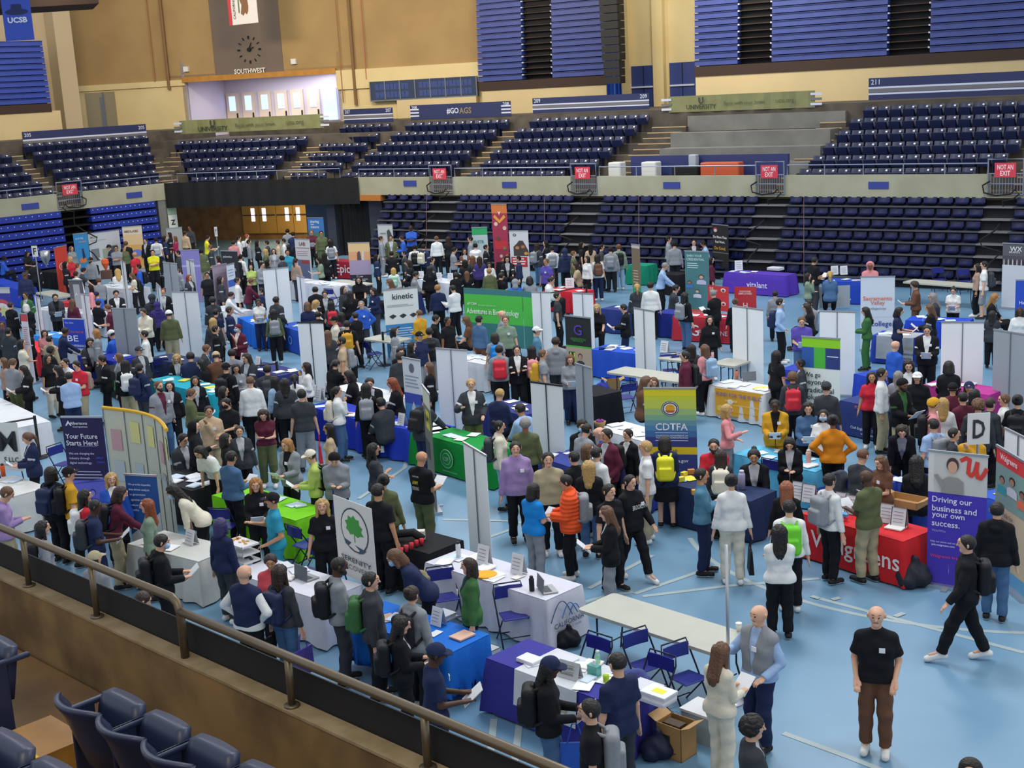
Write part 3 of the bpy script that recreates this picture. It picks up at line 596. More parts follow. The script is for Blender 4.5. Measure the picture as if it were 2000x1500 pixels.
# back enclosure so no void shows
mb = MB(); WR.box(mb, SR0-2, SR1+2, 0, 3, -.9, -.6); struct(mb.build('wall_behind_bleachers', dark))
# ================================================================== NEAR BALUSTRADE
nconc = mat('stained_concrete', '8A6E44', .85, col2='5C482C', scale=1.6, bump=.5); ncap = mat('concrete_cap', '988667', .8, col2='82714F', scale=5)
S0, S1 = -6, 12
mb = MB(); WN.box(mb, S0, S1, 2.6, 3.78, -.07, .06); struct(mb.build('wall_near', nconc), 'stained concrete parapet in the foreground', 'wall')
mb = MB(); WN.box(mb, S0, S1, 3.78, 3.8, -.08, .07); struct(mb.build('trim_6', ncap), 'paler top of the foreground parapet', 'trim')
mb = MB(); WN.box(mb, S0, S1, 3.0, 3.2, .1, 9); struct(mb.build('floor_near', mat('near_floor', '7A5C34', .7, col2='5C4428', scale=1.5)), 'walkway in front of the nearest seats', 'floor')
nr = mat('near_rail', '6E6250', .4, metal=.6, noise=.1, scale=3)
def nearrail(sa, sb, z, posts, label, endcurve):
    e = empty('hand_rail', WN.pt(sa, 3.8, 0)); inv = Vector(e.location); q = MB()
    pts = [WN.pt(sa, z, 0)-inv]+[WN.pt(sa+(sb-sa)*t, z, 0)-inv for t in (.25, .5, .75)]
    if endcurve: pts += [WN.pt(sb-.09, z, 0)-inv, WN.pt(sb-.03, z-.03, 0)-inv, WN.pt(sb, z-.1, 0)-inv, WN.pt(sb, 3.8, 0)-inv]
    else: pts += [WN.pt(sb, z, 0)-inv]
    q.tube(pts, .032, 12); q.build('top_rail', nr, e, True)
    for s in posts:
        q = MB(); q.tube([WN.pt(s, 3.8, 0)-inv, WN.pt(s, z, 0)-inv], .026, 10); q.lathe([(.055, 0), (.055, .012), (.03, .015)], 12, tuple(WN.pt(s, 3.8, 0)-inv)); q.build('post', nr, e, True)
    tag(e, label, 'railing')
P57, P198, P363, P568, P836 = [(at(*p, 3.8)-WN.A).dot(WN.d) for p in ((57, 1144), (198, 1202), (363, 1283), (568, 1380), (836, 1500))]
nearrail(-2.5, P363, 4.25, (P57, P198), 'brown metal hand rail on the foreground parapet, upper left length', True)
nearrail(P363, 9, 4.16, (P568, P836, P836+1.25), 'brown metal hand rail on the foreground parapet, lower right length', False)
q = MB(); WN.box(q, S0, S1, 3.1, 4.03, -.10, -.09); tag(q.build('black_skirt', mat('mesh_black', '15161A', .75, noise=.2, scale=6)), 'black fabric strip fixed along the outside of the foreground rail', 'fabric')
# near seats (detailed)
nnavy = mat('near_navy', '222C4A', .42, noise=.12, scale=5, spec=.5)
def near_seat(p, label, ang):
    e = empty('stadium_seat', p, ang); w = .262
    # back shell, curved; the room side is -Y
    mb = MB(); n = 10; prof = [(.14, .36), (.20, .55), (.26, .74), (.31, .83), (.31, .855)]; vs = []
    for side in (0, 1):
        for y, z in prof:
            for i in range(n+1):
                u = -1+2*i/n; ww = w*(1-.04*max(0, (z-.7)/.2)**2); vs.append((u*ww, y-.11*u*u+side*.035, z-.02*u**4*(1 if z > .8 else 0)))
    R = len(prof); N = n+1; fs = []
    for r in range(R-1):
        for i in range(n):
            fs.append((r*N+i, r*N+i+1, (r+1)*N+i+1, (r+1)*N+i)); k = R*N; fs.append((k+r*N+i+1, k+r*N+i, k+(r+1)*N+i, k+(r+1)*N+i+1))
    k = R*N
    for i in range(n): fs += [((R-1)*N+i, (R-1)*N+i+1, k+(R-1)*N+i+1, k+(R-1)*N+i), (i+1, i, k+i, k+i+1)]
    for r in range(R-1): fs += [(r*N, (r+1)*N, k+(r+1)*N, k+r*N), ((r+1)*N+n, r*N+n, k+r*N+n, k+(r+1)*N+n)]
    mb.add(vs, fs); mb.build('backrest', nnavy, e, True)
    # tipped-up pan
    mb = MB(); vs = []; zz = [.36, .50, .65, .745]; n = 8; N = n+1
    for side in (0, 1):
        for j, z in enumerate(zz):
            for i in range(n+1):
                u = -1+2*i/n; vs.append((u*.225*(1-.14*max(0, z-.66)/.14*abs(u)), -.06+.1*u*u*0-.03*j+(.09 if side else 0)+.02*(1-u*u)*(-1 if not side else 0), z))
    fs = []; R = len(zz); k = R*N
    for r in range(R-1):
        for i in range(n): fs += [(r*N+i, r*N+i+1, (r+1)*N+i+1, (r+1)*N+i), (k+r*N+i+1, k+r*N+i, k+(r+1)*N+i, k+(r+1)*N+i+1)]
    for i in range(n): fs += [((R-1)*N+i, (R-1)*N+i+1, k+(R-1)*N+i+1, k+(R-1)*N+i), (i+1, i, k+i, k+i+1)]
    for r in range(R-1): fs += [(r*N, (r+1)*N, k+(r+1)*N, k+r*N), ((r+1)*N+n, r*N+n, k+r*N+n, k+(r+1)*N+n)]
    mb.add(vs, fs); mb.build('seat_pan', nnavy, e, True)
    for s in (-1, 1):
        q = MB(); x = s*.262; q.box(x-.022, x+.022, -.2, .2, .66, .70); q.box(x-.014, x+.014, -.02, .16, 0, .67); a = q.build('arm_rest', nnavy, e); bv = a.modifiers.new('b', 'BEVEL'); bv.width = .012; bv.segments = 2
    tag(e, label, 'seat', 'nearest stadium seats'); return e
base = at(135, 1378, 4.04)-WN.n*.28; back = WN.n
dd = WN.d
for i in range(4):
    p = base+dd*(.53*i); near_seat(Vector((p.x, p.y, 3.2)), 'navy flip-up seat in the nearest front row, %s from its left' % ORD[i], math.atan2(-WN.n.y, -WN.n.x)+math.pi/2)
q = Vector((base.x, base.y, 0))
for i in range(5):
    p = at(20, 1448, 4.36)+WN.n*.1+dd*(.53*(i-1)); near_seat(Vector((p.x, p.y, 3.62)), 'navy flip-up seat in the nearest second row, %s from its left' % ORD[i], math.atan2(-WN.n.y, -WN.n.x)+math.pi/2)
p = at(-28, 1262, 4.04)-WN.n*.1-WN.d*.24; near_seat(Vector((p.x, p.y, 3.2)), 'navy seat across the aisle with a round number plate', math.atan2(-WN.n.y, -WN.n.x)+math.pi/2)
r2 = (at(28, 1428, 4.42)-WN.A).dot(WN.n)+.35
mb = MB(); WN.box(mb, -6, 9, 3.2, 3.62, r2-.45, r2+6); struct(mb.build('floor_near_terrace', mat('near_step', '6B4F2C', .7, col2='5C4325', scale=2)), 'brown terrace step under the nearest second row', 'floor')
cs = at(88, 1440, 3.45); sa = (cs-WN.A).dot(WN.d)-.3; so_ = (cs-WN.A).dot(WN.n)
mb = MB(); WN.box(mb, sa, sa+.55, 3.2, 3.45, so_-.2, so_+.25); o = struct(mb.build('floor_near_step', mat('wood_step', 'A5762F', .5, col2='8F6428', scale=3)), 'wooden aisle step in the foreground', 'step')
q = MB(); WN.box(q, sa, sa+.55, 3.451, 3.455, so_+.17, so_+.25); q.build('yellow_edge', ink('D8A81A'), o)
# number the far seats
ALLSEATS.sort(key=lambda t: t[0])
N1 = 300
for i, (D, p, ang, k, j, nm) in enumerate(ALLSEATS[:N1]):
    o = link('stadium_seat', SEAT); o.location = p; o.rotation_euler = (0, 0, ang)
    tag(o, 'navy balcony seat, %s from left, row %s, %s' % (ORD[min(j, 31)], ['one', 'two', 'three', 'four', 'five', 'six'][k], nm), 'seat', 'navy balcony seats')
me = MB(); sv = [v.co.copy() for v in SEAT.vertices]; sf = [tuple(p.vertices) for p in SEAT.polygons]; sm = [p.material_index for p in SEAT.polygons]
for D, p, ang, k, j, nm in ALLSEATS[N1:]:
    R = Matrix.Rotation(ang, 3, 'Z'); b0 = len(me.v); me.v += [tuple(R @ v+p) for v in sv]; me.f += [tuple(i+b0 for i in f) for f in sf]; me.m += sm
if me.v: tag(me.build('stadium_seat', [navyp, tagw]), 'rows of navy folding seats farthest away on the balcony', 'seats', kind='stuff')
print('seats', len(ALLSEATS))
# ================================================================== BODY SHAPES (distance fields -> meshes)
class Field:
    def __init__(s, lo, hi, cell):
        s.lo = np.array(lo, float); s.c = cell; s.n = np.ceil((np.array(hi)-s.lo)/cell).astype(int)+1
        s.D = np.full(s.n, 1e3, np.float32); s.ax = [s.lo[i]+cell*np.arange(s.n[i]) for i in range(3)]
    def _sl(s, lo, hi):
        a = np.clip(np.floor((lo-s.lo)/s.c).astype(int), 0, s.n-1); b = np.clip(np.ceil((hi-s.lo)/s.c).astype(int)+1, 1, s.n)
        return tuple(slice(x, max(y, x+1)) for x, y in zip(a, b))
    def _g(s, sl): return s.ax[0][sl[0]][:, None, None], s.ax[1][sl[1]][None, :, None], s.ax[2][sl[2]][None, None, :]
    def merge(s, sl, d, k):
        A = s.D[sl]
        if k > 0: h = np.clip(.5+.5*(A-d)/k, 0, 1); r = A*(1-h)+d*h-k*h*(1-h); r = np.where(A > 100, d, r)
        else: r = np.minimum(A, d)
        s.D[sl] = r
    def cone(s, a, b, ra, rb, k=.02, sq=(1, 1, 1), clip=None):
        a = np.array(a, float); b = np.array(b, float); m = max(ra, rb)+k+s.c*3
        sl = s._sl(np.minimum(a, b)-m, np.maximum(a, b)+m); X, Y, Z = s._g(sl); q = np.array(sq, float)
        ab = (b-a)*q; L2 = (ab**2).sum()+1e-9; px, py, pz = (X-a[0])*q[0], (Y-a[1])*q[1], (Z-a[2])*q[2]
        t = np.clip((px*ab[0]+py*ab[1]+pz*ab[2])/L2, 0, 1)
        d = np.sqrt((px-ab[0]*t)**2+(py-ab[1]*t)**2+(pz-ab[2]*t)**2)-(ra+(rb-ra)*t)
        if clip is not None:
            p0, n = np.array(clip[0], float), np.array(clip[1], float); n = n/np.linalg.norm(n)
            d = np.maximum(d, (X-p0[0])*n[0]+(Y-p0[1])*n[1]+(Z-p0[2])*n[2])
        s.merge(sl, d, k); return s
    def box(s, c, h, r=.02, k=.01):
        c = np.array(c, float); h = np.array(h, float)-r; m = r+k+s.c*3; sl = s._sl(c-h-m, c+h+m); g = s._g(sl)
        q = [np.abs(g[i]-c[i])-h[i] for i in range(3)]; o = np.sqrt(sum(np.maximum(x, 0)**2 for x in q))+np.minimum(np.maximum(np.maximum(q[0], q[1]), q[2]), 0)-r
        s.merge(sl, o, k); return s
    def cut(s, p0, n):
        p0, n = np.array(p0, float), np.array(n, float); n = n/np.linalg.norm(n); X, Y, Z = s._g((slice(None),)*3)
        s.D = np.maximum(s.D, (X-p0[0])*n[0]+(Y-p0[1])*n[1]+(Z-p0[2])*n[2]); return s
    def sub(s, fn):
        X, Y, Z = s._g((slice(None),)*3); s.D = np.maximum(s.D, -fn(X, Y, Z)); return s
    def warp(s, amp, fx, fz):
        X, Y, Z = s._g((slice(None),)*3); s.D = s.D+(amp*np.sin(Z*fz+3*np.sin(X*fx)+2*np.sin(Y*fx*.8+1))).astype(np.float32); return s
    def mesh(s, name, mats, matfn=None):
        D = s.D; D[0] = D[-1] = 1; D[:, 0] = D[:, -1] = 1; D[:, :, 0] = D[:, :, -1] = 1
        S = D < 0; n = np.array(D.shape)-1
        cnt = sum(S[i:n[0]+i, j:n[1]+j, k:n[2]+k].astype(np.int8) for i in (0, 1) for j in (0, 1) for k in (0, 1))
        act = (cnt > 0) & (cnt < 8); idx = np.full(act.shape, -1, np.int64); I = np.argwhere(act); idx[act] = np.arange(len(I))
        acc = np.zeros((len(I), 3)); w_ = np.zeros(len(I))
        for ax in range(3):
            o1, o2 = [a for a in range(3) if a != ax]
            for i in (0, 1):
                for j in (0, 1):
                    A = I.copy(); A[:, o1] += i; A[:, o2] += j; B = A.copy(); B[:, ax] += 1
                    da = D[tuple(A.T)]; db = D[tuple(B.T)]; m = (da < 0) != (db < 0); t = np.where(m, da/np.where(m, da-db, 1), 0)
                    P = A.astype(float); P[:, ax] += t; acc[m] += P[m]; w_[m] += 1
        V = s.lo+acc/w_[:, None]*s.c; faces = []
        for ax in range(3):
            o1, o2 = (ax+1) % 3, (ax+2) % 3
            sl0 = [slice(None)]*3; sl1 = [slice(None)]*3; sl0[ax] = slice(0, -1); sl1[ax] = slice(1, None)
            a, b = S[tuple(sl0)], S[tuple(sl1)]
            for flip in (0, 1):
                E = np.argwhere((a & ~b) if not flip else (~a & b)); E = E[(E[:, o1] > 0) & (E[:, o2] > 0) & (E[:, o1] < n[o1]) & (E[:, o2] < n[o2])]
                def c(p, q):
                    T = E.copy(); T[:, o1] -= p; T[:, o2] -= q; return idx[tuple(T.T)]
                Q = np.stack([c(1, 1), c(0, 1), c(0, 0), c(1, 0)], 1)
                faces.append(Q if not flip else Q[:, ::-1])
        Q = np.concatenate(faces); Q = Q[(Q >= 0).all(1)]
        me = bpy.data.meshes.new(name); me.vertices.add(len(V)); me.vertices.foreach_set('co', V.ravel()); me.loops.add(len(Q)*4); me.polygons.add(len(Q))
        me.loops.foreach_set('vertex_index', Q.ravel().astype(np.int32)); me.polygons.foreach_set('loop_start', np.arange(0, len(Q)*4, 4, dtype=np.int32)); me.polygons.foreach_set('loop_total', np.full(len(Q), 4, np.int32))
        me.polygons.foreach_set('use_smooth', np.ones(len(Q), bool))
        for m in mats: me.materials.append(m)
        if matfn is not None: me.polygons.foreach_set('material_index', matfn(V[Q].mean(1)).astype(np.int32))
        me.update(calc_edges=True); return me
SKIN = omat('skin', .55, .05, 30, .4, .06); CLOTH = omat('garment', .8, .5, 9, .2, .18); HAIRM = omat('hair', .45, .6, 40, .4, .35); LEATH = omat('bag_fabric', .6, .3, 12, .3, .15)
EYE = mat('eye_dark', '2A1D18', .3); LIP = mat('lip', '9A5850', .5); BROW = mat('brow', '33241C', .8); SOLE = mat('sole_white', 'D8D8D4', .6)
def rotx(p, piv, a):
    p = np.array(p, float)-piv; c, s_ = math.cos(a), math.sin(a); return np.array([p[0], p[1]*c-p[2]*s_, p[1]*s_+p[2]*c])+piv
def ik(a, b, l1, l2, pole):
    a, b, pole = (np.array(x, float) for x in (a, b, pole)); d = b-a; L = np.linalg.norm(d); L2 = min(L, (l1+l2)*.999); d = d/L; b = a+d*L2
    x = (l1*l1-l2*l2+L2*L2)/(2*L2); h = math.sqrt(max(l1*l1-x*x, 1e-6)); p = pole-d*(pole@d); p = p/np.linalg.norm(p); return a+d*x+p*h, b
# pose: wrists (right,left) in torso space, lean, head tilt, ankles, hips z
POSES = dict(
 S=dict(w=((-.275, -.02, .85), (.275, -.02, .85))),
 H=dict(w=((-.10, -.28, 1.08), (.10, -.30, 1.10)), tilt=14),
 P=dict(w=((-.06, -.27, 1.16), (.08, -.26, 1.14)), tilt=30),
 C=dict(w=((.10, -.20, 1.17), (-.10, -.22, 1.14)), out=1),
 K=dict(w=((-.17, -.04, 1.01), (.17, -.04, 1.01)), out=1),
 O=dict(w=((-.205, -.11, .93), (.205, -.11, .93))),                 # hands in pockets
 G=dict(w=((-.22, -.30, 1.24), (.2, -.16, 1.0))),
 A=dict(w=((-.08, -.15, 1.42), (.12, -.2, 1.1))),
 R=dict(w=((-.16, -.46, 1.10), (.2, -.30, 1.02)), lean=12, tilt=8),
 L=dict(w=((-.2, -.30, .90), (.2, -.32, .92)), lean=38, tilt=-5),
 W=dict(w=((-.26, .16, .90), (.26, -.22, .92)), ank=((-.08, .26, .13), (.08, -.30, .09))),
 T=dict(w=((-.15, -.34, 1.02), (.15, -.36, 1.02)), sit=1, lean=6, tilt=8))
def skeleton(pose, fem):
    P = POSES[pose]; sit = P.get('sit'); hz = .93; dz = -.46 if sit else 0
    piv = np.array([0, 0, hz+dz]); lean = math.radians(P.get('lean', 0)); tilt = math.radians(P.get('tilt', 0))
    sw = .150 if fem else .172
    T = lambda p: rotx(np.array(p, float)+[0, 0, dz], piv, lean)
    J = dict(T=T, fem=fem, piv=piv, lean=lean)
    nb = T((0, .015, 1.47)); hc = rotx(T((0, -.005, 1.645)), nb, tilt); J['nb'] = nb; J['hc'] = hc; J['hrot'] = lean+tilt
    for i, sx in enumerate((-1, 1)):
        sh = T((sx*sw, .01, 1.385)); wr = T(P['w'][i]); pole = (sx*(1.0 if P.get('out') else .35), .8 if not P.get('out') else .3, -.35)
        el, wr = ik(sh, wr, .285, .255, pole); J['sh', i], J['el', i], J['wr', i] = sh, el, wr
        hip = np.array([sx*.09, 0, hz+dz]); ank = np.array((P['ank'][i]) if 'ank' in P else ((sx*.11, -.03 if sx > 0 else .03, .09) if not sit else (sx*.12, -.42, .09)))
        kn, an = ik(hip, ank, .425, .42, (sx*.05, -1, .2) if not sit else (sx*.1, -.5, 1)); J['hip', i], J['kn', i], J['an', i] = hip, kn, an
    return J
def bounds(J, m=.24):
    P = np.array([v for k, v in J.items() if isinstance(k, tuple)]+[J['hc'], J['nb']]); lo, hi = P.min(0)-m, P.max(0)+m; lo[2] = max(lo[2], -.03); return lo, hi
def headpt(J, p): return rotx(np.array(J['hc'])+np.array(p), J['hc'], J['hrot'])
BODIES = {}
def body(pose, fem, lod):
    key = (pose, fem, lod)
    if key in BODIES: return BODIES[key]
    J = skeleton(pose, fem); T = J['T']; c = .0095 if lod else .019; f = Field(*bounds(J), c); h = lambda *p: headpt(J, p)
    torso(f, J, 0)
    f.cone(T((0, .015, 1.42)), h(0, .02, -.03), .058 if not fem else .048, .052 if not fem else .043, .02)
    f.cone(h(0, .018, .015), h(0, .005, .02), .088, .086, .01); f.cone(h(0, -.02, -.045), h(0, -.045, -.085), .062, .036, .03)
    f.cone(h(0, -.04, -.01), h(0, -.05, .03), .055, .055, .02)
    f.cone(h(0, -.094, .012), h(0, -.110, -.020), .009, .013, .012)
    for s_ in (-1, 1): f.cone(h(s_*.09, .012, .012), h(s_*.092, .015, -.02), .018, .012, .006)
    for i, sx in enumerate((-1, 1)):
        g = .9 if fem else 1
        f.cone(J['sh', i], J['el', i], .05*g, .038*g, .03); f.cone(J['el', i], J['wr', i], .039*g, .026*g, .015)
        d = J['wr', i]-J['el', i]; d = d/np.linalg.norm(d)
        if pose in 'HPCGART' or pose == 'L': d = d*.8+np.array([0, -.3, .1]); d = d/np.linalg.norm(d)
        side = np.cross(d, (0, 0, 1)); side = side/(np.linalg.norm(side)+1e-6) if abs(d[2]) < .9 else np.array([0, 1., 0])
        nrm = np.cross(side, d); pc = J['wr', i]+d*.055
        f.cone(J['wr', i]+side*.012, pc+d*.03+side*.022, .022, .017, .01); f.cone(J['wr', i]-side*.012, pc+d*.03-side*.022, .022, .017, .01)
        for q in range(4):
            o = (q-1.5)*.019; L = (.038, .046, .043, .032)[q]; a = pc+d*.035+side*o; b = a+d*L*.8-nrm*sx*.004; e = b+d*L*.45+(-side*0+np.array([0, 0, -.018]))
            f.cone(a, b, .0100, .0092, .003); f.cone(b, e, .0092, .0082, .003)
        a = J['wr', i]+d*.02-side*.022; f.cone(a, a+d*.03-side*.02, .013, .011, .006); f.cone(a+d*.03-side*.02, a+d*.062-side*.022, .011, .009, .003)
        f.cone(J['hip', i], J['kn', i], .082, .056, .03); f.cone(J['kn', i], J['an', i], .053, .038, .02)
        f.cone(J['an', i], J['an', i]+np.array([0, -.13, -.04]), .038, .028, .02)
    R = lambda p: (np.array(p)-J['hc'])
    def mf(C):
        q = C-J['hc']; a = -J['hrot']; y = q[:, 1]*math.cos(a)-q[:, 2]*math.sin(a); z = q[:, 1]*math.sin(a)+q[:, 2]*math.cos(a); x = q[:, 0]
        m = np.zeros(len(C)); er = .011 if lod else .014
        m[(np.hypot(np.abs(x)-.032, (z-.012)*1.5) < er) & (y < -.06)] = 1
        m[(np.abs(z+.053) < .007) & (np.abs(x) < .024) & (y < -.07)] = 2
        m[(np.abs(z-.040) < .0045) & (np.abs(np.abs(x)-.034) < .017) & (y < -.06)] = 3
        return m
    BODIES[key] = f.mesh('person_body', [SKIN, EYE, LIP, BROW], mf); BODIES[key, 'J'] = J; return BODIES[key]
def torso(f, J, g):
    T = J['T']; fm = J['fem']; s = (1, 1, 1)
    w1, w2, w3, w4 = ((.105, .085, .055, .09) if fm else (.125, .10, .075, .075))
    f.cone(T((-w1, .015, 1.375)), T((w1, .015, 1.375)), .062+g, .062+g, .05)
    for x in (-1, 1): f.cone(T((0, .015, 1.455)), T((x*(.13 if fm else .15), .012, 1.385)), .052+g*.8, .06+g, .03)
    f.cone(T((-w2, 0, 1.27)), T((w2, 0, 1.27)), .10+g, .10+g, .07)
    if fm:
        for x in (-.07, .07): f.cone(T((x, -.07, 1.27)), T((x, -.085, 1.26)), .055+g*.6, .05+g*.6, .03)
    f.cone(T((-w3, .0, 1.10)), T((w3, 0, 1.10)), (.095 if fm else .105)+g, (.095 if fm else .105)+g, .08)
    pv = J['piv']; f.cone(pv+[-w4, .01, .02], pv+[w4, .01, .02], .105+g, .105+g, .07)
TOPS = {}
def top(kind, pose, fem, lod):
    """L long sleeve, T short sleeve, H hoodie, J open jacket, V vest, D dress, U puffer, N tank"""
    key = (kind, pose, fem, lod)
    if key in TOPS: return TOPS[key]
    J = skeleton(pose, fem); T = J['T']; c = .0105 if lod else .02; f = Field(*bounds(J), c)
    g = dict(L=.018, T=.016, H=.027, J=.028, V=.03, D=.016, U=.055, N=.012)[kind]
    if not lod: g += .006
    torso(f, J, g); pv = J['piv']
    up = T((0, 0, 1.0))-T((0, 0, 0.9)); up = up/np.linalg.norm(up)
    hem = dict(L=.90, T=.89, H=.86, J=.82, V=.9, D=.52, U=.84, N=.93)[kind]
    sit = POSES[pose].get('sit')
    if not sit and kind in 'HJDLTU':
        w_ = .085; f.cone(pv+[-w_, .005, 0], pv+[w_, .005, 0], .11+g, .11+g, .05); f.cone(pv+[-w_, .005, hem-.98], pv+[w_, .005, hem-.98], .112+g+(.05 if kind == 'D' else 0), .112+g+(.05 if kind == 'D' else 0), .05)
        f.cone(pv+[0, 0, 0], pv+[0, .0, hem-.98], .15+g, .15+g, .05, sq=(1, 1.25, 1)) if kind in 'JHU' else None
    for i, sx in enumerate((-1, 1)):
        sh, el, wr = J['sh', i], J['el', i], J['wr', i]
        if kind in 'LHJUD' and not (kind == 'D' and True):
            f.cone(sh, el, .05+g*.9, .042+g*.9, .014); f.cone(el, wr, .042+g*.9, .032+g*.75, .01, clip=(wr, wr-el))
        elif kind in 'TD': m = sh+(el-sh)*.72; f.cone(sh, m, .052+g*.9, .056+g, .03, clip=(m, el-sh))
        if kind in 'VN': 
            m = sh+(el-sh)*.08; f.cone(sh*.8+T((0, .01, 1.4))*.2, m, .06, .05+g*.4, .02, clip=(m, el-sh))
    if kind == 'H':
        f.cone(T((-.06, .06, 1.47)), T((.06, .06, 1.47)), .055, .055, .03); f.cone(T((-.03, .10, 1.41)), T((.03, .10, 1.41)), .055, .055, .03)
    if kind in 'LTJVU': f.cone(T((0, .018, 1.42)), T((0, .012, 1.495)), .072, .058+g*.2, .02, clip=(T((0, 0, 1.492)), up))
    if kind == 'U':
        f.warp(.007, .5, 95)
    elif lod: f.warp(.0035, 7, 26)
    if not sit: f.cut(pv+[0, 0, hem-.93], (0, 0, -1))
    else: f.cut(pv+[0, -.10, -.02], (0, -.8, -.6))
    if kind in 'JV':       # open front
        t0, t1 = T((0, -.2, 1.0)), T((0, -.2, 1.47)); ax = t1-t0; L = np.linalg.norm(ax); ax = ax/L; fwd = T((0, -1, 1))-T((0, 0, 1))
        def wedge(X, Y, Z):
            v = (X-t0[0])*ax[0]+(Y-t0[1])*ax[1]+(Z-t0[2])*ax[2]; fr = (X-pv[0])*fwd[0]+(Y-T((0, 0, 1.2))[1])*fwd[1]+(Z-T((0, 0, 1.2))[2])*fwd[2]
            return np.maximum(np.abs(X)-(.006+np.clip(v, 0, .6)*(.17 if kind == 'J' else .12)), -fr+.02)
        f.sub(wedge)
    TOPS[key] = f.mesh('garment_top', [CLOTH]); return TOPS[key]
BOTS = {}
def bottom(kind, pose, fem, lod):
    """P trousers, W wide trousers, S shorts, K skirt"""
    key = (kind, pose, fem, lod)
    if key in BOTS: return BOTS[key]
    J = skeleton(pose, fem); c = .0105 if lod else .02; f = Field(*bounds(J), c); pv = J['piv']; g = .024 if lod else .03
    w4 = .09 if fem else .075
    f.cone(pv+[-w4, .01, .0], pv+[w4, .01, .0], .106+g*.3, .106+g*.3, .04)
    if kind == 'K': f.cone(pv+[-w4*.7, 0, .0], pv+[-w4*.9, 0, -.38], .12, .14, .05); f.cone(pv+[w4*.7, 0, .0], pv+[w4*.9, 0, -.38], .12, .14, .05); f.cone(pv, pv+[0, 0, -.36], .15, .15, .05); f.cut(pv+[0, 0, -.40], (0, 0, -1))
    else:
        wd = .022 if kind == 'W' else 0
        for i in (0, 1):
            hp, kn, an = J['hip', i], J['kn', i], J['an', i]
            f.cone(hp+[0, 0, -.03], kn, .084+g*.7, .062+g+wd, .03); e = kn if kind == 'S' else an
            if kind != 'S': f.cone(kn, an, .060+g+wd, .050+g*.8+wd*1.5, .015, clip=(an+(kn-an)*.04, an-kn))
    if lod: f.warp(.0045, 12, 30)
    f.cut(pv+[0, 0, .07], (0, 0, 1)) if not POSES[pose].get('sit') else None
    BOTS[key] = f.mesh('garment_bottom', [CLOTH]); return BOTS[key]
SHOES = {}
def shoe(pose, fem, i, lod):
    key = (pose, fem, i, lod)
    if key in SHOES: return SHOES[key]
    J = skeleton(pose, fem); an = J['an', i]; x, y, z = an; c = .010 if lod else .018; b = max(0, z-.09); f = Field((x-.1, y-.26, -.04), (x+.1, y+.14, z+.09), c)
    f.cone((x, y+.04, .055+b), (x, y-.02, .06+b), .048, .048, .02); f.cone((x, y-.02, .055+b), (x*1.08, y-.165, .045), .048, .045, .02); f.cone(an, (x, y, .05+b), .045, .046, .01, clip=((x, y, z+.02), (0, 0, 1)))
    f.cut((0, 0, .004), (0, 0, -1)); f.cut((0, 0, .004), (0, 0, -1))
    SHOES[key] = f.mesh('shoe', [LEATH, SOLE], lambda C: (C[:, 2] < .03).astype(int)); return SHOES[key]
HAIRS = {}
def hairmesh(st, lod):
    key = (st, lod)
    if key in HAIRS: return HAIRS[key]
    c = .009 if lod else .017; f = Field((-.22, -.22, -.46), (.22, .26, .24), c)
    def dome(r, a=.8, b=-.6, t=.035, zmin=-.07, k=.0):
        f.cone((0, .020, .018), (0, .008, .026), r, r*.985, 0)
        f.cut((0, -t/1.0, 0), (0, -a, b)) if t is not None else None
        if zmin is not None: f.cut((0, 0, zmin), (0, .15, -1))
    if st == 's': dome(.1)
    elif st == 'q': dome(.094, .75, -.6, .028, -.045)                     # cropped
    elif st in 'lmpu':
        dome(.102)
        if st == 'l':
            f.cone((0, .055, .0), (0, .085, -.30), .088, .075, .03, sq=(.8, 1.25, 1)); f.cone((0, .085, -.3), (0, .085, -.36), .07, .045, .02); f.warp(.006, 45, 9)
            for s_ in (-1, 1): f.cone((s_*.085, .0, .0), (s_*.095, -.01, -.20), .028, .026, .02)
        if st == 'm':
            f.cone((0, .045, -.0), (0, .055, -.13), .092, .088, .02)
            for s_ in (-1, 1): f.cone((s_*.085, -.01, .01), (s_*.092, -.02, -.12), .030, .03, .02)
        if st == 'p': f.cone((0, .11, .03), (0, .145, -.06), .034, .036, .02); f.cone((0, .145, -.06), (0, .125, -.22), .036, .018, .01)
        if st == 'u': f.cone((0, .105, .075), (0, .11, .085), .045, .045, .012)
    elif st == 'a':
        dome(.118, .8, -.6, .04, -.07); f.warp(.007, 60, 70)
    elif st == 'c':        # cap
        dome(.106, .3, -1, -.0, .01); f.cone((-.045, -.10, .035), (.045, -.10, .035), .05, .05, .01, sq=(1, .75, 4.2)); f.cone((0, .0, .125), (0, 0, .13), .012, .01, .004)
    elif st == 'n': dome(.112, .6, -1, .0, -.03)
    elif st == 'h':
        dome(.122, .95, -.1, .045, -.12); f.cone((0, .06, -.1), (0, .06, -.14), .09, .1, .03)
    HAIRS[key] = f.mesh('hair', [HAIRM if st in 'sqlmpua' else CLOTH]); return HAIRS[key]
PACKS = {}
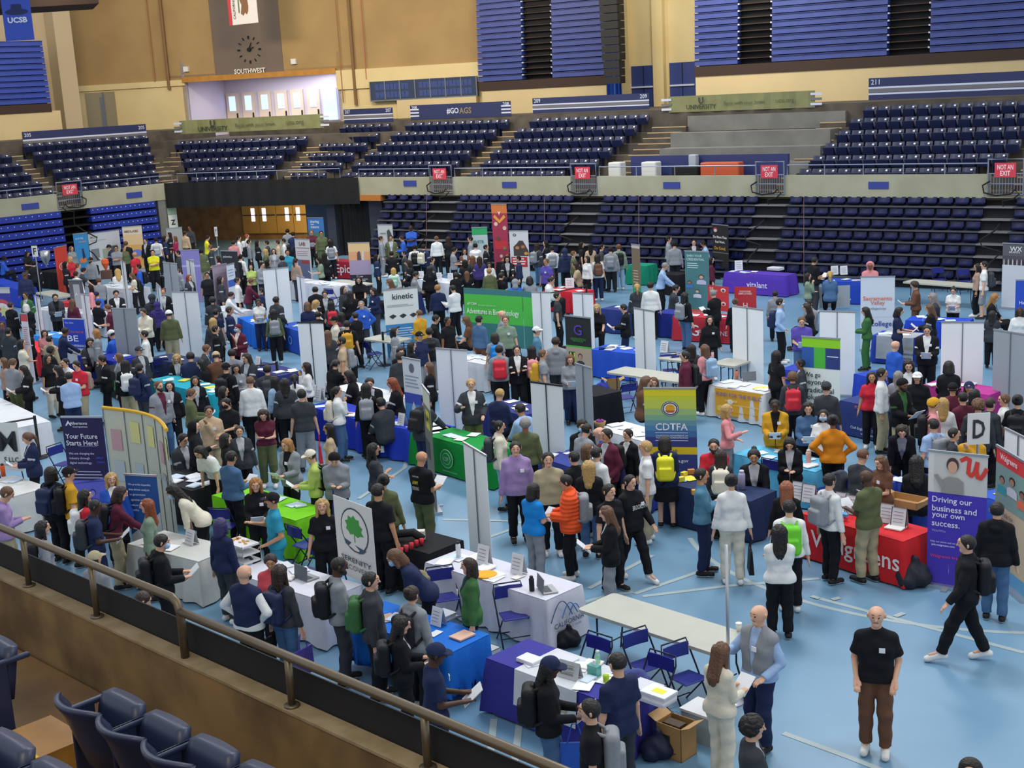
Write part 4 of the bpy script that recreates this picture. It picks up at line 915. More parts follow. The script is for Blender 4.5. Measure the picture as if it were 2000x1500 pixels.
def packmesh(lod):
    if lod in PACKS: return PACKS[lod]
    c = .011 if lod else .02; f = Field((-.26, -.06, -.34), (.26, .34, .34), c)
    f.box((0, .12, 0), (.16, .085, .23), .07, .02); f.box((0, .22, -.07), (.12, .04, .12), .035, .02); f.cone((-.03, .08, .23), (.03, .08, .23), .022, .022, .01)
    g = Field((-.26, -.4, -.34), (.26, .2, .34), .012 if lod else .02)
    for s_ in (-1, 1):
        pts = [(s_*.09, .06, .2), (s_*.11, -.02, .245), (s_*.125, -.14, .18), (s_*.13, -.155, .02), (s_*.17, -.05, -.12), (s_*.15, .06, -.18)]
        for a, b in zip(pts, pts[1:]): g.cone(a, b, .02, .02, .005)
    PACKS[lod] = (f.mesh('backpack', [LEATH]), g.mesh('strap', [LEATH])); return PACKS[lod]
COLS = dict(bk='17181C', nv='222C4E', gy='8C9096', dg='3A3D43', lg='B5B9BD', wh='E3E4E2', cr='DDD6C2', tn='C3A98A', kh='ADA283', ol='5E6544', sg='7F937E', gn='3C6B3C', lm='B5C96A', tl='2E93B0', bl='2F5FC4', rb='1B86D6', lb='9FBBE0', db='54849C', dn='4A6A90', ld='8FB0CC', rd='CC2C3C', mr='5E2438', or_='EE5A2C', bt='D9861E', yl='E2DC2A', mu='CF9C2A', pk='DB8F92', cl='D2545E', pu='5B4FA8', pp='3F3574', lv='9C84B4', bn='6B4A38', rs='A98C7C', mg='A82E5A', mt='A8D6C0', gr='3F6E3E', ln='6FD234')
COLN = dict(bk='black', nv='navy', gy='grey', dg='charcoal', lg='pale grey', wh='white', cr='cream', tn='tan', kh='khaki', ol='olive', sg='sage green', gn='dark green', lm='pale lime', tl='teal', bl='blue', rb='bright blue', lb='light blue', db='dusty blue', dn='denim blue', ld='light denim', rd='red', mr='maroon', or_='orange', bt='burnt orange', yl='yellow', mu='mustard', pk='pink', cl='coral', pu='purple', pp='dark purple', lv='lavender', bn='brown', rs='dusty rose', mg='magenta', mt='mint', gr='grass green', ln='lime green')
HC = dict(k='1B1614', d='33241C', b='6A4A33', y='BD9A5E', g='8E8A86', r='8A4526', w='D5D2CC', c='9A5A3C', o='A87640', x='3A3466')
HN = dict(k='black', d='dark', b='brown', y='blond', g='grey', r='reddish', w='white', c='copper', o='orange blond', x='violet tinted')
SK = {'1': 'D9A98C', '2': 'C08E6C', '3': '8E5F43', '4': '4F3426'}
SN = dict(s='short %s hair', q='cropped %s hair', l='long %s hair', m='shoulder-length %s hair', p='%s ponytail', u='%s hair bun', a='curly %s hair', c='%s cap', n='%s knit hat', h='%s hood')
TN = dict(L='top', T='short-sleeved shirt', H='hoodie', J='jacket', V='vest', D='dress', U='puffer jacket', N='sleeveless top')
PN = dict(S='standing', H='holding papers', P='looking at hands', C='arms crossed', K='hands on hips', O='hands in pockets', G='gesturing', A='hand raised to face', R='reaching forward', L='bending over', W='walking', T='seated')
DIRS = dict(F=0, FR=45, R=90, BR=135, B=180, BL=-135, L=-90, FL=-45)
def col(c): return 'or_' if c == 'or' else c
paperm = mat('paper', 'E4E6EA', .6); badgem = mat('badge_white', 'E8EAF0', .5)
PEOPLE = []
def person(px, py, h, d, pose, tp, bt, hr, sk='1', extra=''):
    P = at(px, py, h); fem = 'f' in extra.split(); lod = P.length < 25.5
    if not fem and hr[0] in 'lmpu': fem = True
    sit = pose == 'T'; hh = h if not sit else None
    sc = (h/1.75) if not sit else 1.0
    if pose == 'L': sc = 1.0; h_ = 1.0
    J = None; me = body(pose, fem, lod); J = BODIES[(pose, fem, lod), 'J']
    ztop = J['hc'][2]+.115
    if sit or pose == 'L': sc = min(1.08, max(.82, h/ztop)) if sit else 1.0
    # the head top is seen at px,py : solve for the ground point under the body
    rz = math.radians(DIRS[d])+math.atan2(P.x, P.y)*-1.0+random.uniform(-.12, .12)
    hx, hy = J['hc'][0]*sc, J['hc'][1]*sc; P = at(px, py, ztop*sc)
    gx = P.x-(hx*math.cos(rz)-hy*math.sin(rz)); gy = P.y-(hx*math.sin(rz)+hy*math.cos(rz))
    zoff = 0
    o = link('person', me, None, SK[sk]); o.location = (gx, gy, 0); o.rotation_euler = (0, 0, rz); o.scale = (sc*random.uniform(.97, 1.06), sc*random.uniform(.97, 1.06), sc)
    def ch(name, m, c):
        q = link(name, m, o, c); return q
    tk, tc = tp[0], tp[1:].split('/'); c0 = COLS[col(tc[0])]
    nm = dict(L='shirt', T='shirt', H='hoodie', J='jacket', V='vest', D='dress', U='jacket', N='shirt')[tk]
    if tk in 'JV': ch('shirt', top('L' if lod or tk == 'V' else 'T', pose, fem, lod), COLS[col(tc[1])] if len(tc) > 1 else 'B8BAC0')
    ch(nm, top(tk, pose, fem, lod), c0)
    bk_, bc = bt[0], COLS[col(bt[1:])]
    if tk != 'D' or True: ch('shorts' if bk_ == 'S' else 'skirt' if bk_ == 'K' else 'trousers', bottom(bk_, pose, fem, lod), bc)
    sc_ = 'E0E0DC' if (hash((int(px), int(py))) % 3 == 0 and not sit) else '1E1C1C'
    for t in extra.split():
        if t.startswith('s:'): sc_ = COLS[col(t[2:])]
    for i in (0, 1): ch('shoe', shoe(pose, fem, i, lod), sc_)
    if hr[0] != 'b':
        st, hc_ = hr.split('.'); capc = hc_ in COLS or hc_ == 'or'; 
        m = hairmesh(st, lod); q = ch(dict(c='cap', n='knit_hat', h='hood').get(st, 'hair'), m, COLS[col(hc_)] if st in 'cnh' else HC[hc_]); q.location = J['hc']; q.rotation_euler = (J['hrot'], 0, 0)
        if st in 'cn':
            l2 = [t for t in extra.split() if t.startswith('u:')]; u = l2[0][2:] if l2 else 'q.d'
            q = ch('hair', hairmesh(u[0], lod), HC[u[2]]); q.location = Vector(J['hc'])+Vector((0, 0, -.008)); q.rotation_euler = (J['hrot'], 0, 0); q.scale = (.96, .96, .96)
    T = J['T']
    if 'n' in extra.split():
        mb = MB(); y = T((0, -.16 if tk not in 'HJU' else -.185, 1.31)); mb.box(.04, .105, y[1]-.012, y[1]-.004, y[2]-.028, y[2]+.028)
        if pose not in 'L': q = mb.build('name_badge', badgem, o)
    if 'beard' in extra.split():
        f = Field((-.12, -.16, -.16), (.12, .08, .06), .012); f.cone((-.05, -.03, -.05), (0, -.075, -.085), .032, .035, .02); f.cone((.05, -.03, -.05), (0, -.075, -.085), .032, .035, .02); q = ch('beard', f.mesh('beard', [HAIRM]), HC['k']); q.location = J['hc']; q.rotation_euler = (J['hrot'], 0, 0)
    if 'mask' in extra.split():
        f = Field((-.12, -.18, -.13), (.12, .04, .03), .012); f.cone((-.035, -.075, -.04), (.035, -.075, -.04), .045, .045, .01); q = ch('face_mask', f.mesh('face_mask', [CLOTH]), '1E1E22' if hash(px) % 2 else '9EC4E4'); q.location = J['hc']; q.rotation_euler = (J['hrot'], 0, 0)
    rec = dict(o=o, px=px, py=py, d=d, pose=pose, tk=tk, tc=tc[0], hr=hr, bt=bt, sc=sc, J=J, rz=rz, lod=lod, extra=extra.split(), g=Vector((gx, gy, 0)), sk=sk)
    Mx = Matrix.Translation((gx, gy, 0)) @ Matrix.Rotation(rz, 4, 'Z') @ Matrix.Scale(sc, 4)
    rec['bags'] = []
    for t in extra.split():
        if t.startswith('k:'):
            c = T((0, .085 if tk not in 'HJU' else .105, 1.20)); a, b = packmesh(lod); bp = link('backpack', a, None, COLS[col(t[2:])]); bp.matrix_world = Mx @ Matrix.Translation(c) @ Matrix.Rotation(J['lean'], 4, 'X')
            q = link('shoulder_strap', b, bp, COLS[col(t[2:])]); rec['bags'].append((bp, t[2:], 'backpack'))
        if t.startswith('t:'):
            wr = J['wr', 0]; mb = MB(); c = wr+np.array([0, 0, -.09]); w_, hgt = .17, .38
            mb.hexa([(c[0]-.04, c[1]-w_, c[2]-.2-hgt), (c[0]+.04, c[1]-w_, c[2]-.2-hgt), (c[0]+.04, c[1]+w_, c[2]-.2-hgt), (c[0]-.04, c[1]+w_, c[2]-.2-hgt), (c[0]-.015, c[1]-w_, c[2]-.2), (c[0]+.015, c[1]-w_, c[2]-.2), (c[0]+.015, c[1]+w_, c[2]-.2), (c[0]-.015, c[1]+w_, c[2]-.2)])
            me_ = mb.mesh('tote_bag', [LEATH]); bp = link('tote_bag', me_, None, COLS[col(t[2:])]); bp.matrix_world = Mx
            q = MB(); q.tube([(c[0], c[1]-.09, c[2]-.2), (c[0], c[1]-.03, c[2]+.02), (c[0], c[1]+.03, c[2]+.02), (c[0], c[1]+.09, c[2]-.2)], .009, 5); q2 = link('handle', q.mesh('handle', [LEATH]), bp, COLS[col(t[2:])]); rec['bags'].append((bp, t[2:], 'tote bag'))
    if pose == 'H' or 'pp' in extra.split():
        wr = (np.array(J['wr', 0])+J['wr', 1])/2+[0, -.12, .02]; mb = MB(); mb.prism([(-.11, -.14), (.11, -.14), (.11, .14), (-.11, .14)], wr, (1, 0, 0), (0, -.75, .66), (0, -.66, -.75), .008)
        bp = link('paper_sheet', mb.mesh('paper_sheet', [paperm])); bp.matrix_world = Mx; rec['bags'].append((bp, '', 'papers'))
    PEOPLE.append(rec); return rec
# ================================================================== TABLES, BANNERS, FURNITURE
LAND = []          # (short phrase, px, py) used to say where a person stands
tabletop = mat('table_grey', 'B5B5A8', .5, noise=.04, scale=4); legm = mat('leg_dark', '2A2D36', .4, metal=.6)
clothm = omat('tablecloth', .75, .35, 6, .2, .1)
def vnorm(v): return Vector(v).normalized()
def frame_ab(A, B, z=.75):
    a, b = at(*A, z), at(*B, z); ex = b-a; L = ex.length; ex.normalize(); ey = Vector((-ex.y, ex.x, 0))
    if ey.dot(a) < 0: ey = -ey
    return a, ex, ey, L
TABLES = []
def bare_table(A, B, label, depth=.76, land=None, L=None, cloth=None):
    a, ex, ey, l = frame_ab(A, B, .74); L = L or l
    e = empty('folding_table', a+ex*L/2+ey*depth/2-Vector((0, 0, .74)), math.atan2(ex.y, ex.x)); hx, hy = L/2, depth/2
    mb = MB(); r = .07; pts = []
    for cx, cy, t0 in ((hx-r, hy-r, 0), (-hx+r, hy-r, 90), (-hx+r, -hy+r, 180), (hx-r, -hy+r, 270)):
        for k in range(5): t = math.radians(t0+k*22.5); pts.append((cx+r*math.cos(t), cy+r*math.sin(t)))
    mb.prism(pts, (0, 0, .70), (1, 0, 0), (0, 1, 0), (0, 0, 1), .045); mb.build('table_top', tabletop, e)
    for sx in (-1, 1):
        x = sx*(hx-.25)
        for sy in (-1, 1):
            q = MB(); q.tube([(x, sy*(hy-.12), .70), (x+sx*.0, sy*(hy-.12), .35), (x+sx*.08, sy*(hy-.08), .0)], .014, 6); q.build('leg', legm, e)
        q = MB(); q.tube([(x, -hy+.12, .2), (x, hy-.12, .2)], .010, 6); q.tube([(x, 0, .62), (x-sx*.35, 0, .70)], .010, 6); q.tube([(x, -hy+.12, .62), (x, hy-.12, .62)], .01, 6); q.build('leg_brace', legm, e)
    tag(e, label, 'table'); TABLES.append((a, ex, ey, L, depth))
    if land: LAND.append((land, (A[0]+B[0])/2, (A[1]+B[1])/2))
    return e, a, ex, ey, L
PAPERC = ['E4E6EA', 'DDE2EC', 'E8E4DC', 'CFE0EE', 'E4E6EA', 'F0F0F0']
papero = omat('sheet', .6, 0, 5, .3, .02)
def sheets(a, ex, ey, L, depth, n, where, z=.76, cols=None):
    ths = sorted(random.uniform(.06, .94) for _ in range(n))
    for i, t in enumerate(ths):
        p = a+ex*L*t+ey*depth*random.uniform(.15, .85)+Vector((0, 0, z-a.z+.002*(i % 5)))
        w_, h_ = random.choice([(.11, .14), (.11, .14), (.06, .1), (.14, .11)]); r = random.uniform(-.5, .5)
        mb = MB(); mb.box(-w_, w_, -h_, h_, 0, random.choice((.004, .004, .02))); q = link('paper_sheet', mb.mesh('paper_sheet', [papero]), None, random.choice(cols or PAPERC)); q.location = p; q.rotation_euler = (0, 0, math.atan2(ex.y, ex.x)+r)
        tag(q, 'loose printed sheet lying on the %s, %s from its left' % (where, ORD[i]), 'paper', 'sheets on the '+where)
def cloth_table(A, B, colr, label, depth=.76, land=None, n=0, texts=(), end_texts=(), where=None, zb=.03, runner=None, rname=None, cols=None, L=None):
    a, ex, ey, l = frame_ab(A, B); L = L or l; up = Vector((0, 0, 1))
    o = a-Vector((0, 0, .75)); N = []; r = .03
    def side(p, q, m): return [(p+(q-p)*(i/m), ) for i in range(m)]
    C = [Vector((0, 0, 0)), Vector((L, 0, 0)), Vector((L, depth, 0)), Vector((0, depth, 0))]; per = []
    for i in range(4):
        p, q = C[i], C[(i+1) % 4]; m = max(6, int((q-p).length/.07)); nn = Vector(((q-p).y, -(q-p).x, 0)).normalized()
        for k in range(m):
            t = k/m; v = p+(q-p)*t; c_ = min(t, 1-t)*(q-p).length; nv = nn
            if k == 0: nv = (nn+Vector(((C[i]-C[i-1]).y, -(C[i]-C[i-1]).x, 0)).normalized()).normalized()
            per.append((v, nv, c_))
    P = len(per); levels = [.75, .735, .55, .35, .15, zb]; vs = []; s_ = 0; ph = random.uniform(0, 6)
    for li, z in enumerate(levels):
        fall = (.75-z)/.72
        for j, (v, nv, c_) in enumerate(per):
            wv = (.012+.03*fall)*math.sin(j*1.15+ph+math.sin(j*.37)*1.5)*(fall > .05)+.035*fall+(.05*fall if c_ < .05 else 0)+(.006 if li else 0)
            if v.y < .01 and texts and c_ > .1: wv = .03*fall+.004*math.sin(j*.9)*fall+(.006 if li else 0)
            w2 = v+nv*wv; vs.append(ex*w2.x+ey*w2.y+up*z)
    fs = [(i*P+j, (i+1)*P+j, (i+1)*P+(j+1) % P, i*P+(j+1) % P) for i in range(len(levels)-1) for j in range(P)]
    fs = [f[::-1] for f in fs]; fs.append(tuple(range(P)))
    mb = MB(); mb.add(vs, fs); ob = link('tablecloth', mb.mesh('tablecloth', [clothm]), None, colr); ob.location = o
    for p in list(ob.data.polygons)[:-1]: p.use_smooth = True
    TABLES.append((a, ex, ey, L, depth)); tag(ob, label, 'tablecloth'); bpy.context.view_layer.update()
    if runner:
        t0, t1, rc, drop = runner; mb = MB(); z0 = .752; y = -.055
        mb.add([ex*(L*t0)+up*(z0+.004)+ey*depth, ex*(L*t1)+up*(z0+.004)+ey*depth, ex*(L*t1)+up*(z0+.004)-ey*.02, ex*(L*t0)+up*(z0+.004)-ey*.02, ex*(L*t1)+up*(.75-drop)-ey*.075, ex*(L*t0)+up*(.75-drop)-ey*.075], [(3, 2, 1, 0), (5, 4, 2, 3)])
        q = link('table_runner', mb.mesh('table_runner', [clothm]), ob, rc)
    for t in texts:       # (string, u along 0..1, z, width m, colour[, height])
        s, u, z, wd, cl = t[:5]; fall = (.75-z)/.72
        lettering(s, a+ex*(L*u)-ey*(.03*fall+.022+(.03 if runner else 0))+up*(z-.75), ex, (up-ey*.0).normalized(), wd, cl, ob, .01, h=t[5] if len(t) > 5 else None)
    for t in end_texts:
        s, v, z, wd, cl = t[:5]; e2 = ey
        lettering(s, a+ex*(L+.07)+ey*(depth*v)+up*(z-.75), ey, up, wd, cl, ob, .006, h=t[5] if len(t) > 5 else None)
    if land: LAND.append((land, (A[0]+B[0])/2, (A[1]+B[1])/2))
    if n: sheets(a, ex, ey, L, depth, n, where or label.split(' with')[0], cols=cols)
    return ob, a, ex, ey, L
alu = mat('aluminium', 'B8BCC2', .35, metal=.8); whpanel = mat('panel_white', 'ECF0F2', .55, noise=.04, scale=1.5); gypanel = mat('panel_grey', '9DA5AB', .55, noise=.05, scale=1.5)
blackm = mat('frame_black', '17181B', .5)
def pan_frame(x1, y1, x2, y2, h):
    a, b = at(x1, y1, h), at(x2, y2, h); ex = b-a; ex.z = 0; L = ex.length; ex.normalize(); n = Vector((ex.y, -ex.x, 0)); return Vector((a.x, a.y, 0)), ex, n, L
def rollback(x1, y1, x2, y2, label, h=2.1, m=None, land=None, dark_top=False, z0=.06):
    a, ex, n, L = pan_frame(x1, y1, x2, y2, h); e = empty('roll_up_banner', a+ex*L/2, math.atan2(ex.y, ex.x)); hw = L/2
    q = MB(); q.box(-hw, hw, -.004, .004, z0, h-.03); q.build('banner_panel', m or whpanel, e)
    q = MB(); q.box(-hw-.01, hw+.01, -.015, .015, h-.035, h); q.build('top_bar', blackm if dark_top else alu, e)
    q = MB(); q.box(-hw, hw, -.1, .1, 0, .06); q.build('base', alu, e)
    q = MB(); q.tube([(0, -.02, .05), (0, -.02, h-.02)], .011, 6); q.build('support_pole', legm if dark_top else mat('pole_grey', '7E868C', .4, metal=.5), e)
    tag(e, label, 'banner')
    if land: LAND.append((land, (x1+x2)/2, (y1+y2)/2+60))
def rollfront(x1, y1, x2, y2, bgc, label, h=2.1, texts=(), rects=(), polys=(), land=None, z0=.06, base=True, name='roll_up_banner', bot=None, frame=False):
    """texts (str,u,v,width frac,colour[,height frac]); rects (u0,v0,u1,v1,colour); u right, v down, 0..1"""
    a, ex, n, L = pan_frame(x1, y1, x2, y2, h); hh = h-z0; e = empty(name, a+ex*L/2+Vector((0, 0, 0)), 0); up = Vector((0, 0, 1)); inv = Vector(e.location)
    W = lambda u, v, o=0: a+ex*(u*L)+up*(h-v*hh)+n*o
    q = MB(); q.prism([(0, 0), (L, 0), (L, hh), (0, hh)], a-inv+up*z0-n*.008, ex, up, n, .008); q.build('banner_panel', ink(bgc), e)
    for i, (u0, v0, u1, v1, c) in enumerate(rects):
        q = MB(); o = .001+.0012*(i+1); q.add([W(u0, v1, o)-inv, W(u1, v1, o)-inv, W(u1, v0, o)-inv, W(u0, v0, o)-inv], [(0, 1, 2, 3)]); q.build('printed_block', ink(c), e)
    for i, (pts, c) in enumerate(polys):
        q = MB(); o = .006+.0012*i; q.add([W(u, v, o)-inv for u, v in pts], [tuple(range(len(pts)))]); q.build('printed_shape', ink(c), e)
    for t in texts:
        s, u, v, wd, c = t[:5]; lettering(s, W(u, v), ex, up, wd*L, c, e, .012, h=t[5]*hh if len(t) > 5 else None, off=.02)
    if base:
        q = MB(); q.prism([(-.01, 0), (L+.01, 0), (L+.01, .035), (-.01, .035)], a-inv+up*(h-.03)-n*.015, ex, up, n, .03); q.build('top_bar', alu, e)
        q = MB(); q.prism([(-.02, 0), (L+.02, 0), (L+.02, z0), (-.02, z0)], a-inv-n*.1, ex, up, n, .2); q.build('base', alu, e)
        q = MB(); q.prism([(L*.3, 0), (L*.4, 0), (L*.4, .02), (L*.3, .02)], a-inv-n*.2, ex, up, n, .4); q.build('foot', alu, e)
    elif z0 > .2:
        for u in (.1, .9):
            q = MB(); q.tube([W(u, 0)-inv-n*.03, W(u, 1)-inv-n*.03, a+ex*(u*L)-n*.15-inv], .012, 6); q.build('easel_leg', legm, e)
    tag(e, label, 'banner')
    if land: LAND.append((land, (x1+x2)/2, (y1+y2)/2+50))
    return e
def circ(u, v, r, ar, n=22, r2=None, a0=0): return [(u+r*math.cos(2*math.pi*i/n+a0), v+(r2 or r)*ar*math.sin(2*math.pi*i/n+a0)) for i in range(n)]
def ribbon(pts, w_, ar, c):
    R = []
    for i in range(len(pts)-1):
        (a0, b0), (a1, b1) = pts[i], pts[i+1]; d = Vector((a1-a0, (b1-b0)/ar)); d.normalize(); n = Vector((-d.y, d.x))*w_; e = d*w_*.5
        R.append(([(a0-n.x-e.x, b0-(n.y+e.y)*ar), (a0+n.x-e.x, b0+(n.y-e.y)*ar), (a1+n.x+e.x, b1+(n.y+e.y)*ar), (a1-n.x+e.x, b1-(n.y-e.y)*ar)][::-1], c))
    return R
def person_shape(u, v, s, ar, skin, hairc, shirt):
    """simple printed portrait: shoulders, neck, face, hair"""
    return [([(u-s, v+s*2.6*ar), (u-s*.95, v+s*1.4*ar), (u-s*.4, v+s*1.05*ar), (u+s*.4, v+s*1.05*ar), (u+s*.95, v+s*1.4*ar), (u+s, v+s*2.6*ar)][::-1], shirt), (circ(u, v-s*.08*ar, s*.55, ar, r2=s*.68), hairc), (circ(u, v+s*.12*ar, s*.42, ar, r2=s*.55), skin)]
# ---------------- near tables
T1 = bare_table((1127, 1190), (1388, 1275), 'long bare grey folding table beside two blue chairs, foreground', land='long bare foreground table', L=2.44)
T2 = cloth_table((831, 1098), (1066, 1173), 'D3D2DC', 'white cloth with blue arches logo draped over laptop table', land='white arches table', n=8, where='white cloth with blue arches',
    end_texts=[('CALIFORNIA', .5, .34, .62, '30406A'), ('DEPARTMENT OF WATER', .5, .25, .5, '6A6E90')])
ob, a, ex, ey, L = T2
for k, (r1, cx) in enumerate(((.22, .30), (.16, .52), (.12, .66))):
    q = MB(); c = a+ex*(L+.075)+ey*(.76*cx); q.tube([c+ey*(-r1+2*r1*i/12)+Vector((0, 0, -.33+r1*math.sin(math.pi*i/12)*1.2)) for i in range(13)], .007, 5); q.v = [tuple(Vector(v)-ob.location) for v in q.v]; q.build('arch_logo', ink('2A6AA8' if k else '30406A'), ob)
T3 = cloth_table((950, 1285), (1249, 1396), '3B3A94', 'royal blue cloth with white runner and gold lettering, foreground', land='blue and white runner table', n=7, where='blue cloth with white runner', runner=(.24, .72, 'D2D4D8', .45), texts=[('DAVIS', .56, .50, .42, 'B8A86A')], L=2.15)
T4 = cloth_table((672, 1207), (877, 1277), '1E6FD0', 'bright blue short cloth on the table before the green cardigan', land='bright blue cloth table', n=7, where='bright blue cloth', zb=.5, cols=['9FD0DC', 'E4E6EA', 'C8D8EC', 'E4B8A0'])
T5 = cloth_table((452, 1118), (606, 1166), 'DCDCE4', 'white cloth with the open laptop and tiered tray', land='white tray and laptop table', n=4, where='white cloth with tiered tray', L=2.1)
T6 = cloth_table((249, 1062), (388, 1097), 'C9C9C2', 'pale grey cloth draped over the table near the hand rail', land='pale grey cloth table', n=5, where='pale grey cloth')
T7 = cloth_table((414, 967), (577, 1017), '78CC1C', 'lime green cloth draped over the table behind the scrubs person', land='lime green table', n=7, where='lime green cloth')
T8 = cloth_table((270, 925), (374, 959), '24252B', 'black cloth table covered with paper forms', land='black forms table', n=12, where='black cloth with forms')
T9 = cloth_table((-60, 950), (8, 975), 'D8D8D4', 'white cloth table at the left edge with orange bottle', depth=.9, land='white left edge table', n=3, where='white left edge cloth')
T10 = cloth_table((-70, 790), (22, 838), 'DEDFE2', 'white cloth table with blue bag behind the letter M sign', depth=.9, n=2, where='white cloth behind M sign', cols=['3A62C8', '3A62C8'])
T11 = cloth_table((803, 842), (962, 886), '15903C', 'emerald green cloth with a round white crest', land='emerald green table', n=7, where='emerald green cloth', texts=[('CALIFORNIA SCHOOL', .5, .12, .5, '9FD0B0', .03)])
ob, a, ex, ey, L = T11
q = MB(); c = a+ex*L*.47-ey*.06+Vector((0, 0, -.36)); pts = lambda r, n=28: [(r*math.cos(2*math.pi*i/n), r*.95*math.sin(2*math.pi*i/n)) for i in range(n)]
q.prism(pts(.21), c-ob.location, ex, (0, 0, 1), -ey, .004, 0); q.prism(pts(.195), c-ob.location-ey*.004, ex, (0, 0, 1), -ey, .003, 1); q.prism(pts(.13), c-ob.location-ey*.007, ex, (0, 0, 1), -ey, .003, 0); q.prism(pts(.12), c-ob.location-ey*.010, ex, (0, 0, 1), -ey, .003, 1); q.build('crest', [ink('B8DCC4'), ink('15903C')], ob)
lettering('CSF', c-ey*.012, ex, (0, 0, 1), .17, 'B8DCC4', ob, .01, off=.012)
cloth_table((600, 793), (720, 826), '2438B4', 'blue cloth table with standing photo cards in the middle', land='blue photo card table', n=6, where='blue cloth with photo cards')
cloth_table((741, 828), (838, 848), '2A44C0', 'deep blue cloth table beside the red haired seated person', land='deep blue table', n=5, where='deep blue cloth')
cloth_table((645, 757), (752, 786), 'DCDEE4', 'white cloth table behind the blue photo card table', n=5, where='white middle cloth')
cloth_table((288, 742), (412, 772), '1FA0B4', 'turquoise cloth table in front of the blond seated person', land='turquoise table', n=8, where='turquoise cloth', texts=[('Contra Costa', .45, .4, .6, 'C8E8EE')], cols=['E8D84A', 'E4E6EA', 'D89AA0', 'BFE0E8'])
cloth_table((198, 716), (246, 738), '1A1D20', 'black cloth with a green letter N', land='black and green N table', texts=[('N', .5, .38, .3, '3BB03A')])
cloth_table((17, 672), (88, 692), 'E0303C', 'red cloth table near the left edge', land='red left table', n=4, where='red left cloth')
cloth_table((128, 690), (222, 706), '2233A0', 'royal blue cloth under the be the difference sign', land='royal blue left table', n=8, where='royal blue left cloth')
cloth_table((62, 655), (124, 662), '3C8CD8', 'sky blue cloth with gadgets left of the blue poster', n=6, where='sky blue cloth')
cloth_table((285, 700), (388, 716), '2A3658', 'slate navy cloth behind the blond seated person', n=3, where='slate navy cloth')
cloth_table((464, 620), (500, 638), '1C6AD0', 'azure cloth between the white crop top and maroon blazer', land='azure table', n=3, where='azure cloth')
cloth_table((540, 634), (586, 648), '2450B0', 'medium blue cloth with a pale round seal', land='seal table', n=3, where='medium blue cloth', texts=[('O', .6, .4, .3, '6A8CD0')])
cloth_table((468, 716), (545, 735), '2C3572', 'indigo cloth with upright white cards and a poster', land='indigo table', n=5, where='indigo cloth')
bare_table((706, 662), (768, 670), 'small bare table holding blue bags beside the stanchion', land='small bare table')
cloth_table((566, 549), (655, 560), 'D6D8E0', 'white cloth table left of the sunset banner', land='white table by the sunset banner', n=6, where='white cloth by sunset banner')
bare_table((636, 551), (700, 559), 'bare cream table left of the sunset banner')
cloth_table((815, 546), (890, 556), 'DADCE4', 'white cloth table in the back holding small white stands', land='white back table', n=4, where='white back cloth')
cloth_table((970, 512), (1002, 516), '15161A', 'black cloth table behind the health banner')
cloth_table((1062, 566), (1132, 572), 'D02A38', 'red cloth table behind the green booth', land='red table behind the green booth', n=4, where='red back cloth')
cloth_table((1415, 532), (1540, 540), '5A3BB0', 'purple cloth table with white lettering below the bleachers', land='purple lettered table', n=5, where='purple cloth', texts=[('vitalant', .55, .38, .85, 'E4DCF4')], L=2.5)
cloth_table((1607, 549), (1682, 552), '2447B0', 'cobalt cloth with tiny white lettering beside the pink hijab', land='cobalt table', n=4, where='cobalt cloth', texts=[('My School Cinema', .45, .3, .7, 'D8E0F4'), ('Photography Services', .45, .18, .8, 'D8E0F4')])
bare_table((1762, 551), (1897, 561), 'long bare grey table with papers at the back right', land='bare back right table', L=2.6)
cloth_table((1314, 617), (1428, 624), 'B8303E', 'red cloth with a cross circle logo and white letters', land='red lettered table', n=6, where='red lettered cloth', texts=[('FOODONE', .7, .32, .95, 'E4CCD0'), ('G', .38, .36, .3, 'E8E0E0')])
cloth_table((1278, 611), (1316, 614), '27348C', 'deep blue velvet cloth left of the red lettered table')
cloth_table((1172, 603), (1235, 609), '2C3A7C', 'faded navy cloth behind the black laptop sleeve person', land='faded navy table', n=2, where='faded navy cloth')
cloth_table((1152, 683), (1248, 692), '2A55C4', 'blue cloth table left of the white panel pair', land='blue table by the white panels', n=7, where='blue cloth by white panels')
bare_table((1283, 700), (1336, 706), 'bare table with a purple runner behind the maroon hoodie', land='purple runner table')
bare_table((1386, 710), (1434, 716), 'bare table with a pink bottle beside the tall white panel')
T37 = bare_table((1183, 727), (1326, 747), 'empty bare grey table left of the maroon hoodie', land='empty middle table')
cloth_table((1385, 752), (1492, 770), 'D0D2D4', 'white table behind the yellow fund banner', n=8, where='fund banner table', land='yellow fund banner table', cols=['E8D84A', 'E4E6EA', 'E4E6EA', 'D8DCE0'])
cloth_table((1640, 782), (1712, 796), '303E78', 'steel blue cloth with red and white lettering', land='steel blue table', texts=[('PLYMOUTH', .7, .68, .5, 'D86A70', .07), ('Civil Engineers - Surveyors', .8, .22, .9, 'D8DCF0'), ('www.plymouth.com', .9, .12, .55, 'D8DCF0')])
cloth_table((1523, 721), (1566, 726), '2B3FA8', 'ultramarine cloth behind the black dress person')
cloth_table((1668, 730), (1692, 736), '2846B8', 'narrow blue cloth end between white panels')
cloth_table((1703, 655), (1800, 662), '2C44A4', 'blue cloth with grey runner by the white blouse suit', land='blue grey runner table', runner=(.1, .85, 'A8ACB4', .6), n=5, where='blue cloth grey runner', texts=[('DAVIS', .72, .48, .34, 'A8A050'), ('INTERNSHIP', .72, .32, .4, '3A3E48'), ('CENTER', .72, .20, .3, '3A3E48')])
cloth_table((1768, 626), (1890, 631), '2449C0', 'vivid blue cloth behind the seated white tee', land='vivid blue back table', n=6, where='vivid blue cloth')
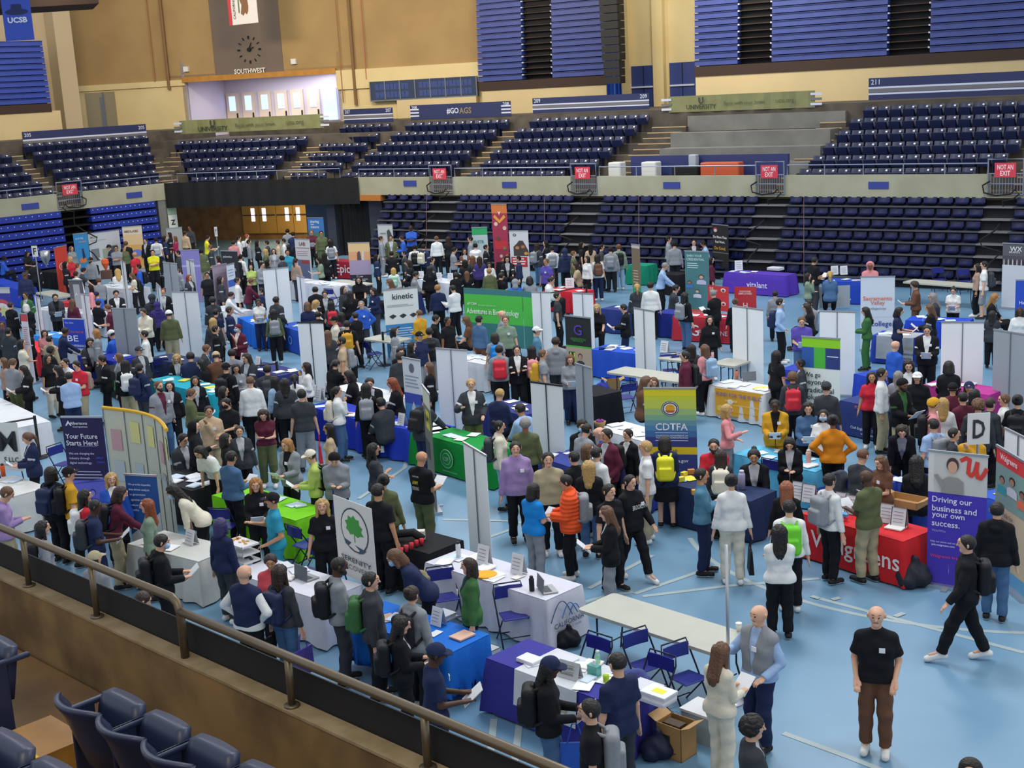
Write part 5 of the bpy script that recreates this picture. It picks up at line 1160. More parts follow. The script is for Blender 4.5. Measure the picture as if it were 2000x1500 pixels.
cloth_table((1800, 752), (1932, 772), 'B83A90', 'magenta cloth behind the white baseball cap', land='magenta table', n=5, where='magenta cloth')
cloth_table((1432, 886), (1592, 922), '5FB8DC', 'aqua blue cloth between pink blazer and black jacket', land='aqua table', n=9, where='aqua cloth')
T45 = cloth_table((1300, 944), (1466, 980), '28365A', 'dark slate cloth with large white letters', land='dark slate lettered table', n=9, where='dark slate cloth', texts=[('CDTFA', .58, .40, .8, 'DDE2EC'), ('CALIFORNIA DEPARTMENT OF', .58, .24, .7, 'C8D0DC'), ('TAX AND FEE ADMINISTRATION', .58, .16, .7, 'C8D0DC'), ('(', .08, .38, .12, '8A94A8', .3)], cols=['E4E6EA', 'E8D84A', '9FC0E0', '2C4C90'])
T46 = cloth_table((1565, 1003), (1764, 1058), 'D0282E', 'scarlet cloth with white script lettering, framed notices on top', land='scarlet notice table', n=6, where='scarlet cloth', texts=[('Walgreens', .55, .36, 1.7, 'EDE4E4')])
cloth_table((1640, 934), (1716, 953), '3450B0', 'blue cloth left of the dark seated person', land='blue table by grey jacket', n=3, where='blue cloth by grey jacket')
cloth_table((1748, 940), (1812, 955), '3450B0', 'blue cloth behind the black haired seated person', n=6, where='blue cloth behind seated person')
cloth_table((1052, 892), (1112, 912), '3A4690', 'indigo cloth with white papers left of the maroon jacket', land='indigo papers table', n=5, where='indigo papers cloth')
cloth_table((1165, 836), (1255, 862), 'D9DCDE', 'white cloth table left of the yellow and blue banner', land='white table by the yellow banner', n=4, where='white cloth by yellow banner')
cloth_table((1160, 905), (1250, 930), '3C4A9C', 'violet blue cloth in front of the maroon jacket', n=5, where='violet blue cloth')
cloth_table((1905, 965), (1948, 978), '3A5FC8', 'blue cloth with yellow sheet right of the purple banner', n=2, where='blue right cloth', cols=['E8E04A'])
cloth_table((752, 1058), (838, 1082), '1C1C1F', 'black cloth table covered with cups and gear', land='black gear table')
cloth_table((945, 790), (1020, 812), '2E3778', 'dark indigo cloth behind the green table', n=4, where='dark indigo cloth', land='dark indigo table')
cloth_table((-30, 548), (34, 566), '2046C0', 'blue cloth with white lettering at the far left', texts=[('Jamboree', .55, .4, .9, 'D8E0F4')], land='far left blue table')
bare_table((66, 572), (112, 582), 'bare cream table behind the black suit, left')
cloth_table((74, 530), (112, 533), '141519', 'black cloth table by the red arch banner')
cloth_table((180, 560), (262, 566), 'D4D6DC', 'white cloth table by the orange sculpture', n=6, where='white left cloth', land='white table by the orange sculpture')
cloth_table((112, 590), (150, 594), 'C8303C', 'small red cloth behind the black suit, left')
cloth_table((60, 604), (60+150, 618), 'C0C4CC', 'white cloth table along the left middle row', n=8, where='left middle cloth')
cloth_table((640, 510), (690, 512), '9E2436', 'dark red cloth with white lettering near the curtain', texts=[('Epic', .6, .4, .8, 'EDE0E0')], land='dark red table')
cloth_table((880, 700), (945, 712), 'D6D8DC', 'white cloth table under the green booth', n=6, where='white booth cloth')
cloth_table((750, 575), (790, 580), '24305E', 'navy cloth behind the white product banner')
cloth_table((1222, 518), (1262, 520), '188A6A', 'teal green cloth by the brown feather banner', land='teal green cloth')
cloth_table((1284, 535), (1324, 538), '17181C', 'black cloth behind the light blue shirt')
cloth_table((405, 602), (455, 612), 'CED4DC', 'white cloth beside the tall photo banner', n=5, where='white cloth by photo banner')
cloth_table((1112, 762), (1162, 775), '16181E', 'black cloth by the cardboard box')
# ---------------- roll-ups seen from behind
RB = [((335, 569, 386, 569), 'tall white banner back with centre pole, left middle', 'tall white left panel'), ((218, 601, 265, 602), 'grey banner back right of the maroon shirt', 'grey left panel'),
 ((318, 511, 345, 514), 'pale grey banner back under the purple screen', None), ((363, 505, 378, 510), 'narrow white banner back behind the purple screen', None),
 ((513, 526, 563, 521), 'wide white banner back left of the brown ponytail', 'wide white back panel'), ((579, 537, 594, 541), 'narrow white banner back beside the brown ponytail', None),
 ((581, 629, 631, 629), 'cream banner back with black top bar and seam', 'cream black-topped panel'), ((851, 679, 911, 683), 'white banner back behind the lanyard man', 'white panel by the lanyard person'),
 ((905, 862, 949, 888), 'tall white banner back standing alone on open floor', 'lone tall white panel'), ((1036, 744, 1098, 752), 'white banner back beside the blue folding chair', 'white panel by the blue chair'),
 ((1123, 708, 1155, 718), 'narrow grey banner back by the headphones person', 'narrow grey panel'), ((1238, 600, 1278, 607), 'slim white banner back left of the red table', 'slim white panel'),
 ((1430, 596, 1490, 604), 'broad white banner back by the masked blue shirt', 'broad white panel'), ((1601, 606, 1670, 608), 'broad white banner back behind the green white banner', None),
 ((1839, 628, 1922, 628), 'large white banner back right of the black suit', 'large white right panel'), ((1941, 642, 2010, 653), 'grey banner back at the right edge', 'grey right edge panel'),
 ((1963, 834, 2020, 862), 'white banner back behind the red portrait banner', None), ((67, 577, 77, 581), 'very narrow white banner back by the bare cream table', None),
 ((157, 573, 173, 576), 'narrow white banner back beside the maroon shirt', None), ((235, 507, 244, 512), 'thin white banner edge beside the blond hair', None),
 ((305, 552, 313, 560), 'thin white banner edge by the white cap', None), ((1118, 571, 1158, 573), 'white banner back right of the jersey person', None), ((1038, 569, 1074, 570), 'pale banner back at the green booth right end', None)]
for c, lab, ld in RB:
    g = 'grey' in lab.split()[:2]; rollback(*c, lab, m=gypanel if g else whpanel, land=ld, dark_top='black top' in lab or 'blue folding' in lab)
# ---------------- roll-ups seen from the front
def lines(u0, v0, n, dv, c, w=.7, hh=.012): return [(u0, v0+dv*i, u0+w*random.uniform(.75, 1), v0+dv*i+hh, c) for i in range(n)]
rollfront(119, 813, 199, 813, '231B50', 'dark purple recruiting banner with white headline and blue photo', texts=[('Albertsons', .42, .065, .42, 'E8E6F2'), ('Companies', .45, .10, .36, 'E8E6F2', .02), ('Your Future', .45, .19, .78, 'E8E6F2'), ('Starts Here!', .45, .255, .78, 'E8E6F2'),
  ('We are changing the', .40, .36, .62, 'C8C4E4'), ('industry through', .34, .405, .5, 'C8C4E4'), ('digital technology.', .36, .45, .55, 'C8C4E4'), ('APPLY', .83, .40, .18, '4A5AE0'), ('TODAY!', .85, .44, .2, '4A5AE0')],
  rects=[(.0, .62, 1, 1, '6B6CD8'), (.33, .335-.05, .8, .29, '8A84C0')]+lines(.08, .53, 3, .03, 'B8B4D8', .85, .010), polys=[([(0, .66), (1, .59), (1, .62), (0, .62)][::-1], '6B6CD8'), ([(.08, .09), (.16, .04), (.24, .09), (.2, .09), (.16, .065), (.12, .09)][::-1], 'E8E6F2')]+person_shape(.55, .74, .13, .38, '8C8CE4', '3C3C90', '4A4CB8'), land='dark purple recruiting banner')
e = rollfront(-24, 825, 33, 826, 'DCDEDA', 'white easel sign with a huge black M', h=1.75, z0=.75, base=False, name='easel_sign', texts=[('M', .60, .38, .62, '22242A', .42), ('S LLC', .66, .76, .5, '22242A'), ('consulting firm', .62, .87, .6, '8A8E92')], land='huge letter M sign')
tr = [(0.50, .42), (.40, .44), (.36, .40), (.30, .38), (.33, .33), (.28, .28), (.36, .26), (.38, .20), (.46, .22), (.52, .18), (.58, .22), (.66, .22), (.66, .28), (.74, .31), (.70, .36), (.76, .41), (.66, .42), (.60, .45), (.53, .43), (.53, .52), (.50, .52)]
SR = rollfront(650, 966, 725, 994, 'D9DAD4', 'white recovery centre sign with green tree in an oval', h=1.95, z0=.72, base=False, name='easel_sign',
  polys=[(circ(.52, .36, .36, .78), '3A4650'), (circ(.52, .36, .335, .78), 'DCDDD8'), ([(u, v-.01) for u, v in tr][::-1], '3F9A3C'), ([(.22, .50), (.42, .53), (.34, .58), (.56, .63), (.40, .60), (.26, .57)][::-1], '3E5264'), ([(.50, .545), (.80, .57), (.70, .62), (.60, .64), (.62, .59)][::-1], '3E5264')], texts=[('SERENITY', .52, .75, .78, '33383E', .065), ('RECOVERY', .52, .85, .78, '6A6E72', .065)], land='recovery tree sign')
rollfront(243, 925, 305, 928, '1F5298', 'blue banner with white text lines beside the curved display', h=1.6, texts=[('We provide impactful,', .45, .12, .72, 'D8E2F0'), ('data-driven analysis', .42, .18, .66, 'D8E2F0'), ('to government', .36, .24, .5, 'D8E2F0'), ('agencies to help', .40, .30, .56, 'D8E2F0'), ('reform healthcare', .42, .36, .6, 'D8E2F0'), ('policy.', .26, .42, .2, 'D8E2F0')], polys=[([(0, .72), (.95, .45), (1, .43), (1, 1), (0, 1)][::-1], 'C8CCC8')], land='small blue text banner')
rollfront(1257, 757, 1359, 757, 'C9D23A', 'yellow to blue banner with a round seal and white letters', texts=[('CDTFA', .52, .37, .62, 'E8EDF2'), ('CALIFORNIA DEPARTMENT OF', .52, .455, .62, 'D8E0EC'), ('TAX AND FEE ADMINISTRATION', .52, .475, .62, 'D8E0EC'), ('VISIT US:', .5, .60, .25, '4A4636'), ('cdtfa.ca.gov', .6, .70, .45, 'E8ECF4')],
  rects=[(0, 0, 1, .08, 'E0D82A'), (0, .12, 1, .2, 'C2CF55'), (0, .2, 1, .26, '9DBF7C'), (0, .26, 1, .31, '7FB08C'), (0, .31, 1, .36, '6599A6'), (0, .36, 1, .41, '4F87AE'), (0, .41, 1, .47, '3F6FA4'), (0, .47, 1, 1, '353F7E'), (0, .565, 1, .635, 'E8C91E'), (.2, .425, .83, .43, 'D8E0EC'), (.2, .50, .83, .505, 'D8E0EC')], polys=[(circ(.5, .20, .17, .42), '2F3E70'), (circ(.5, .20, .155, .42), 'E8ECD8'), (circ(.5, .20, .145, .42), '2F3E70'), (circ(.5, .20, .12, .42), 'E4E6D0'), (circ(.5, .195, .09, .42), 'E0A42A'), ([(.4, .215), (.6, .215), (.56, .235), (.44, .235)][::-1], 'B85A2A')], land='yellow and blue seal banner')
rollfront(1814, 878, 1930, 890, '4A37B8', 'purple pharmacy banner with portrait and bold white headline', h=2.15, rects=[(0, 0, 1, .31, 'CFCDC8'), (0, 0, .1, .31, 'DDDAD4')], polys=ribbon([(.56, .055), (.64, .035), (.70, .045), (.69, .09), (.68, .14), (.73, .16), (.79, .13), (.83, .06), (.82, .12), (.84, .165), (.89, .17), (.94, .14), (.985, .10)], .035, .42, 'DC3E38')+person_shape(.42, .10, .19, .42, 'D8A88C', '4A3630', '9A9690')+[([(.1, .18), (.16, .17), (.30, .25), (.24, .28)][::-1], '9A9690')],
  texts=[('Driving our', .42, .365, .68, 'EDEBF8'), ('business and', .46, .425, .76, 'EDEBF8'), ('your own', .36, .485, .56, 'EDEBF8'), ('success.', .32, .545, .48, 'EDEBF8'), ('Win/Win', .2, .595, .24, 'A8A0DC'), ('Help our stores and our communities', .40, .68, .68, 'D8D4F0'), ('join.walgreens.com', .28, .705, .4, 'EDEBF8'), ('Walgreens brand', .34, .79, .56, 'E0447A')], land='purple headline banner')
rollfront(1947, 868, 2014, 908, 'C7B493', 'red topped portrait banner at the right edge', rects=[(0, 0, 1, .13, 'D2363A'), (0, .13, 1, .44, '7C9C94'), (0, .9, 1, 1, '5AA0C8')], polys=person_shape(.2, .24, .14, .3, 'A8785C', '2E221C', '2E9AA0')+person_shape(.5, .21, .15, .3, 'B07E60', '2A1E18', 'C8CCD0')+person_shape(.8, .26, .14, .3, '8E5E48', '2A1E18', 'DC6A48'), texts=[('Walgreens', .4, .07, .5, 'F0E4E4'), ('Pride for', .4, .49, .35, '5A5248'), ('pharmacy', .4, .54, .4, '5A5248'), ('careers', .4, .59, .35, '5A5248'), ('1 IN THE', .6, .72, .2, 'B84A4A'), ('BEST', .6, .76, .2, 'B84A4A')], land='red topped portrait banner')
rollfront(1566, 656, 1641, 661, 'E4ECE6', 'white banner with lime top and rounded black sentence', h=2.1, rects=[(0, 0, 1, .115, '8FD420'), (0, .115, .32, .34, '2C5CA8'), (.32, .115, .62, .34, '4CB83C'), (.62, .115, 1, .34, '2A3C7C'), (.66, .2, .95, .21, 'D8E0EC')], texts=[('We go', .28, .42, .44, '2A3A40'), ('beyond', .34, .50, .52, '2A3A40'), ('traditional', .46, .58, .76, '2A3A40'), ('solutions.', .42, .66, .68, '2A3A40')], land='lime topped solutions banner')
rollfront(1681, 540, 1748, 539, 'D4DCE6', 'white banner with orange valley lettering', texts=[('Sacramento', .5, .30, .85, 'D87A62'), ('Valley', .5, .37, .42, 'D87A62'), ('collegecorps', .5, .445, .5, '8A929A'), ('college', .62, .66, .6, '2F4C9C')], rects=[(.05, .56, .95, .565, 'B8C4D0')], land='orange lettered valley banner')
rollfront(748, 566, 815, 560, 'DCE2E2', 'white product banner with black chips and blue foot', rects=[(0, .52, 1, 1, '3E86C0')]+lines(.1, .58, 9, .035, 'C8DCEC', .7, .012)+lines(.08, .235, 2, .02, '9AA0A4', .8, .008), texts=[('kinetic', .55, .115, .6, '2C3038')], polys=[([(u, .40), (u+.12, .37), (u+.22, .40), (u+.1, .44)][::-1], '2E3436') for u in (.12, .42, .72)], land='product chip banner')
rollfront(1103, 615, 1153, 620, '1C2224', 'dark banner with purple green G logo above a worker photo', texts=[('G', .5, .17, .32, '5A3CA8', .13), ('GREENTECH', .5, .285, .6, '3E8A3C'), ('MECHANICAL', .5, .31, .4, '3E8A3C')], rects=[(0, .38, 1, .84, 'B4A490'), (0, .37, 1, .39, '4CB43C'), (.1, .45, .35, .8, '3C4C3C'), (.15, .46, .2, .78, 'C8DC2C'), (.3, .46, .35, .78, 'C8DC2C'), (0, .74, .25, .84, '2C50B0')], polys=person_shape(.55, .5, .16, .32, 'C09074', '5A3A28', '3A3C40')+[(circ(.2, .68, .12, .3), 'E8882C')], land='dark G logo banner')
rollfront(679, 474, 721, 473, 'D8B48C', 'sunset figure banner with black lower part', rects=[(0, 0, 1, .18, 'E4C08C'), (0, .18, 1, .34, 'E0A478'), (0, .34, 1, .62, 'A898B4'), (0, .62, 1, 1, '2C2A32')]+lines(.12, .70, 4, .03, 'D0D0D4', .75, .012), polys=[([(.4, .20), (.5, .16), (.55, .2), (.58, .34), (.38, .34)][::-1], '5A4650'), ([(.62, .2), (.68, .14), (.72, .15), (.7, .34), (.6, .34)][::-1], 'D8D0C8'), (circ(.5, .9, .14, .4), 'D8D8DC')], texts=[('Grow', .45, .65, .3, 'E0DCE0')], land='sunset banner')
rollfront(575, 466, 604, 467, 'D8D4D4', 'small white banner with grey photo and red bar', rects=[(.1, .42, .9, .85, '6A7290'), (.35, .43, .9, .5, 'A84444'), (.05, .18, .95, .19, 'A03C3C')]+lines(.1, .25, 3, .04, 'B08080', .8, .01), texts=[('LAB', .5, .1, .4, '8A3C40')])
rollfront(600, 425, 631, 425, '3A74B8', 'blue banner with white sharing headline near the doors', rects=[(0, .35, 1, 1, '3E7A5C')], texts=[('sharing', .45, .10, .55, 'DCE6F2'), ('our', .3, .16, .22, 'DCE6F2'), ('nature', .45, .22, .5, 'DCE6F2')])
rollfront(737, 438, 766, 438, 'C8CCCC', 'black and white horse banner by the bleachers', polys=[([(.6, .15), (.75, .1), (.9, .2), (.95, .5), (.7, .5), (.62, .35)][::-1], '4A5250')], texts=[('ZOETIS', .35, .2, .4, '3A3E42')], rects=[(0, .5, 1, 1, '5E6462')])
rollfront(921, 444, 951, 443, 'B8C8C8', 'pale banner with green top and PVI letters', rects=[(0, 0, 1, .16, '2FA864')], texts=[('PVITR', .42, .3, .7, '3A7A80')], land='green topped letters banner')
rollfront(959, 398, 989, 398, 'A83450', 'tall crimson fruit banner with yellow ribbon', h=2.9, rects=[(0, 0, 1, .14, 'D8783C'), (.1, .55, .9, .68, 'C8343C')], polys=[(circ(.25, .30, .12, .25), 'E4C8B0'), (circ(.8, .36, .12, .25), 'D8C0A8'), (circ(.35, .52, .14, .25), '6A4A3A'), (circ(.5, .78, .1, .25), 'E0CCB8'), (circ(.75, .66, .1, .25), '5E8A44'), ([(.2, .16), (.5, .24), (.8, .16), (.9, .2), (.5, .29), (.1, .2)][::-1], 'E8A040'), ([(.1, .95), (.9, .74), (1, .8), (.3, 1)][::-1], 'E0904A'), ([(.4, .1), (.5, .13), (.6, .1), (.5, .17)][::-1], 'F0E8D8')], land='tall fruit banner')
rollfront(994, 450, 1031, 450, 'D8D8DA', 'white health banner with hands photo and red block', rects=[(.05, .52, .9, .72, 'C42C34')]+lines(.12, .545, 3, .05, 'F0DCDC', .7, .025), polys=[([(.2, .45), (.2, .32), (.4, .25), (.5, .2), (.7, .2), (.85, .3), (.98, .4), (.98, .5), (.2, .5)][::-1], '4A3E38'), (circ(.4, .34, .1, .3), 'C08454'), (circ(.7, .32, .1, .3), 'B87844'), (circ(.85, .45, .1, .3), 'E0983C'), (circ(.28, .09, .09, .3), '4E4844'), (circ(.28, .09, .04, .3), 'D8D8DA')], land='health hands banner')
rollfront(1233, 476, 1249, 478, '7A6A54', 'narrow brown patterned banner with green foot', rects=[(0, 0, 1, .07, 'C8C4BC'), (0, .72, 1, 1, '2FA05C')]+lines(.15, .45, 5, .05, 'C8B898', .7, .015), land='narrow brown banner')
rollfront(1337, 489, 1384, 491, '4A7C80', 'teal credential banner with people portraits', rects=[(0, 0, 1, .02, 'C8D4D4'), (0, .96, 1, 1, 'D05A50')]+lines(.1, .20, 3, .035, 'C0D8D8', .5, .012), polys=person_shape(.68, .42, .2, .24, 'D8A88C', '4A2E22', 'C4BCD8')+person_shape(.18, .52, .15, .24, 'B87858', '3A2418', '4A7CC8')+person_shape(.5, .66, .17, .24, 'D8B098', '5A4638', 'D8D0E0'), texts=[('EARN YOUR', .42, .08, .62, 'C8E0E0'), ('CREDENTIAL', .46, .14, .75, 'C8E0E0')], land='teal credential banner')
rollfront(1391, 437, 1422, 440, '17171A', 'black banner with white and orange words on the right', texts=[('Do More Than', .5, .24, .85, 'E4E4E0'), ('Real Work.', .5, .33, .6, 'E4E4E0'), ('Do Good.', .5, .45, .7, 'D89A3A')], rects=[(.2, .41, .85, .485, '2A2218'), (0, .53, 1, .54, '8A8070')], polys=[(circ(.2, .1, .14, .3), '8A2C30'), (circ(.2, .12, .1, .3), 'C8C0BC')], land='black and gold banner')
rollfront(1959, 474, 2012, 476, '4C4652', 'dark vineyard banner with W and bottles, right edge', rects=[(0, .0, 1, .2, '5A5560'), (0, .34, 1, 1, 'C4C8D0')], polys=[([(u-.015, .34), (u-.015, .28), (u-.006, .25), (u+.006, .25), (u+.015, .28), (u+.015, .34)][::-1], '2A2228' if i % 2 else 'D4D0CC') for i, u in enumerate(np.linspace(.06, .95, 12))], texts=[('WX', .5, .09, .45, 'D8DCD8'), ('BRANDS', .45, .14, .4, 'C8CCCC')], land='dark vineyard banner')
rollfront(1984, 546, 2025, 546, '2250C4', 'plain cobalt banner cut by the right edge', texts=[('Health', .5, .3, .6, 'D8E0F4')])
rollfront(1382, 556, 1423, 561, 'C2383C', 'red profile board with round portraits', h=1.55, z0=.8, base=False, name='display_board', texts=[('THE', .2, .12, .2, 'F0D8D8'), ('COMPANY', .3, .2, .4, 'F0D8D8')], polys=[(circ(.75, .15, .12, .7), 'E8DCD8'), (circ(.75, .17, .07, .7), '7A3434'), (circ(.75, .7, .12, .7), 'E8DCD8'), (circ(.75, .72, .07, .7), '7A3434')], land='red profile boards')
rollfront(1434, 560, 1477, 560, 'B83038', 'red text board right of the round portrait board', h=1.5, z0=.8, base=False, name='display_board', texts=[('FOODONE', .5, .2, .5, 'F0D8D8'), ('EMPLOYEES', .5, .3, .6, 'F0D8D8'), ('H', .5, .82, .2, 'F0D8D8', .25)])
rollfront(105, 484, 129, 478, 'D2402F', 'red banner with a white circle arch logo', polys=[(circ(.55, .42, .32, .26), 'F0DCD8'), (circ(.55, .42, .27, .26), 'D2402F'), ([(.42, .52), (.42, .38), (.55, .34), (.68, .38), (.68, .52), (.6, .52), (.6, .42), (.5, .42), (.5, .52)][::-1], 'F0DCD8')], land='red arch banner')
rollfront(142, 457, 170, 454, '2F86C0', 'sky blue banner with orange figure at the back left', texts=[('SUTTER', .4, .12, .55, 'C8E0F0'), ('careers', .6, .2, .5, 'E8A050')], polys=[(circ(.5, .62, .25, .25), 'D8783C'), ([(.5, .35), (.6, .35), (.7, .55), (.5, .6)][::-1], '1C2C50')], land='sky blue back banner')
rollfront(171, 456, 232, 448, 'C4C8CC', 'wide pale banner with grey machine pictures', h=1.9, rects=[(.05, .42, .3, .75, '7A8088'), (.4, .45, .6, .72, '9AA090'), (.68, .4, .9, .6, '50545C'), (.05, .2, .55, .215, '9A9EA2')], texts=[('MOSYS', .18, .12, .24, '8A8A70')], land='wide pale machine banner')
rollfront(238, 443, 276, 440, 'D8A458', 'orange fading banner with a blue disc', rects=[(0, 0, 1, .2, 'D8CCB8'), (0, .2, 1, .45, 'DCBC8C')], polys=[(circ(.62, .64, .3, .28), '6A78C8')], texts=[('MIDLABS', .45, .12, .7, '7A5C34')], land='orange disc banner')
rollfront(352, 488, 388, 487, '8C84C4', 'lavender screen banner near the entrance', rects=[(0, .3, 1, .34, 'B8B0E0')], texts=[('tenaya', .5, .2, .4, 'D8D4F0')], land='lavender screen')
rollfront(324, 446, 355, 443, 'A4A8A8', 'plain grey board beside the entrance pier', h=1.7)
rollfront(414, 519, 442, 514, '9A8C9C', 'lilac photo banner with curved top', rects=[(.1, .15, .9, .85, '8A7488'), (.3, .3, .6, .8, '6A5468')], land='lilac photo banner')
rollfront(442, 517, 457, 513, 'D4DAE4', 'white and blue striped text banner beside lilac one', rects=[(0, .28, 1, .4, '3A5CB8'), (0, .55, 1, .62, '3A5CB8')]+lines(.1, .1, 3, .05, '8A9AC0', .8, .015))
rollfront(431, 489, 463, 490, '2C2A30', 'dark group photo banner near the entrance', polys=person_shape(.2, .3, .14, .3, 'C09474', '2A1E18', '8C8C94')+person_shape(.7, .28, .14, .3, 'B88868', '2A1E18', 'A09C98'), texts=[('palomino', .4, .12, .55, 'D0D0D4')])
rollfront(-12, 561, 18, 561, '3C3C9C', 'striped red and white banner with a star badge, left edge', polys=[(circ(.35, .42, .75, .36, r2=.62), 'C8505C'), (circ(.35, .46, .65, .36, r2=.55), 'E4DCE0'), (circ(.35, .5, .54, .36, r2=.46), 'C8505C'), (circ(.35, .54, .44, .36, r2=.37), '3C3C9C'), ([(.45+(.3 if i % 2 else .18)*math.cos(i*math.pi/7), .40+(.3 if i % 2 else .18)*.36*math.sin(i*math.pi/7)) for i in range(14)], 'C8CC8C')], rects=[(0, 0, 1, .1, 'C8C8C8')], land='striped star badge banner')
rollfront(39, 611, 52, 612, 'E0DCE0', 'narrow white banner with red top, left side', rects=[(0, 0, 1, .12, 'D84A50')]+lines(.15, .2, 9, .03, 'C8909C', .7, .012))
rollfront(122, 621, 165, 622, '2244C4', 'bright blue poster with bold be the difference words', h=1.85, z0=.5, base=False, name='poster_stand', texts=[('YOU MAY BE', .6, .30, .6, 'D8706C'), ('BE', .38, .44, .5, 'E8ECF8', .13), ('THE DIFFERENCE', .5, .60, .88, 'E8ECF8', .05), ('CAL OSHA', .3, .1, .4, 'C8D0F0')], rects=[(0, .66, 1, 1, 'C8CCD4'), (.62, .72, .85, .9, '6A5A50'), (0, 0, .03, .66, 'D8DCE4'), (.97, 0, 1, .66, 'D8DCE4'), (0, 0, 1, .025, 'D8DCE4')], land='be the difference poster')
rollfront(133, 546, 160, 546, '5C5660', 'small photo banner with a white logo, left', h=1.8, rects=[(.3, .1, .75, .75, 'A8A8AC')], texts=[('A', .5, .3, .2, 'E8E8E8')])
rollfront(785, 697, 820, 703, 'DCE2EA', 'white banner with a capitol photo beside the grey hoodie', h=2.2, rects=[(0, .36, 1, .47, '3A50B4'), (0, .47, 1, 1, '4A8AC8')]+lines(.1, .18, 4, .035, '9AA4B4', .8, .014), polys=[(circ(.5, .1, .14, .35), '6A6E78'), ([(.2, .75), (.2, .6), (.35, .58), (.4, .5), (.5, .44), (.6, .5), (.65, .58), (.8, .6), (.8, .75)][::-1], 'C8CCD8')], land='capitol photo banner')
rollfront(824, 750, 838, 768, '6E7066', 'tall narrow camouflage recruiting banner seen edge on', h=2.35, rects=[(0, 0, 1, .15, 'C8CCBC'), (.3, .18, .8, .34, 'C8C030'), (0, .45, .6, .6, '3E423C'), (.4, .7, 1, .85, '4A4E44')], texts=[('ARMY', .5, .25, .6, '2A2C28')], land='camouflage banner')
# U-shaped green booth wall
P = [at(905, 562, 2.0), at(1020, 568, 2.0), at(1040, 570, 2.0)]
for (A, B, lab, tx) in (((905, 562), (1019, 568), 'long bright green booth wall with white headline', [('#YCBM', .14, .27, .16, 'D8F0D0'), ('Biological Laboratories', .40, .29, .30, 'A8E0A0'), ('Adventures in Biotechnology', .49, .41, .90, 'E4F4E0', .13)]), ((1020, 568), (1040, 570), 'short green side panel of the booth wall', [])):
    rollfront(*A, *B, '4FC04A', lab, h=2.0, z0=.3, base=False, name='booth_wall', rects=[(0, 0, 1, .10, '3E7C80'), (0, .60, 1, 1, '3A7C7A')], texts=tx, land='green booth wall' if tx else None)
# curved cream display wall with yellow top
a, b = at(201, 796, 2.3), at(325, 840, 2.3); e = empty('curved_display', Vector((a.x, a.y, 0))); n = 5; A_ = Vector((a.x, a.y, 0)); B_ = Vector((b.x, b.y, 0)); ex = (B_-A_); L = ex.length; ex.normalize(); nn = Vector((ex.y, -ex.x, 0))
pts = [A_+ex*(L*t)+nn*(.30*math.sin(math.pi*t)*-1) for t in np.linspace(0, 1, 21)]
for k in range(5):
    q = MB(); seg = pts[k*4:k*4+5]; vs = [p-A_+Vector((0, 0, z)) for z in (.05, 2.3) for p in seg]; q.add(vs, [(i, i+1, 5+i+1, 5+i) for i in range(4)]); q.build('display_panel', mat('display_cream', 'C9C8B0', .6, col2='C0C4B4', scale=1.2), e)
    q = MB(); p = seg[0]-A_+nn*.012; q.tube([p+Vector((0, 0, .05)), p+Vector((0, 0, 2.3))], .008, 5); q.build('panel_seam', mat('pole_grey', '7E868C', .4, metal=.5), e)
    for j, (cc, z0_, z1_) in enumerate((('C49AA0', 1.5, 1.9), ('B4C0C4', .9, 1.3), ('D8D48C', 1.7, 2.1))[k % 3:k % 3+2]):
        q = MB(); p0, p1 = seg[1]-A_+nn*(.012+.003*j), seg[3]-A_+nn*(.012+.003*j); q.add([p0+Vector((0, 0, z0_)), p1+Vector((0, 0, z0_)), p1+Vector((0, 0, z1_)), p0+Vector((0, 0, z1_))], [(0, 1, 2, 3)]); q.build('printed_block', ink(cc), e)
q = MB(); q.tube([p-A_+Vector((0, 0, 2.3)) for p in pts], .035, 6); q.build('yellow_top', ink('D8A820'), e)
lettering('YOUR DATA', pts[14]+nn*.02+Vector((0, 0, 1.25)), ex, (0, 0, 1), .9, 'A8ACA4', e, .01, off=.03)
tag(e, 'curved cream display wall with a yellow top edge', 'banner'); LAND.append(('curved cream display', 265, 880))
# yellow fund banner on its table front
a, ex, n_, L = pan_frame(1398, 752, 1490, 767, .72); up = Vector((0, 0, 1))
rollfront(1396, 757, 1492, 771, 'DDA026', 'yellow banner for the public fund hung on a table front', h=.74, z0=.12, base=False, name='table_banner', texts=[('FUND FOR THE PUBLIC', .5, .2, .92, '7A6C9C', .15), ('INTEREST', .35, .42, .25, 'F0D890', .08), ('Join us today for a better future', .6, .55, .6, 'F0D890', .07), ('www.fundstaff.org', .6, .85, .55, 'B87820', .07)], polys=[(circ(.32, .45, .06, 1.5), 'E8ECF0'), (circ(.12, .75, .08, 1.6), 'E8C060')])
# ---------------- letter signs on poles and loose poles
def pole_sign(px, py, letter, label, zt, w_=.34, h_=.42, pole='8C9298', dx=0):
    p = at(px, py, zt); e = empty('pole_sign', Vector((p.x, p.y, 0))); q = MB(); q.tube([(0, 0, 0), (0, 0, zt-.05)], .02, 8); q.lathe([(.22, 0), (.22, .02), (.03, .03)], 16); q.build('pole', alu, e)
    q = MB(); q.box(-w_/2, w_/2, -.035, -.02, zt-h_, zt); q.build('sign_board', whitep, e)
    if letter: lettering(letter, p*1+Vector((0, -.04, -h_/2)), (1, 0, 0), (0, 0, 1), w_*.55, '2A2C30', e, .02, h=h_*.6)
    tag(e, label, 'sign'); return e
pole_sign(67, 480, 'F', 'white pole sign with the letter F, far left', 2.7, .22, .42); pole_sign(421, 443, 'Y', 'thin white pole sign seen edge on by the entrance', 2.6, .12, .4)
pole_sign(1911, 806, 'D', 'white pole sign with a big black letter D', 2.25, .36, .52); LAND.append(('letter D sign', 1910, 850))
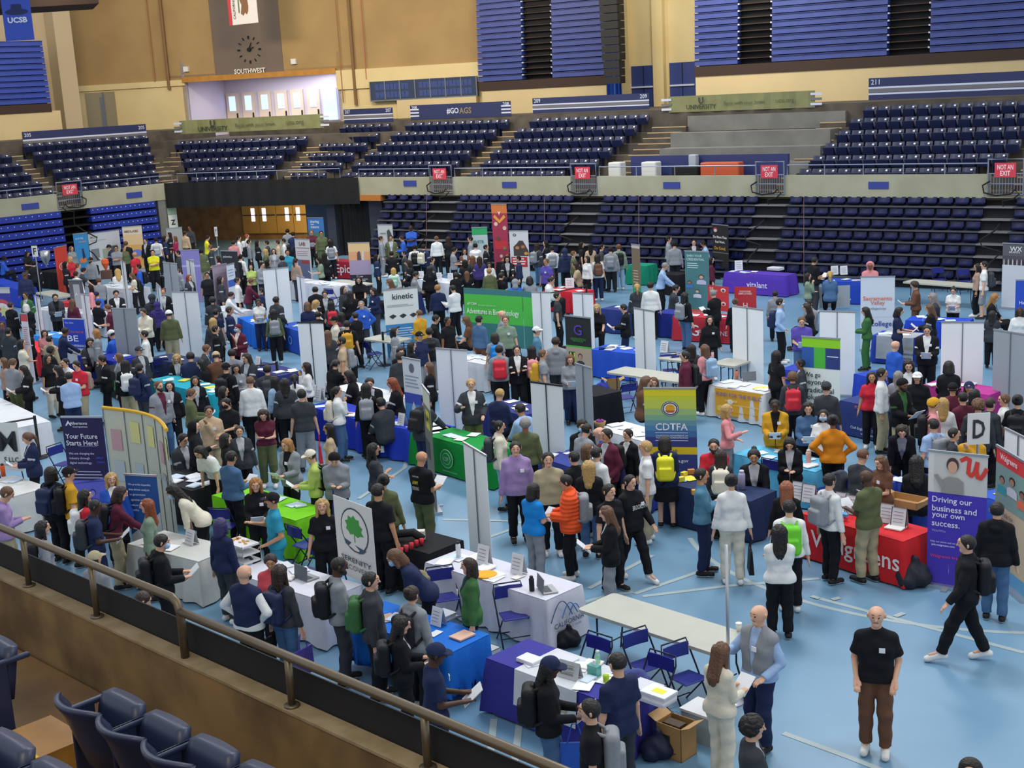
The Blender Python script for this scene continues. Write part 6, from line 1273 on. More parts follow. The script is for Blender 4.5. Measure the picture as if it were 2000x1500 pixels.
p = at(1422, 1255, .8); q = MB(); pt = at(1415, 1060, 2.05); q.tube([Vector((p.x, p.y, 0)), Vector((p.x, p.y, 2.1))], .022, 10); q.lathe([(.2, 0), (.2, .02), (.03, .03)], 20, (p.x, p.y, 0)); tag(q.build('metal_pole', alu, None, True), 'tall plain metal pole at the bare table right end', 'pole')
# stanchions
def stanchion(px, py, label, belt=None):
    p = at(px, py, 1.0); e = empty('stanchion', Vector((p.x, p.y, 0))); q = MB(); q.tube([(0, 0, 0), (0, 0, 1.0)], .035, 8); q.build('post', blackm, e); q = MB(); q.lathe([(.18, 0), (.18, .02), (.05, .05)], 16); q.build('base', blackm, e)
    if belt:
        t = at(*belt, .95)-Vector((p.x, p.y, 0)); q = MB(); q.tube([(0, 0, .95), t], .022, 4); q.build('belt', blackm, e)
    tag(e, label, 'stanchion')
stanchion(747, 648, 'black belt stanchion right of the small bare table', (802, 630)); stanchion(67, 812, 'black belt stanchion beside the letter M sign', (0, 828)); stanchion(540, 706, 'black belt stanchion before the indigo table', (470, 718)); stanchion(1145, 556, 'black belt stanchion behind the red table', (1075, 572))
# ---------------- folding chairs
chb = mat('chair_blue', '2A2F86', .35, spec=.5, metal=.2); chd = mat('chair_frame', '22253E', .35, metal=.5)
def chair_proto():
    e = empty('folding_chair', (0, 0, 0)); w_ = .22           # faces -Y
    q = MB(); prof = []; n = 8
    vs = [(-.2+.4*i/n, .2+.02*math.sin(math.pi*i/n), z) for z in (.62, .80) for i in range(n+1)]+[(-.2+.4*i/n, .215+.02*math.sin(math.pi*i/n), z) for z in (.62, .80) for i in range(n+1)]
    for i in range(2*(n+1)):
        pass
    N = n+1; fs = [(i, i+1, N+i+1, N+i) for i in range(n)]+[(2*N+i+1, 2*N+i, 3*N+i, 3*N+i+1) for i in range(n)]+[(N+i, N+i+1, 3*N+i+1, 3*N+i) for i in range(n)]+[(i+1, i, 2*N+i, 2*N+i+1) for i in range(n)]
    q.add(vs, fs); q.build('backrest', chb, e)
    q = MB(); q.hexa([(-.19, -.2, .43), (.19, -.2, .43), (.17, .17, .41), (-.17, .17, .41), (-.19, -.2, .455), (.19, -.2, .455), (.17, .17, .435), (-.17, .17, .435)]); s_ = q.build('seat', chb, e); bv = s_.modifiers.new('b', 'BEVEL'); bv.width = .01
    q = MB(); q.tube([(-w_, -.22, 0), (-w_, .08, .5), (-w_, .22, .72), (-w_*.9, .25, .83), (w_*.9, .25, .83), (w_, .22, .72), (w_, .08, .5), (w_, -.22, 0)], .012, 6); q.build('front_frame', chd, e, True)
    for s in (-1, 1):
        q = MB(); q.tube([(s*w_*.88, .26, 0), (s*w_*.88, -.14, .43)], .011, 6); q.build('rear_leg', chd, e)
    q = MB(); q.tube([(-w_, -.13, .14), (w_, -.13, .14)], .008, 5); q.tube([(-w_*.88, .19, .1), (w_*.88, .19, .1)], .008, 5); q.build('stretcher', chd, e)
    return e
CH0 = chair_proto(); used_ch = [False]
def chair(px, py, deg, label, group='blue folding chairs'):
    if not used_ch[0]: r = CH0; used_ch[0] = True
    else:
        r = CH0.copy(); COLL.objects.link(r)
        for c_ in CH0.children: k = c_.copy(); COLL.objects.link(k); k.parent = r
    p = at(px, py, .44); r.location = (p.x, p.y, 0); r.rotation_euler = (0, 0, math.radians(deg)); tag(r, label, 'chair', group)
ND = math.degrees(math.atan2(WN.d.y, WN.d.x))      # rows run along this heading; back to the camera = facing away
AW = ND+180
for c_ in [(1262, 1296, 32, 'blue folding chair, left one at the bare foreground table'), (1342, 1322, 32, 'blue folding chair, right one at the bare foreground table'), (1002, 1200, 15, 'blue folding chair with a white sheet on its seat'), (868, 1165, 15, 'blue folding chair behind the green cardigan'),
    (1150, 1306, ND, 'blue folding chair behind the employer sign table'), (1272, 1345, ND, 'blue folding chair with a jacket on its back'), (600, 1115, ND, 'blue folding chair left behind the laptop table'), (640, 1125, ND, 'blue folding chair right behind the laptop table'),
    (442, 1025, AW+30, 'blue folding chair left of the lime green table'), (597, 1062, AW, 'blue folding chair beside the blond seated person'), (1068, 862, ND+180, 'blue folding chair in front of the white panel'), (1308, 722, 0, 'blue folding chair behind the empty middle table'), (1332, 724, 10, 'blue folding chair beside the maroon hoodie'),
    (1612, 955, ND, 'blue folding chair behind the white shirt'), (1668, 975, ND, 'blue folding chair behind the green polo'), (1520, 930, AW, 'blue folding chair in front of the black jacket person'), (1222, 775, 200, 'blue folding chair under the empty middle table'), (915, 842, ND, 'blue folding chair behind the emerald table'),
    (1185, 702, 180, 'blue folding chair before the blue table by the panels'), (650, 582, 150, 'blue folding chair by the white sunset table'), (730, 690, 120, 'blue folding chair under the small bare table'), (125, 905, 60, 'blue folding chair behind the dark purple banner'), (1730, 560, 180, 'blue folding chair behind the cobalt table'), (1835, 545, 0, 'blue folding chair left behind the bare back table'), (1885, 548, 0, 'blue folding chair right behind the bare back table'), (320, 722, 180, 'blue folding chair beside the turquoise table'), (1795, 670, 0, 'blue folding chair behind the grey runner table')]: chair(*c_)
# ---------------- things on tables
def put(px, py, z, name, mb, m, label, cat, rz=0, group=None, smooth=False, color=None, parts=()):
    p = at(px, py, z); o = mb.build(name, m, None, smooth); o.location = p; o.rotation_euler = (0, 0, rz)
    if color: o.color = (*srgb(color), 1)
    for nm, b2, m2 in parts: b2.build(nm, m2, o, smooth)
    tag(o, label, cat, group); return o
def bx(x, y, z): return MB().box(-x/2, x/2, -y/2, y/2, 0, z)
R45 = math.atan2(WN.d.y, WN.d.x)
def stand(px, py, z, label, hh=.24, ww=.2, rz=None, c='DADCE0', txt=None):
    p = at(px, py, z); e = empty('sign_holder', p, R45 if rz is None else rz); q = MB(); q.hexa([(-ww/2, -.05, 0), (ww/2, -.05, 0), (ww/2, -.04, 0), (-ww/2, -.04, 0), (-ww/2, .02, hh), (ww/2, .02, hh), (ww/2, .025, hh), (-ww/2, .025, hh)]); q.build('card', ink(c), e)
    q = MB(); q.hexa([(-ww/2, .08, 0), (ww/2, .08, 0), (ww/2, .085, 0), (-ww/2, .085, 0), (-ww/2, .022, hh), (ww/2, .022, hh), (ww/2, .027, hh), (-ww/2, .027, hh)]); q.build('back_leg', ink('B8BCC0'), e)
    q = MB()
    for k in range(4): q.add([(-ww*.35, -.052+k*.014+.004, hh*.25+k*hh*.17), (ww*.3, -.052+k*.014+.004, hh*.25+k*hh*.17), (ww*.3, -.05+k*.014+.004, hh*.28+k*hh*.17), (-ww*.35, -.05+k*.014+.004, hh*.28+k*hh*.17)], [(0, 1, 2, 3)])
    q.build('print', ink('7A7E86'), e); tag(e, label, 'sign holder'); return e
stand(945, 1102, .76, 'white standing card, left one on the white arches cloth', .3, .23); stand(1012, 1120, .76, 'white standing card, right one on the white arches cloth', .3, .23)
stand(855, 1220, .76, 'clear acrylic holder on the bright blue cloth', .24, .2); stand(373, 1062, .76, 'white folded card on the pale grey cloth', .24, .24)
for i, (px, py) in enumerate(((614, 775), (624, 782), (632, 778), (640, 768))): stand(px, py, .76, 'photo card standing on the blue cloth, %s from left' % ORD[i], .3, .18)
for i, (px, py) in enumerate(((429, 700), (476, 708), (505, 715))): stand(px, py, .76, 'white upright card near the indigo cloth, %s from left' % ORD[i], .26, .2)
for i, (px, py) in enumerate(((823, 543), (842, 545), (858, 546), (880, 547))): stand(px, py, .76, 'tiny white stand on the white back cloth, %s from left' % ORD[i], .26, .2, 0)
stand(1113, 562, .76, 'white card standing on the red back cloth', .34, .3, 0); stand(1443, 528, .76, 'white information card on the purple cloth', .36, .28, 0); stand(785, 830, .76, 'white folded card on the deep blue cloth', .26, .2)
stand(1298, 688, .76, 'white laptop-like card by the purple runner', .3, .24)
for i, (px, py) in enumerate(((1645, 997), (1665, 1003), (1732, 1020), (1756, 1028), (1560, 975), (1580, 980))):
    e = stand(px, py, .76, 'black framed notice on the scarlet cloth, number %s from the left' % ['three', 'four', 'five', 'six', 'one', 'two'][i], .3, .24, R45+.1); q = MB(); q.tube([(-.12, -.055, 0), (.12, -.055, 0), (.12, .018, .3), (-.12, .018, .3)], .008, 4, close=True); q.build('frame', blackm, e)
stand(1630, 536, .76, 'pale framed card on the cobalt cloth', .3, .25, 0); stand(1648, 536, .76, 'second pale framed card on the cobalt cloth', .3, .25, 0)
e = stand(1112, 1323, .76, 'acrylic sign reading employer questions', .2, .30, R45+.1, 'B8BCBC'); bpy.context.view_layer.update()
fx = vnorm((math.cos(R45+.1), math.sin(R45+.1), 0)); fn = Vector((fx.y, -fx.x, 0))
lettering('Employer', Vector(e.location)+fn*.03+Vector((0, 0, .15)), fx, (0, 0, 1), .2, '3A3E42', e, .01, off=.02); lettering('Questions', Vector(e.location)+fn*.045+Vector((0, 0, .08)), fx, (0, 0, 1), .2, '3A3E42', e, .01, off=.02)
def laptop(px, py, z, rz, label, c='A8ACAC', scr='6E747C', open_=75):
    p = at(px, py, z); e = empty('laptop', p, rz); q = MB(); q.box(-.16, .16, -.11, .11, 0, .014); q.build('base', ink(c), e); q = MB(); q.box(-.12, .12, -.03, .08, .0145, .016); q.build('keyboard', ink('4A4E54'), e)
    t = math.radians(open_+20); q = MB(); dy, dz = math.cos(t)*-1, math.sin(t); q.hexa([(-.16, .11, .014), (.16, .11, .014), (.16, .12, .014), (-.16, .12, .014), (-.16, .11+.22*-dy, .22*dz), (.16, .11+.22*-dy, .22*dz), (.16, .12+.22*-dy, .22*dz), (-.16, .12+.22*-dy, .22*dz)]); q.build('screen', ink(scr), e)
    tag(e, label, 'laptop')
laptop(1070, 1152, .76, R45+2.6, 'silver open laptop on the white arches cloth'); laptop(600, 1128, .76, R45+3.1, 'grey tablet laptop on the white tray table', '9AA09E', '5A626A'); laptop(1462, 742, .76, math.pi, 'grey laptop on the fund banner table')
def bottle(px, py, z, h_, r, c, label, cap='2A2C30', handle=False):
    q = MB(); q.lathe([(r, 0), (r, h_*.78), (r*.75, h_*.86)], 14); c2 = MB(); c2.lathe([(r*.7, h_*.86), (r*.7, h_*.97), (r*.5, h_)], 12)
    put(px, py, z, 'water_bottle', q, ink(c), label, 'bottle', smooth=True, parts=(('cap', c2, ink(cap)),))
bottle(896, 1090, .76, .27, .038, 'D4D8DC', 'white water bottle with black cap on the arches cloth'); bottle(1039, 1153, .76, .22, .038, '1C1D20', 'black tumbler beside the silver laptop'); bottle(7, 930, .76, .26, .045, 'D8541C', 'orange bottle on the left edge table')
bottle(1449, 955, .76, .34, .06, 'A8A8C8', 'lavender tumbler on the dark slate cloth', 'C8C8D8'); bottle(1579, 905, .76, .26, .05, 'D8B0A4', 'peach tumbler on the aqua cloth', 'E0C8BC'); bottle(1439, 740, .76, .22, .035, 'E0784C', 'orange bottle on the fund banner table'); bottle(1392, 706, .76, .28, .035, 'E0B0B8', 'pink bottle on the purple runner table'); bottle(1056, 1245, .02, .28, .04, '3A3C40', 'dark bottle standing on the floor by the arches cloth')
q = MB(); q.lathe([(.05, 0), (.16, .005), (.17, .02), (.15, .03), (.04, .03)], 24); put(949, 1124, .76, 'serving_plate', q, ink('E8A81A'), 'yellow plate on the white arches cloth', 'plate', smooth=True)
q = MB(); q.lathe([(.03, 0), (.04, .1)], 14); q2 = MB(); q2.lathe([(.043, .1), (.043, .11)], 14); put(1443, 1232, .75, 'paper_cup', q, ink('E4E0D4'), 'white paper cup on the long bare foreground table', 'cup', smooth=True, parts=(('lid', q2, ink('F0EEE8')),))
q = MB(); q.lathe([(.036, 0), (.04, .09)], 14); q2 = MB(); q2.tube([(.04, 0, .07), (.07, 0, .06), (.065, 0, .03), (.038, 0, .02)], .006, 6); put(1184, 1332, .76, 'mug', q, ink('A4C42C'), 'lime green mug on the white runner', 'mug', smooth=True, parts=(('handle', q2, ink('A4C42C')),))
q = bx(.15, .09, .13); q2 = MB().lathe([(.02, .13), (.02, .15), (.012, .19)], 10); put(1161, 1318, .76, 'soap_bottle', q, mat('soap_teal', '4FA8A0', .15, alpha=.8), 'square teal hand sanitizer bottle on the white runner', 'bottle', R45, parts=(('pump', q2, ink('D8E0E0')),))
q = MB().lathe([(.032, 0), (.032, .12), (.015, .15)], 12); q2 = MB().lathe([(.012, .15), (.012, .17), (.03, .18), (.004, .19)], 8); put(1168, 1298, .76, 'pump_bottle', q, mat('gel_green', '9AD4B0', .15, alpha=.7), 'pale green pump bottle behind the teal sanitizer', 'bottle', smooth=True, parts=(('pump', q2, ink('E0E8E4')),))
def bundle(px, py, z, n, w_, d_, label, c='E6E6EA', top_=None):
    p = at(px, py, z); e = empty('booklet_stack', p, R45)
    for k in range(n):
        q = bx(w_, d_, .022); o = q.build('booklet', ink(c if k % 3 else 'D4D4DC'), e); o.location = (random.uniform(-.01, .01), random.uniform(-.01, .01), k*.024)
        if k == n-1 and top_: q = MB().box(-w_*.2, w_*.25, -d_*.2, d_*.2, .0225, .0235); q.build('cover_print', ink(top_), o)
    tag(e, label, 'booklets')
bundle(1286, 1368, .76, 5, .36, .26, 'white booklet stack with yellow cover print on the blue cloth', top_='E8E03A')
bundle(1262, 1352, .76, 4, .36, .26, 'white booklet stack left of the yellow print stack'); bundle(870, 1205, .76, 3, .25, .2, 'flat stack of grey boxes on the bright blue cloth', 'B8C0C8'); bundle(1035, 1292, .76, 2, .28, .2, 'white envelopes beside the white runner', 'E4E4E4'); bundle(1098, 1290, .76, 1, .34, .26, 'tan folder lying on the white runner', 'A8A490')
bundle(1515, 527, .76, 4, .5, .35, 'white stack of boxes on the purple cloth', 'D8DCE4')
# tiered tray
p = at(474, 1095, .76); e = empty('tiered_tray', p, R45)
for k in range(3):
    q = MB().box(-.26, .26, -.16, .16, .02+k*.13, .05+k*.13); q.build('tray', ink('D8D8D8'), e)
for sx in (-1, 1):
    for sy in (-1, 1): q = MB().tube([(sx*.27, sy*.17, 0), (sx*.27, sy*.17, .33)], .006, 5); q.build('rod', alu, e)
q = MB()
for k in range(12): x, y = random.uniform(-.2, .2), random.uniform(-.1, .1); q.box(x-.025, x+.025, y-.015, y+.015, .31, .325)
q.build('snacks', ink('D89A4A'), e); q = MB()
for k in range(10): x, y = random.uniform(-.2, .2), random.uniform(-.1, .1); q.box(x-.02, x+.02, y-.02, y+.02, .05, .065)
q.build('pins', ink('2A2C34'), e); tag(e, 'three tier white tray of snacks on the white cloth', 'tray')
# boxes, bins
def carton(px, py, w_, d_, h_, label, c='A8804C', rz=R45, open_=True, logo=False, z=0):
    p = at(px, py, z); e = empty('carton', p, rz); q = MB(); t = .01
    q.box(-w_/2, w_/2, -d_/2, d_/2, 0, .01); q.box(-w_/2, w_/2, -d_/2, -d_/2+t, 0, h_); q.box(-w_/2, w_/2, d_/2-t, d_/2, 0, h_); q.box(-w_/2, -w_/2+t, -d_/2, d_/2, 0, h_); q.box(w_/2-t, w_/2, -d_/2, d_/2, 0, h_); q.build('box_body', ink(c), e)
    if open_:
        for s in (-1, 1):
            q = MB(); q.hexa([(s*w_/2, -d_/2, h_-.005), (s*(w_/2+.12), -d_/2, h_+.05), (s*(w_/2+.12), d_/2, h_+.05), (s*w_/2, d_/2, h_-.005), (s*w_/2, -d_/2, h_), (s*(w_/2+.12), -d_/2, h_+.055), (s*(w_/2+.12), d_/2, h_+.055), (s*w_/2, d_/2, h_)]); q.build('flap', ink('B8905C'), e)
    else: q = MB().box(-w_/2, w_/2, -d_/2, d_/2, h_-.01, h_); q.build('lid', ink(c), e)
    if logo:
        q = MB().box(-.09, .02, -d_/2-.004, -d_/2-.001, h_*.35, h_*.7); q.build('print', ink('2A2622'), e); q = MB(); q.tube([(-.1+.2*i/8, -d_/2-.004, h_*.22-.03*math.sin(math.pi*i/8)) for i in range(9)], .004, 4); q.build('smile_print', ink('2A2622'), e)
        q = MB()
        for k in range(8): q.box(-.15+.03*k, -.12+.03*k, -.06, .08, h_*.7, h_*.93)
        q.build('contents', [ink('4A3620')], e)
    tag(e, label, 'box')
carton(1322, 1472, .36, .3, .42, 'open brown cardboard box of yellow striped items by blue cloth', logo=True); carton(1198, 760, .34, .3, .25, 'brown cardboard box under the empty middle table', '9C7A4C', 0); carton(938, 1300, .5, .35, .28, 'long white storage box behind the blue runner table', 'B8BABC', open_=False)
carton(1795, 1105, .5, .4, .3, 'tan cardboard box behind the purple headline banner', 'B08A58'); carton(1768, 985, .6, .4, .12, 'open brown carton on the scarlet cloth', 'B8905C', z=.77)
q = bx(.45, .35, .36); q2 = MB().box(-.24, .24, -.19, .19, .36, .39); put(1378, 1440, .0, 'storage_bin', q, mat('bin_clear', 'A8B4B4', .2, alpha=.75), 'clear plastic storage bin with white lid', 'bin', R45, parts=(('lid', q2, ink('DADCDC')),))
def basket(px, py, z, label):
    p = at(px, py, z); e = empty('basket', p); q = MB().lathe([(.1, 0), (.13, .1), (.12, .1), (.09, .02)], 14); q.build('bowl', ink('9A7C4C'), e, True); q = MB()
    for k in range(9): t = k*2.4; q.lathe([(.0, .08), (.03, .1), (.02, .13), (.0, .14)], 6, (.06*math.cos(t), .06*math.sin(t), .0))
    q.build('flowers', ink('8A3C8C'), e); tag(e, label, 'basket')
basket(1172, 832, .78, 'small basket with purple flowers on a white cloth')
for i, (px, py) in enumerate(((802, 1085), (812, 1080), (822, 1075), (832, 1072), (792, 1090))):
    q = MB().lathe([(.028, 0), (.038, .1)], 12); put(px-8, py-8, .76, 'red_cup', q, ink('C42838'), 'red drink cup on the black gear cloth, %s from the left' % ORD[[1, 2, 3, 4, 0][i]], 'cup', group='red cups', smooth=True)
q = MB(); q.tube([(-.3, 0, .02), (-.1, .05, .12), (.15, .02, .14), (.3, 0, .02)], .07, 8); put(790, 1058, .76, 'camera_bag', q, black, 'black gear bag on the black gear cloth', 'bag', smooth=True)
q = bx(.16, .12, .14); put(821, 1052, .76, 'tissue_box', q, ink('D8D4C8'), 'white box on the black gear cloth', 'box')
for i, (px, py, c, l) in enumerate(((1358, 965, 'D8A03C', 'yellow'), (1336, 930, 'D8C43C', 'bright yellow'), (1322, 925, '2C54A4', 'blue'), (1350, 925, 'C8823C', 'amber'), (1330, 940, 'E4D84C', 'lemon'))):
    q = bx(.12, .08, .08); put(px, py, .76, 'giveaway', q, ink(c), '%s giveaway packet on the dark slate cloth' % l, 'packet', random.random(), 'giveaways on the dark slate cloth')
for i in range(10):
    q = bx(.08, .05, .04); put(1643+random.uniform(-7, 9), 1012+random.uniform(-8, 10), .77+.01*i, 'sunglasses_pouch', q, ink(random.choice(['4A9CD8', 'D8ECF4', '2C6CC0', 'E04A50'])), 'small blue or white giveaway heaped on the scarlet cloth', 'giveaway', random.random()*3, 'giveaways heaped on the scarlet cloth')
# bags on the floor
def floorbag(px, py, c, label, s=1.0):
    f = Field((-.3, -.3, -.02), (.3, .3, .55), .02); f.cone((-.06, 0, .12), (.08, 0, .14), .16, .15, .05); f.cone((0, 0, .2), (.02, 0, .36), .12, .05, .05); f.warp(.012, 12, 22); f.cut((0, 0, 0), (0, 0, -1)); me = f.mesh('bag', [LEATH]); o = link('bag', me, None, c); o.location = at(px, py, .0); o.scale = (s, s, s); tag(o, label, 'bag')
floorbag(1783, 1145, '2A2C34', 'black bin bag on the floor by the scarlet cloth', 1.2); floorbag(1481, 1035, 'C02434', 'red bag under the dark slate table corner'); floorbag(1110, 1262, '17181C', 'black bag on the floor beside the arches cloth', .8); floorbag(1283, 1480, '20243C', 'dark bag under the blue runner table', .9)
floorbag(855, 1185, '6E6A58', 'camouflage bag on the floor behind the green cardigan', .9); floorbag(1176, 765, '2B3AA0', 'blue bag hanging low by the black cloth', .8)
# jackets hung on chairs
def drapecoat(px, py, c, label):
    f = Field((-.32, -.25, .3), (.32, .3, 1.0), .02); f.cone((-.15, .18, .8), (.15, .18, .8), .06, .06, .03); f.cone((-.15, .2, .5), (.15, .2, .5), .08, .08, .06); f.cone((0, .2, .8), (0, .2, .5), .12, .12, .06); f.warp(.01, 11, 20); o = link('coat', f.mesh('coat', [CLOTH]), None, c); p = at(px, py, .8); o.location = (p.x, p.y, 0); o.rotation_euler = (0, 0, R45+math.pi); tag(o, label, 'coat')
drapecoat(1262, 1312, '4A548C', 'blue grey jacket hung over a chair back'); drapecoat(838, 1120, '8C8264', 'olive coat hung over the chair by the gear table'); drapecoat(1652, 925, '4A5058', 'grey coat over the chair by the blue cloth')
# orange sculpture
q = MB().lathe([(.02, 0), (.05, .06), (.16, .3), (.14, .45), (.0, .5)], 12); q2 = bx(.4, .3, .35); q2.v = [(x, y, z-.35) for x, y, z in q2.v]; put(207, 528, 1.15, 'orange_sculpture', q, ink('E4622C'), 'orange vase shaped sculpture on a brown box', 'sculpture', smooth=False, parts=(('pedestal', q2, ink('6A4A40')),))
q = MB().lathe([(.05, 0), (.03, .1), (.2, .35), (.24, .75), (.2, .76), (.02, .4)], 16); put(91, 522, .78, 'trophy', q, mat('silver', 'B8BCC0', .3, metal=.8), 'large silver trophy on the black cloth, left', 'trophy', smooth=True)
q = MB(); q.box(-.5, .5, -.02, .02, 0, .7); put(1630, 600, .1, 'display_crate', q, gypanel, 'grey panel crate front below the cobalt cloth', 'panel')
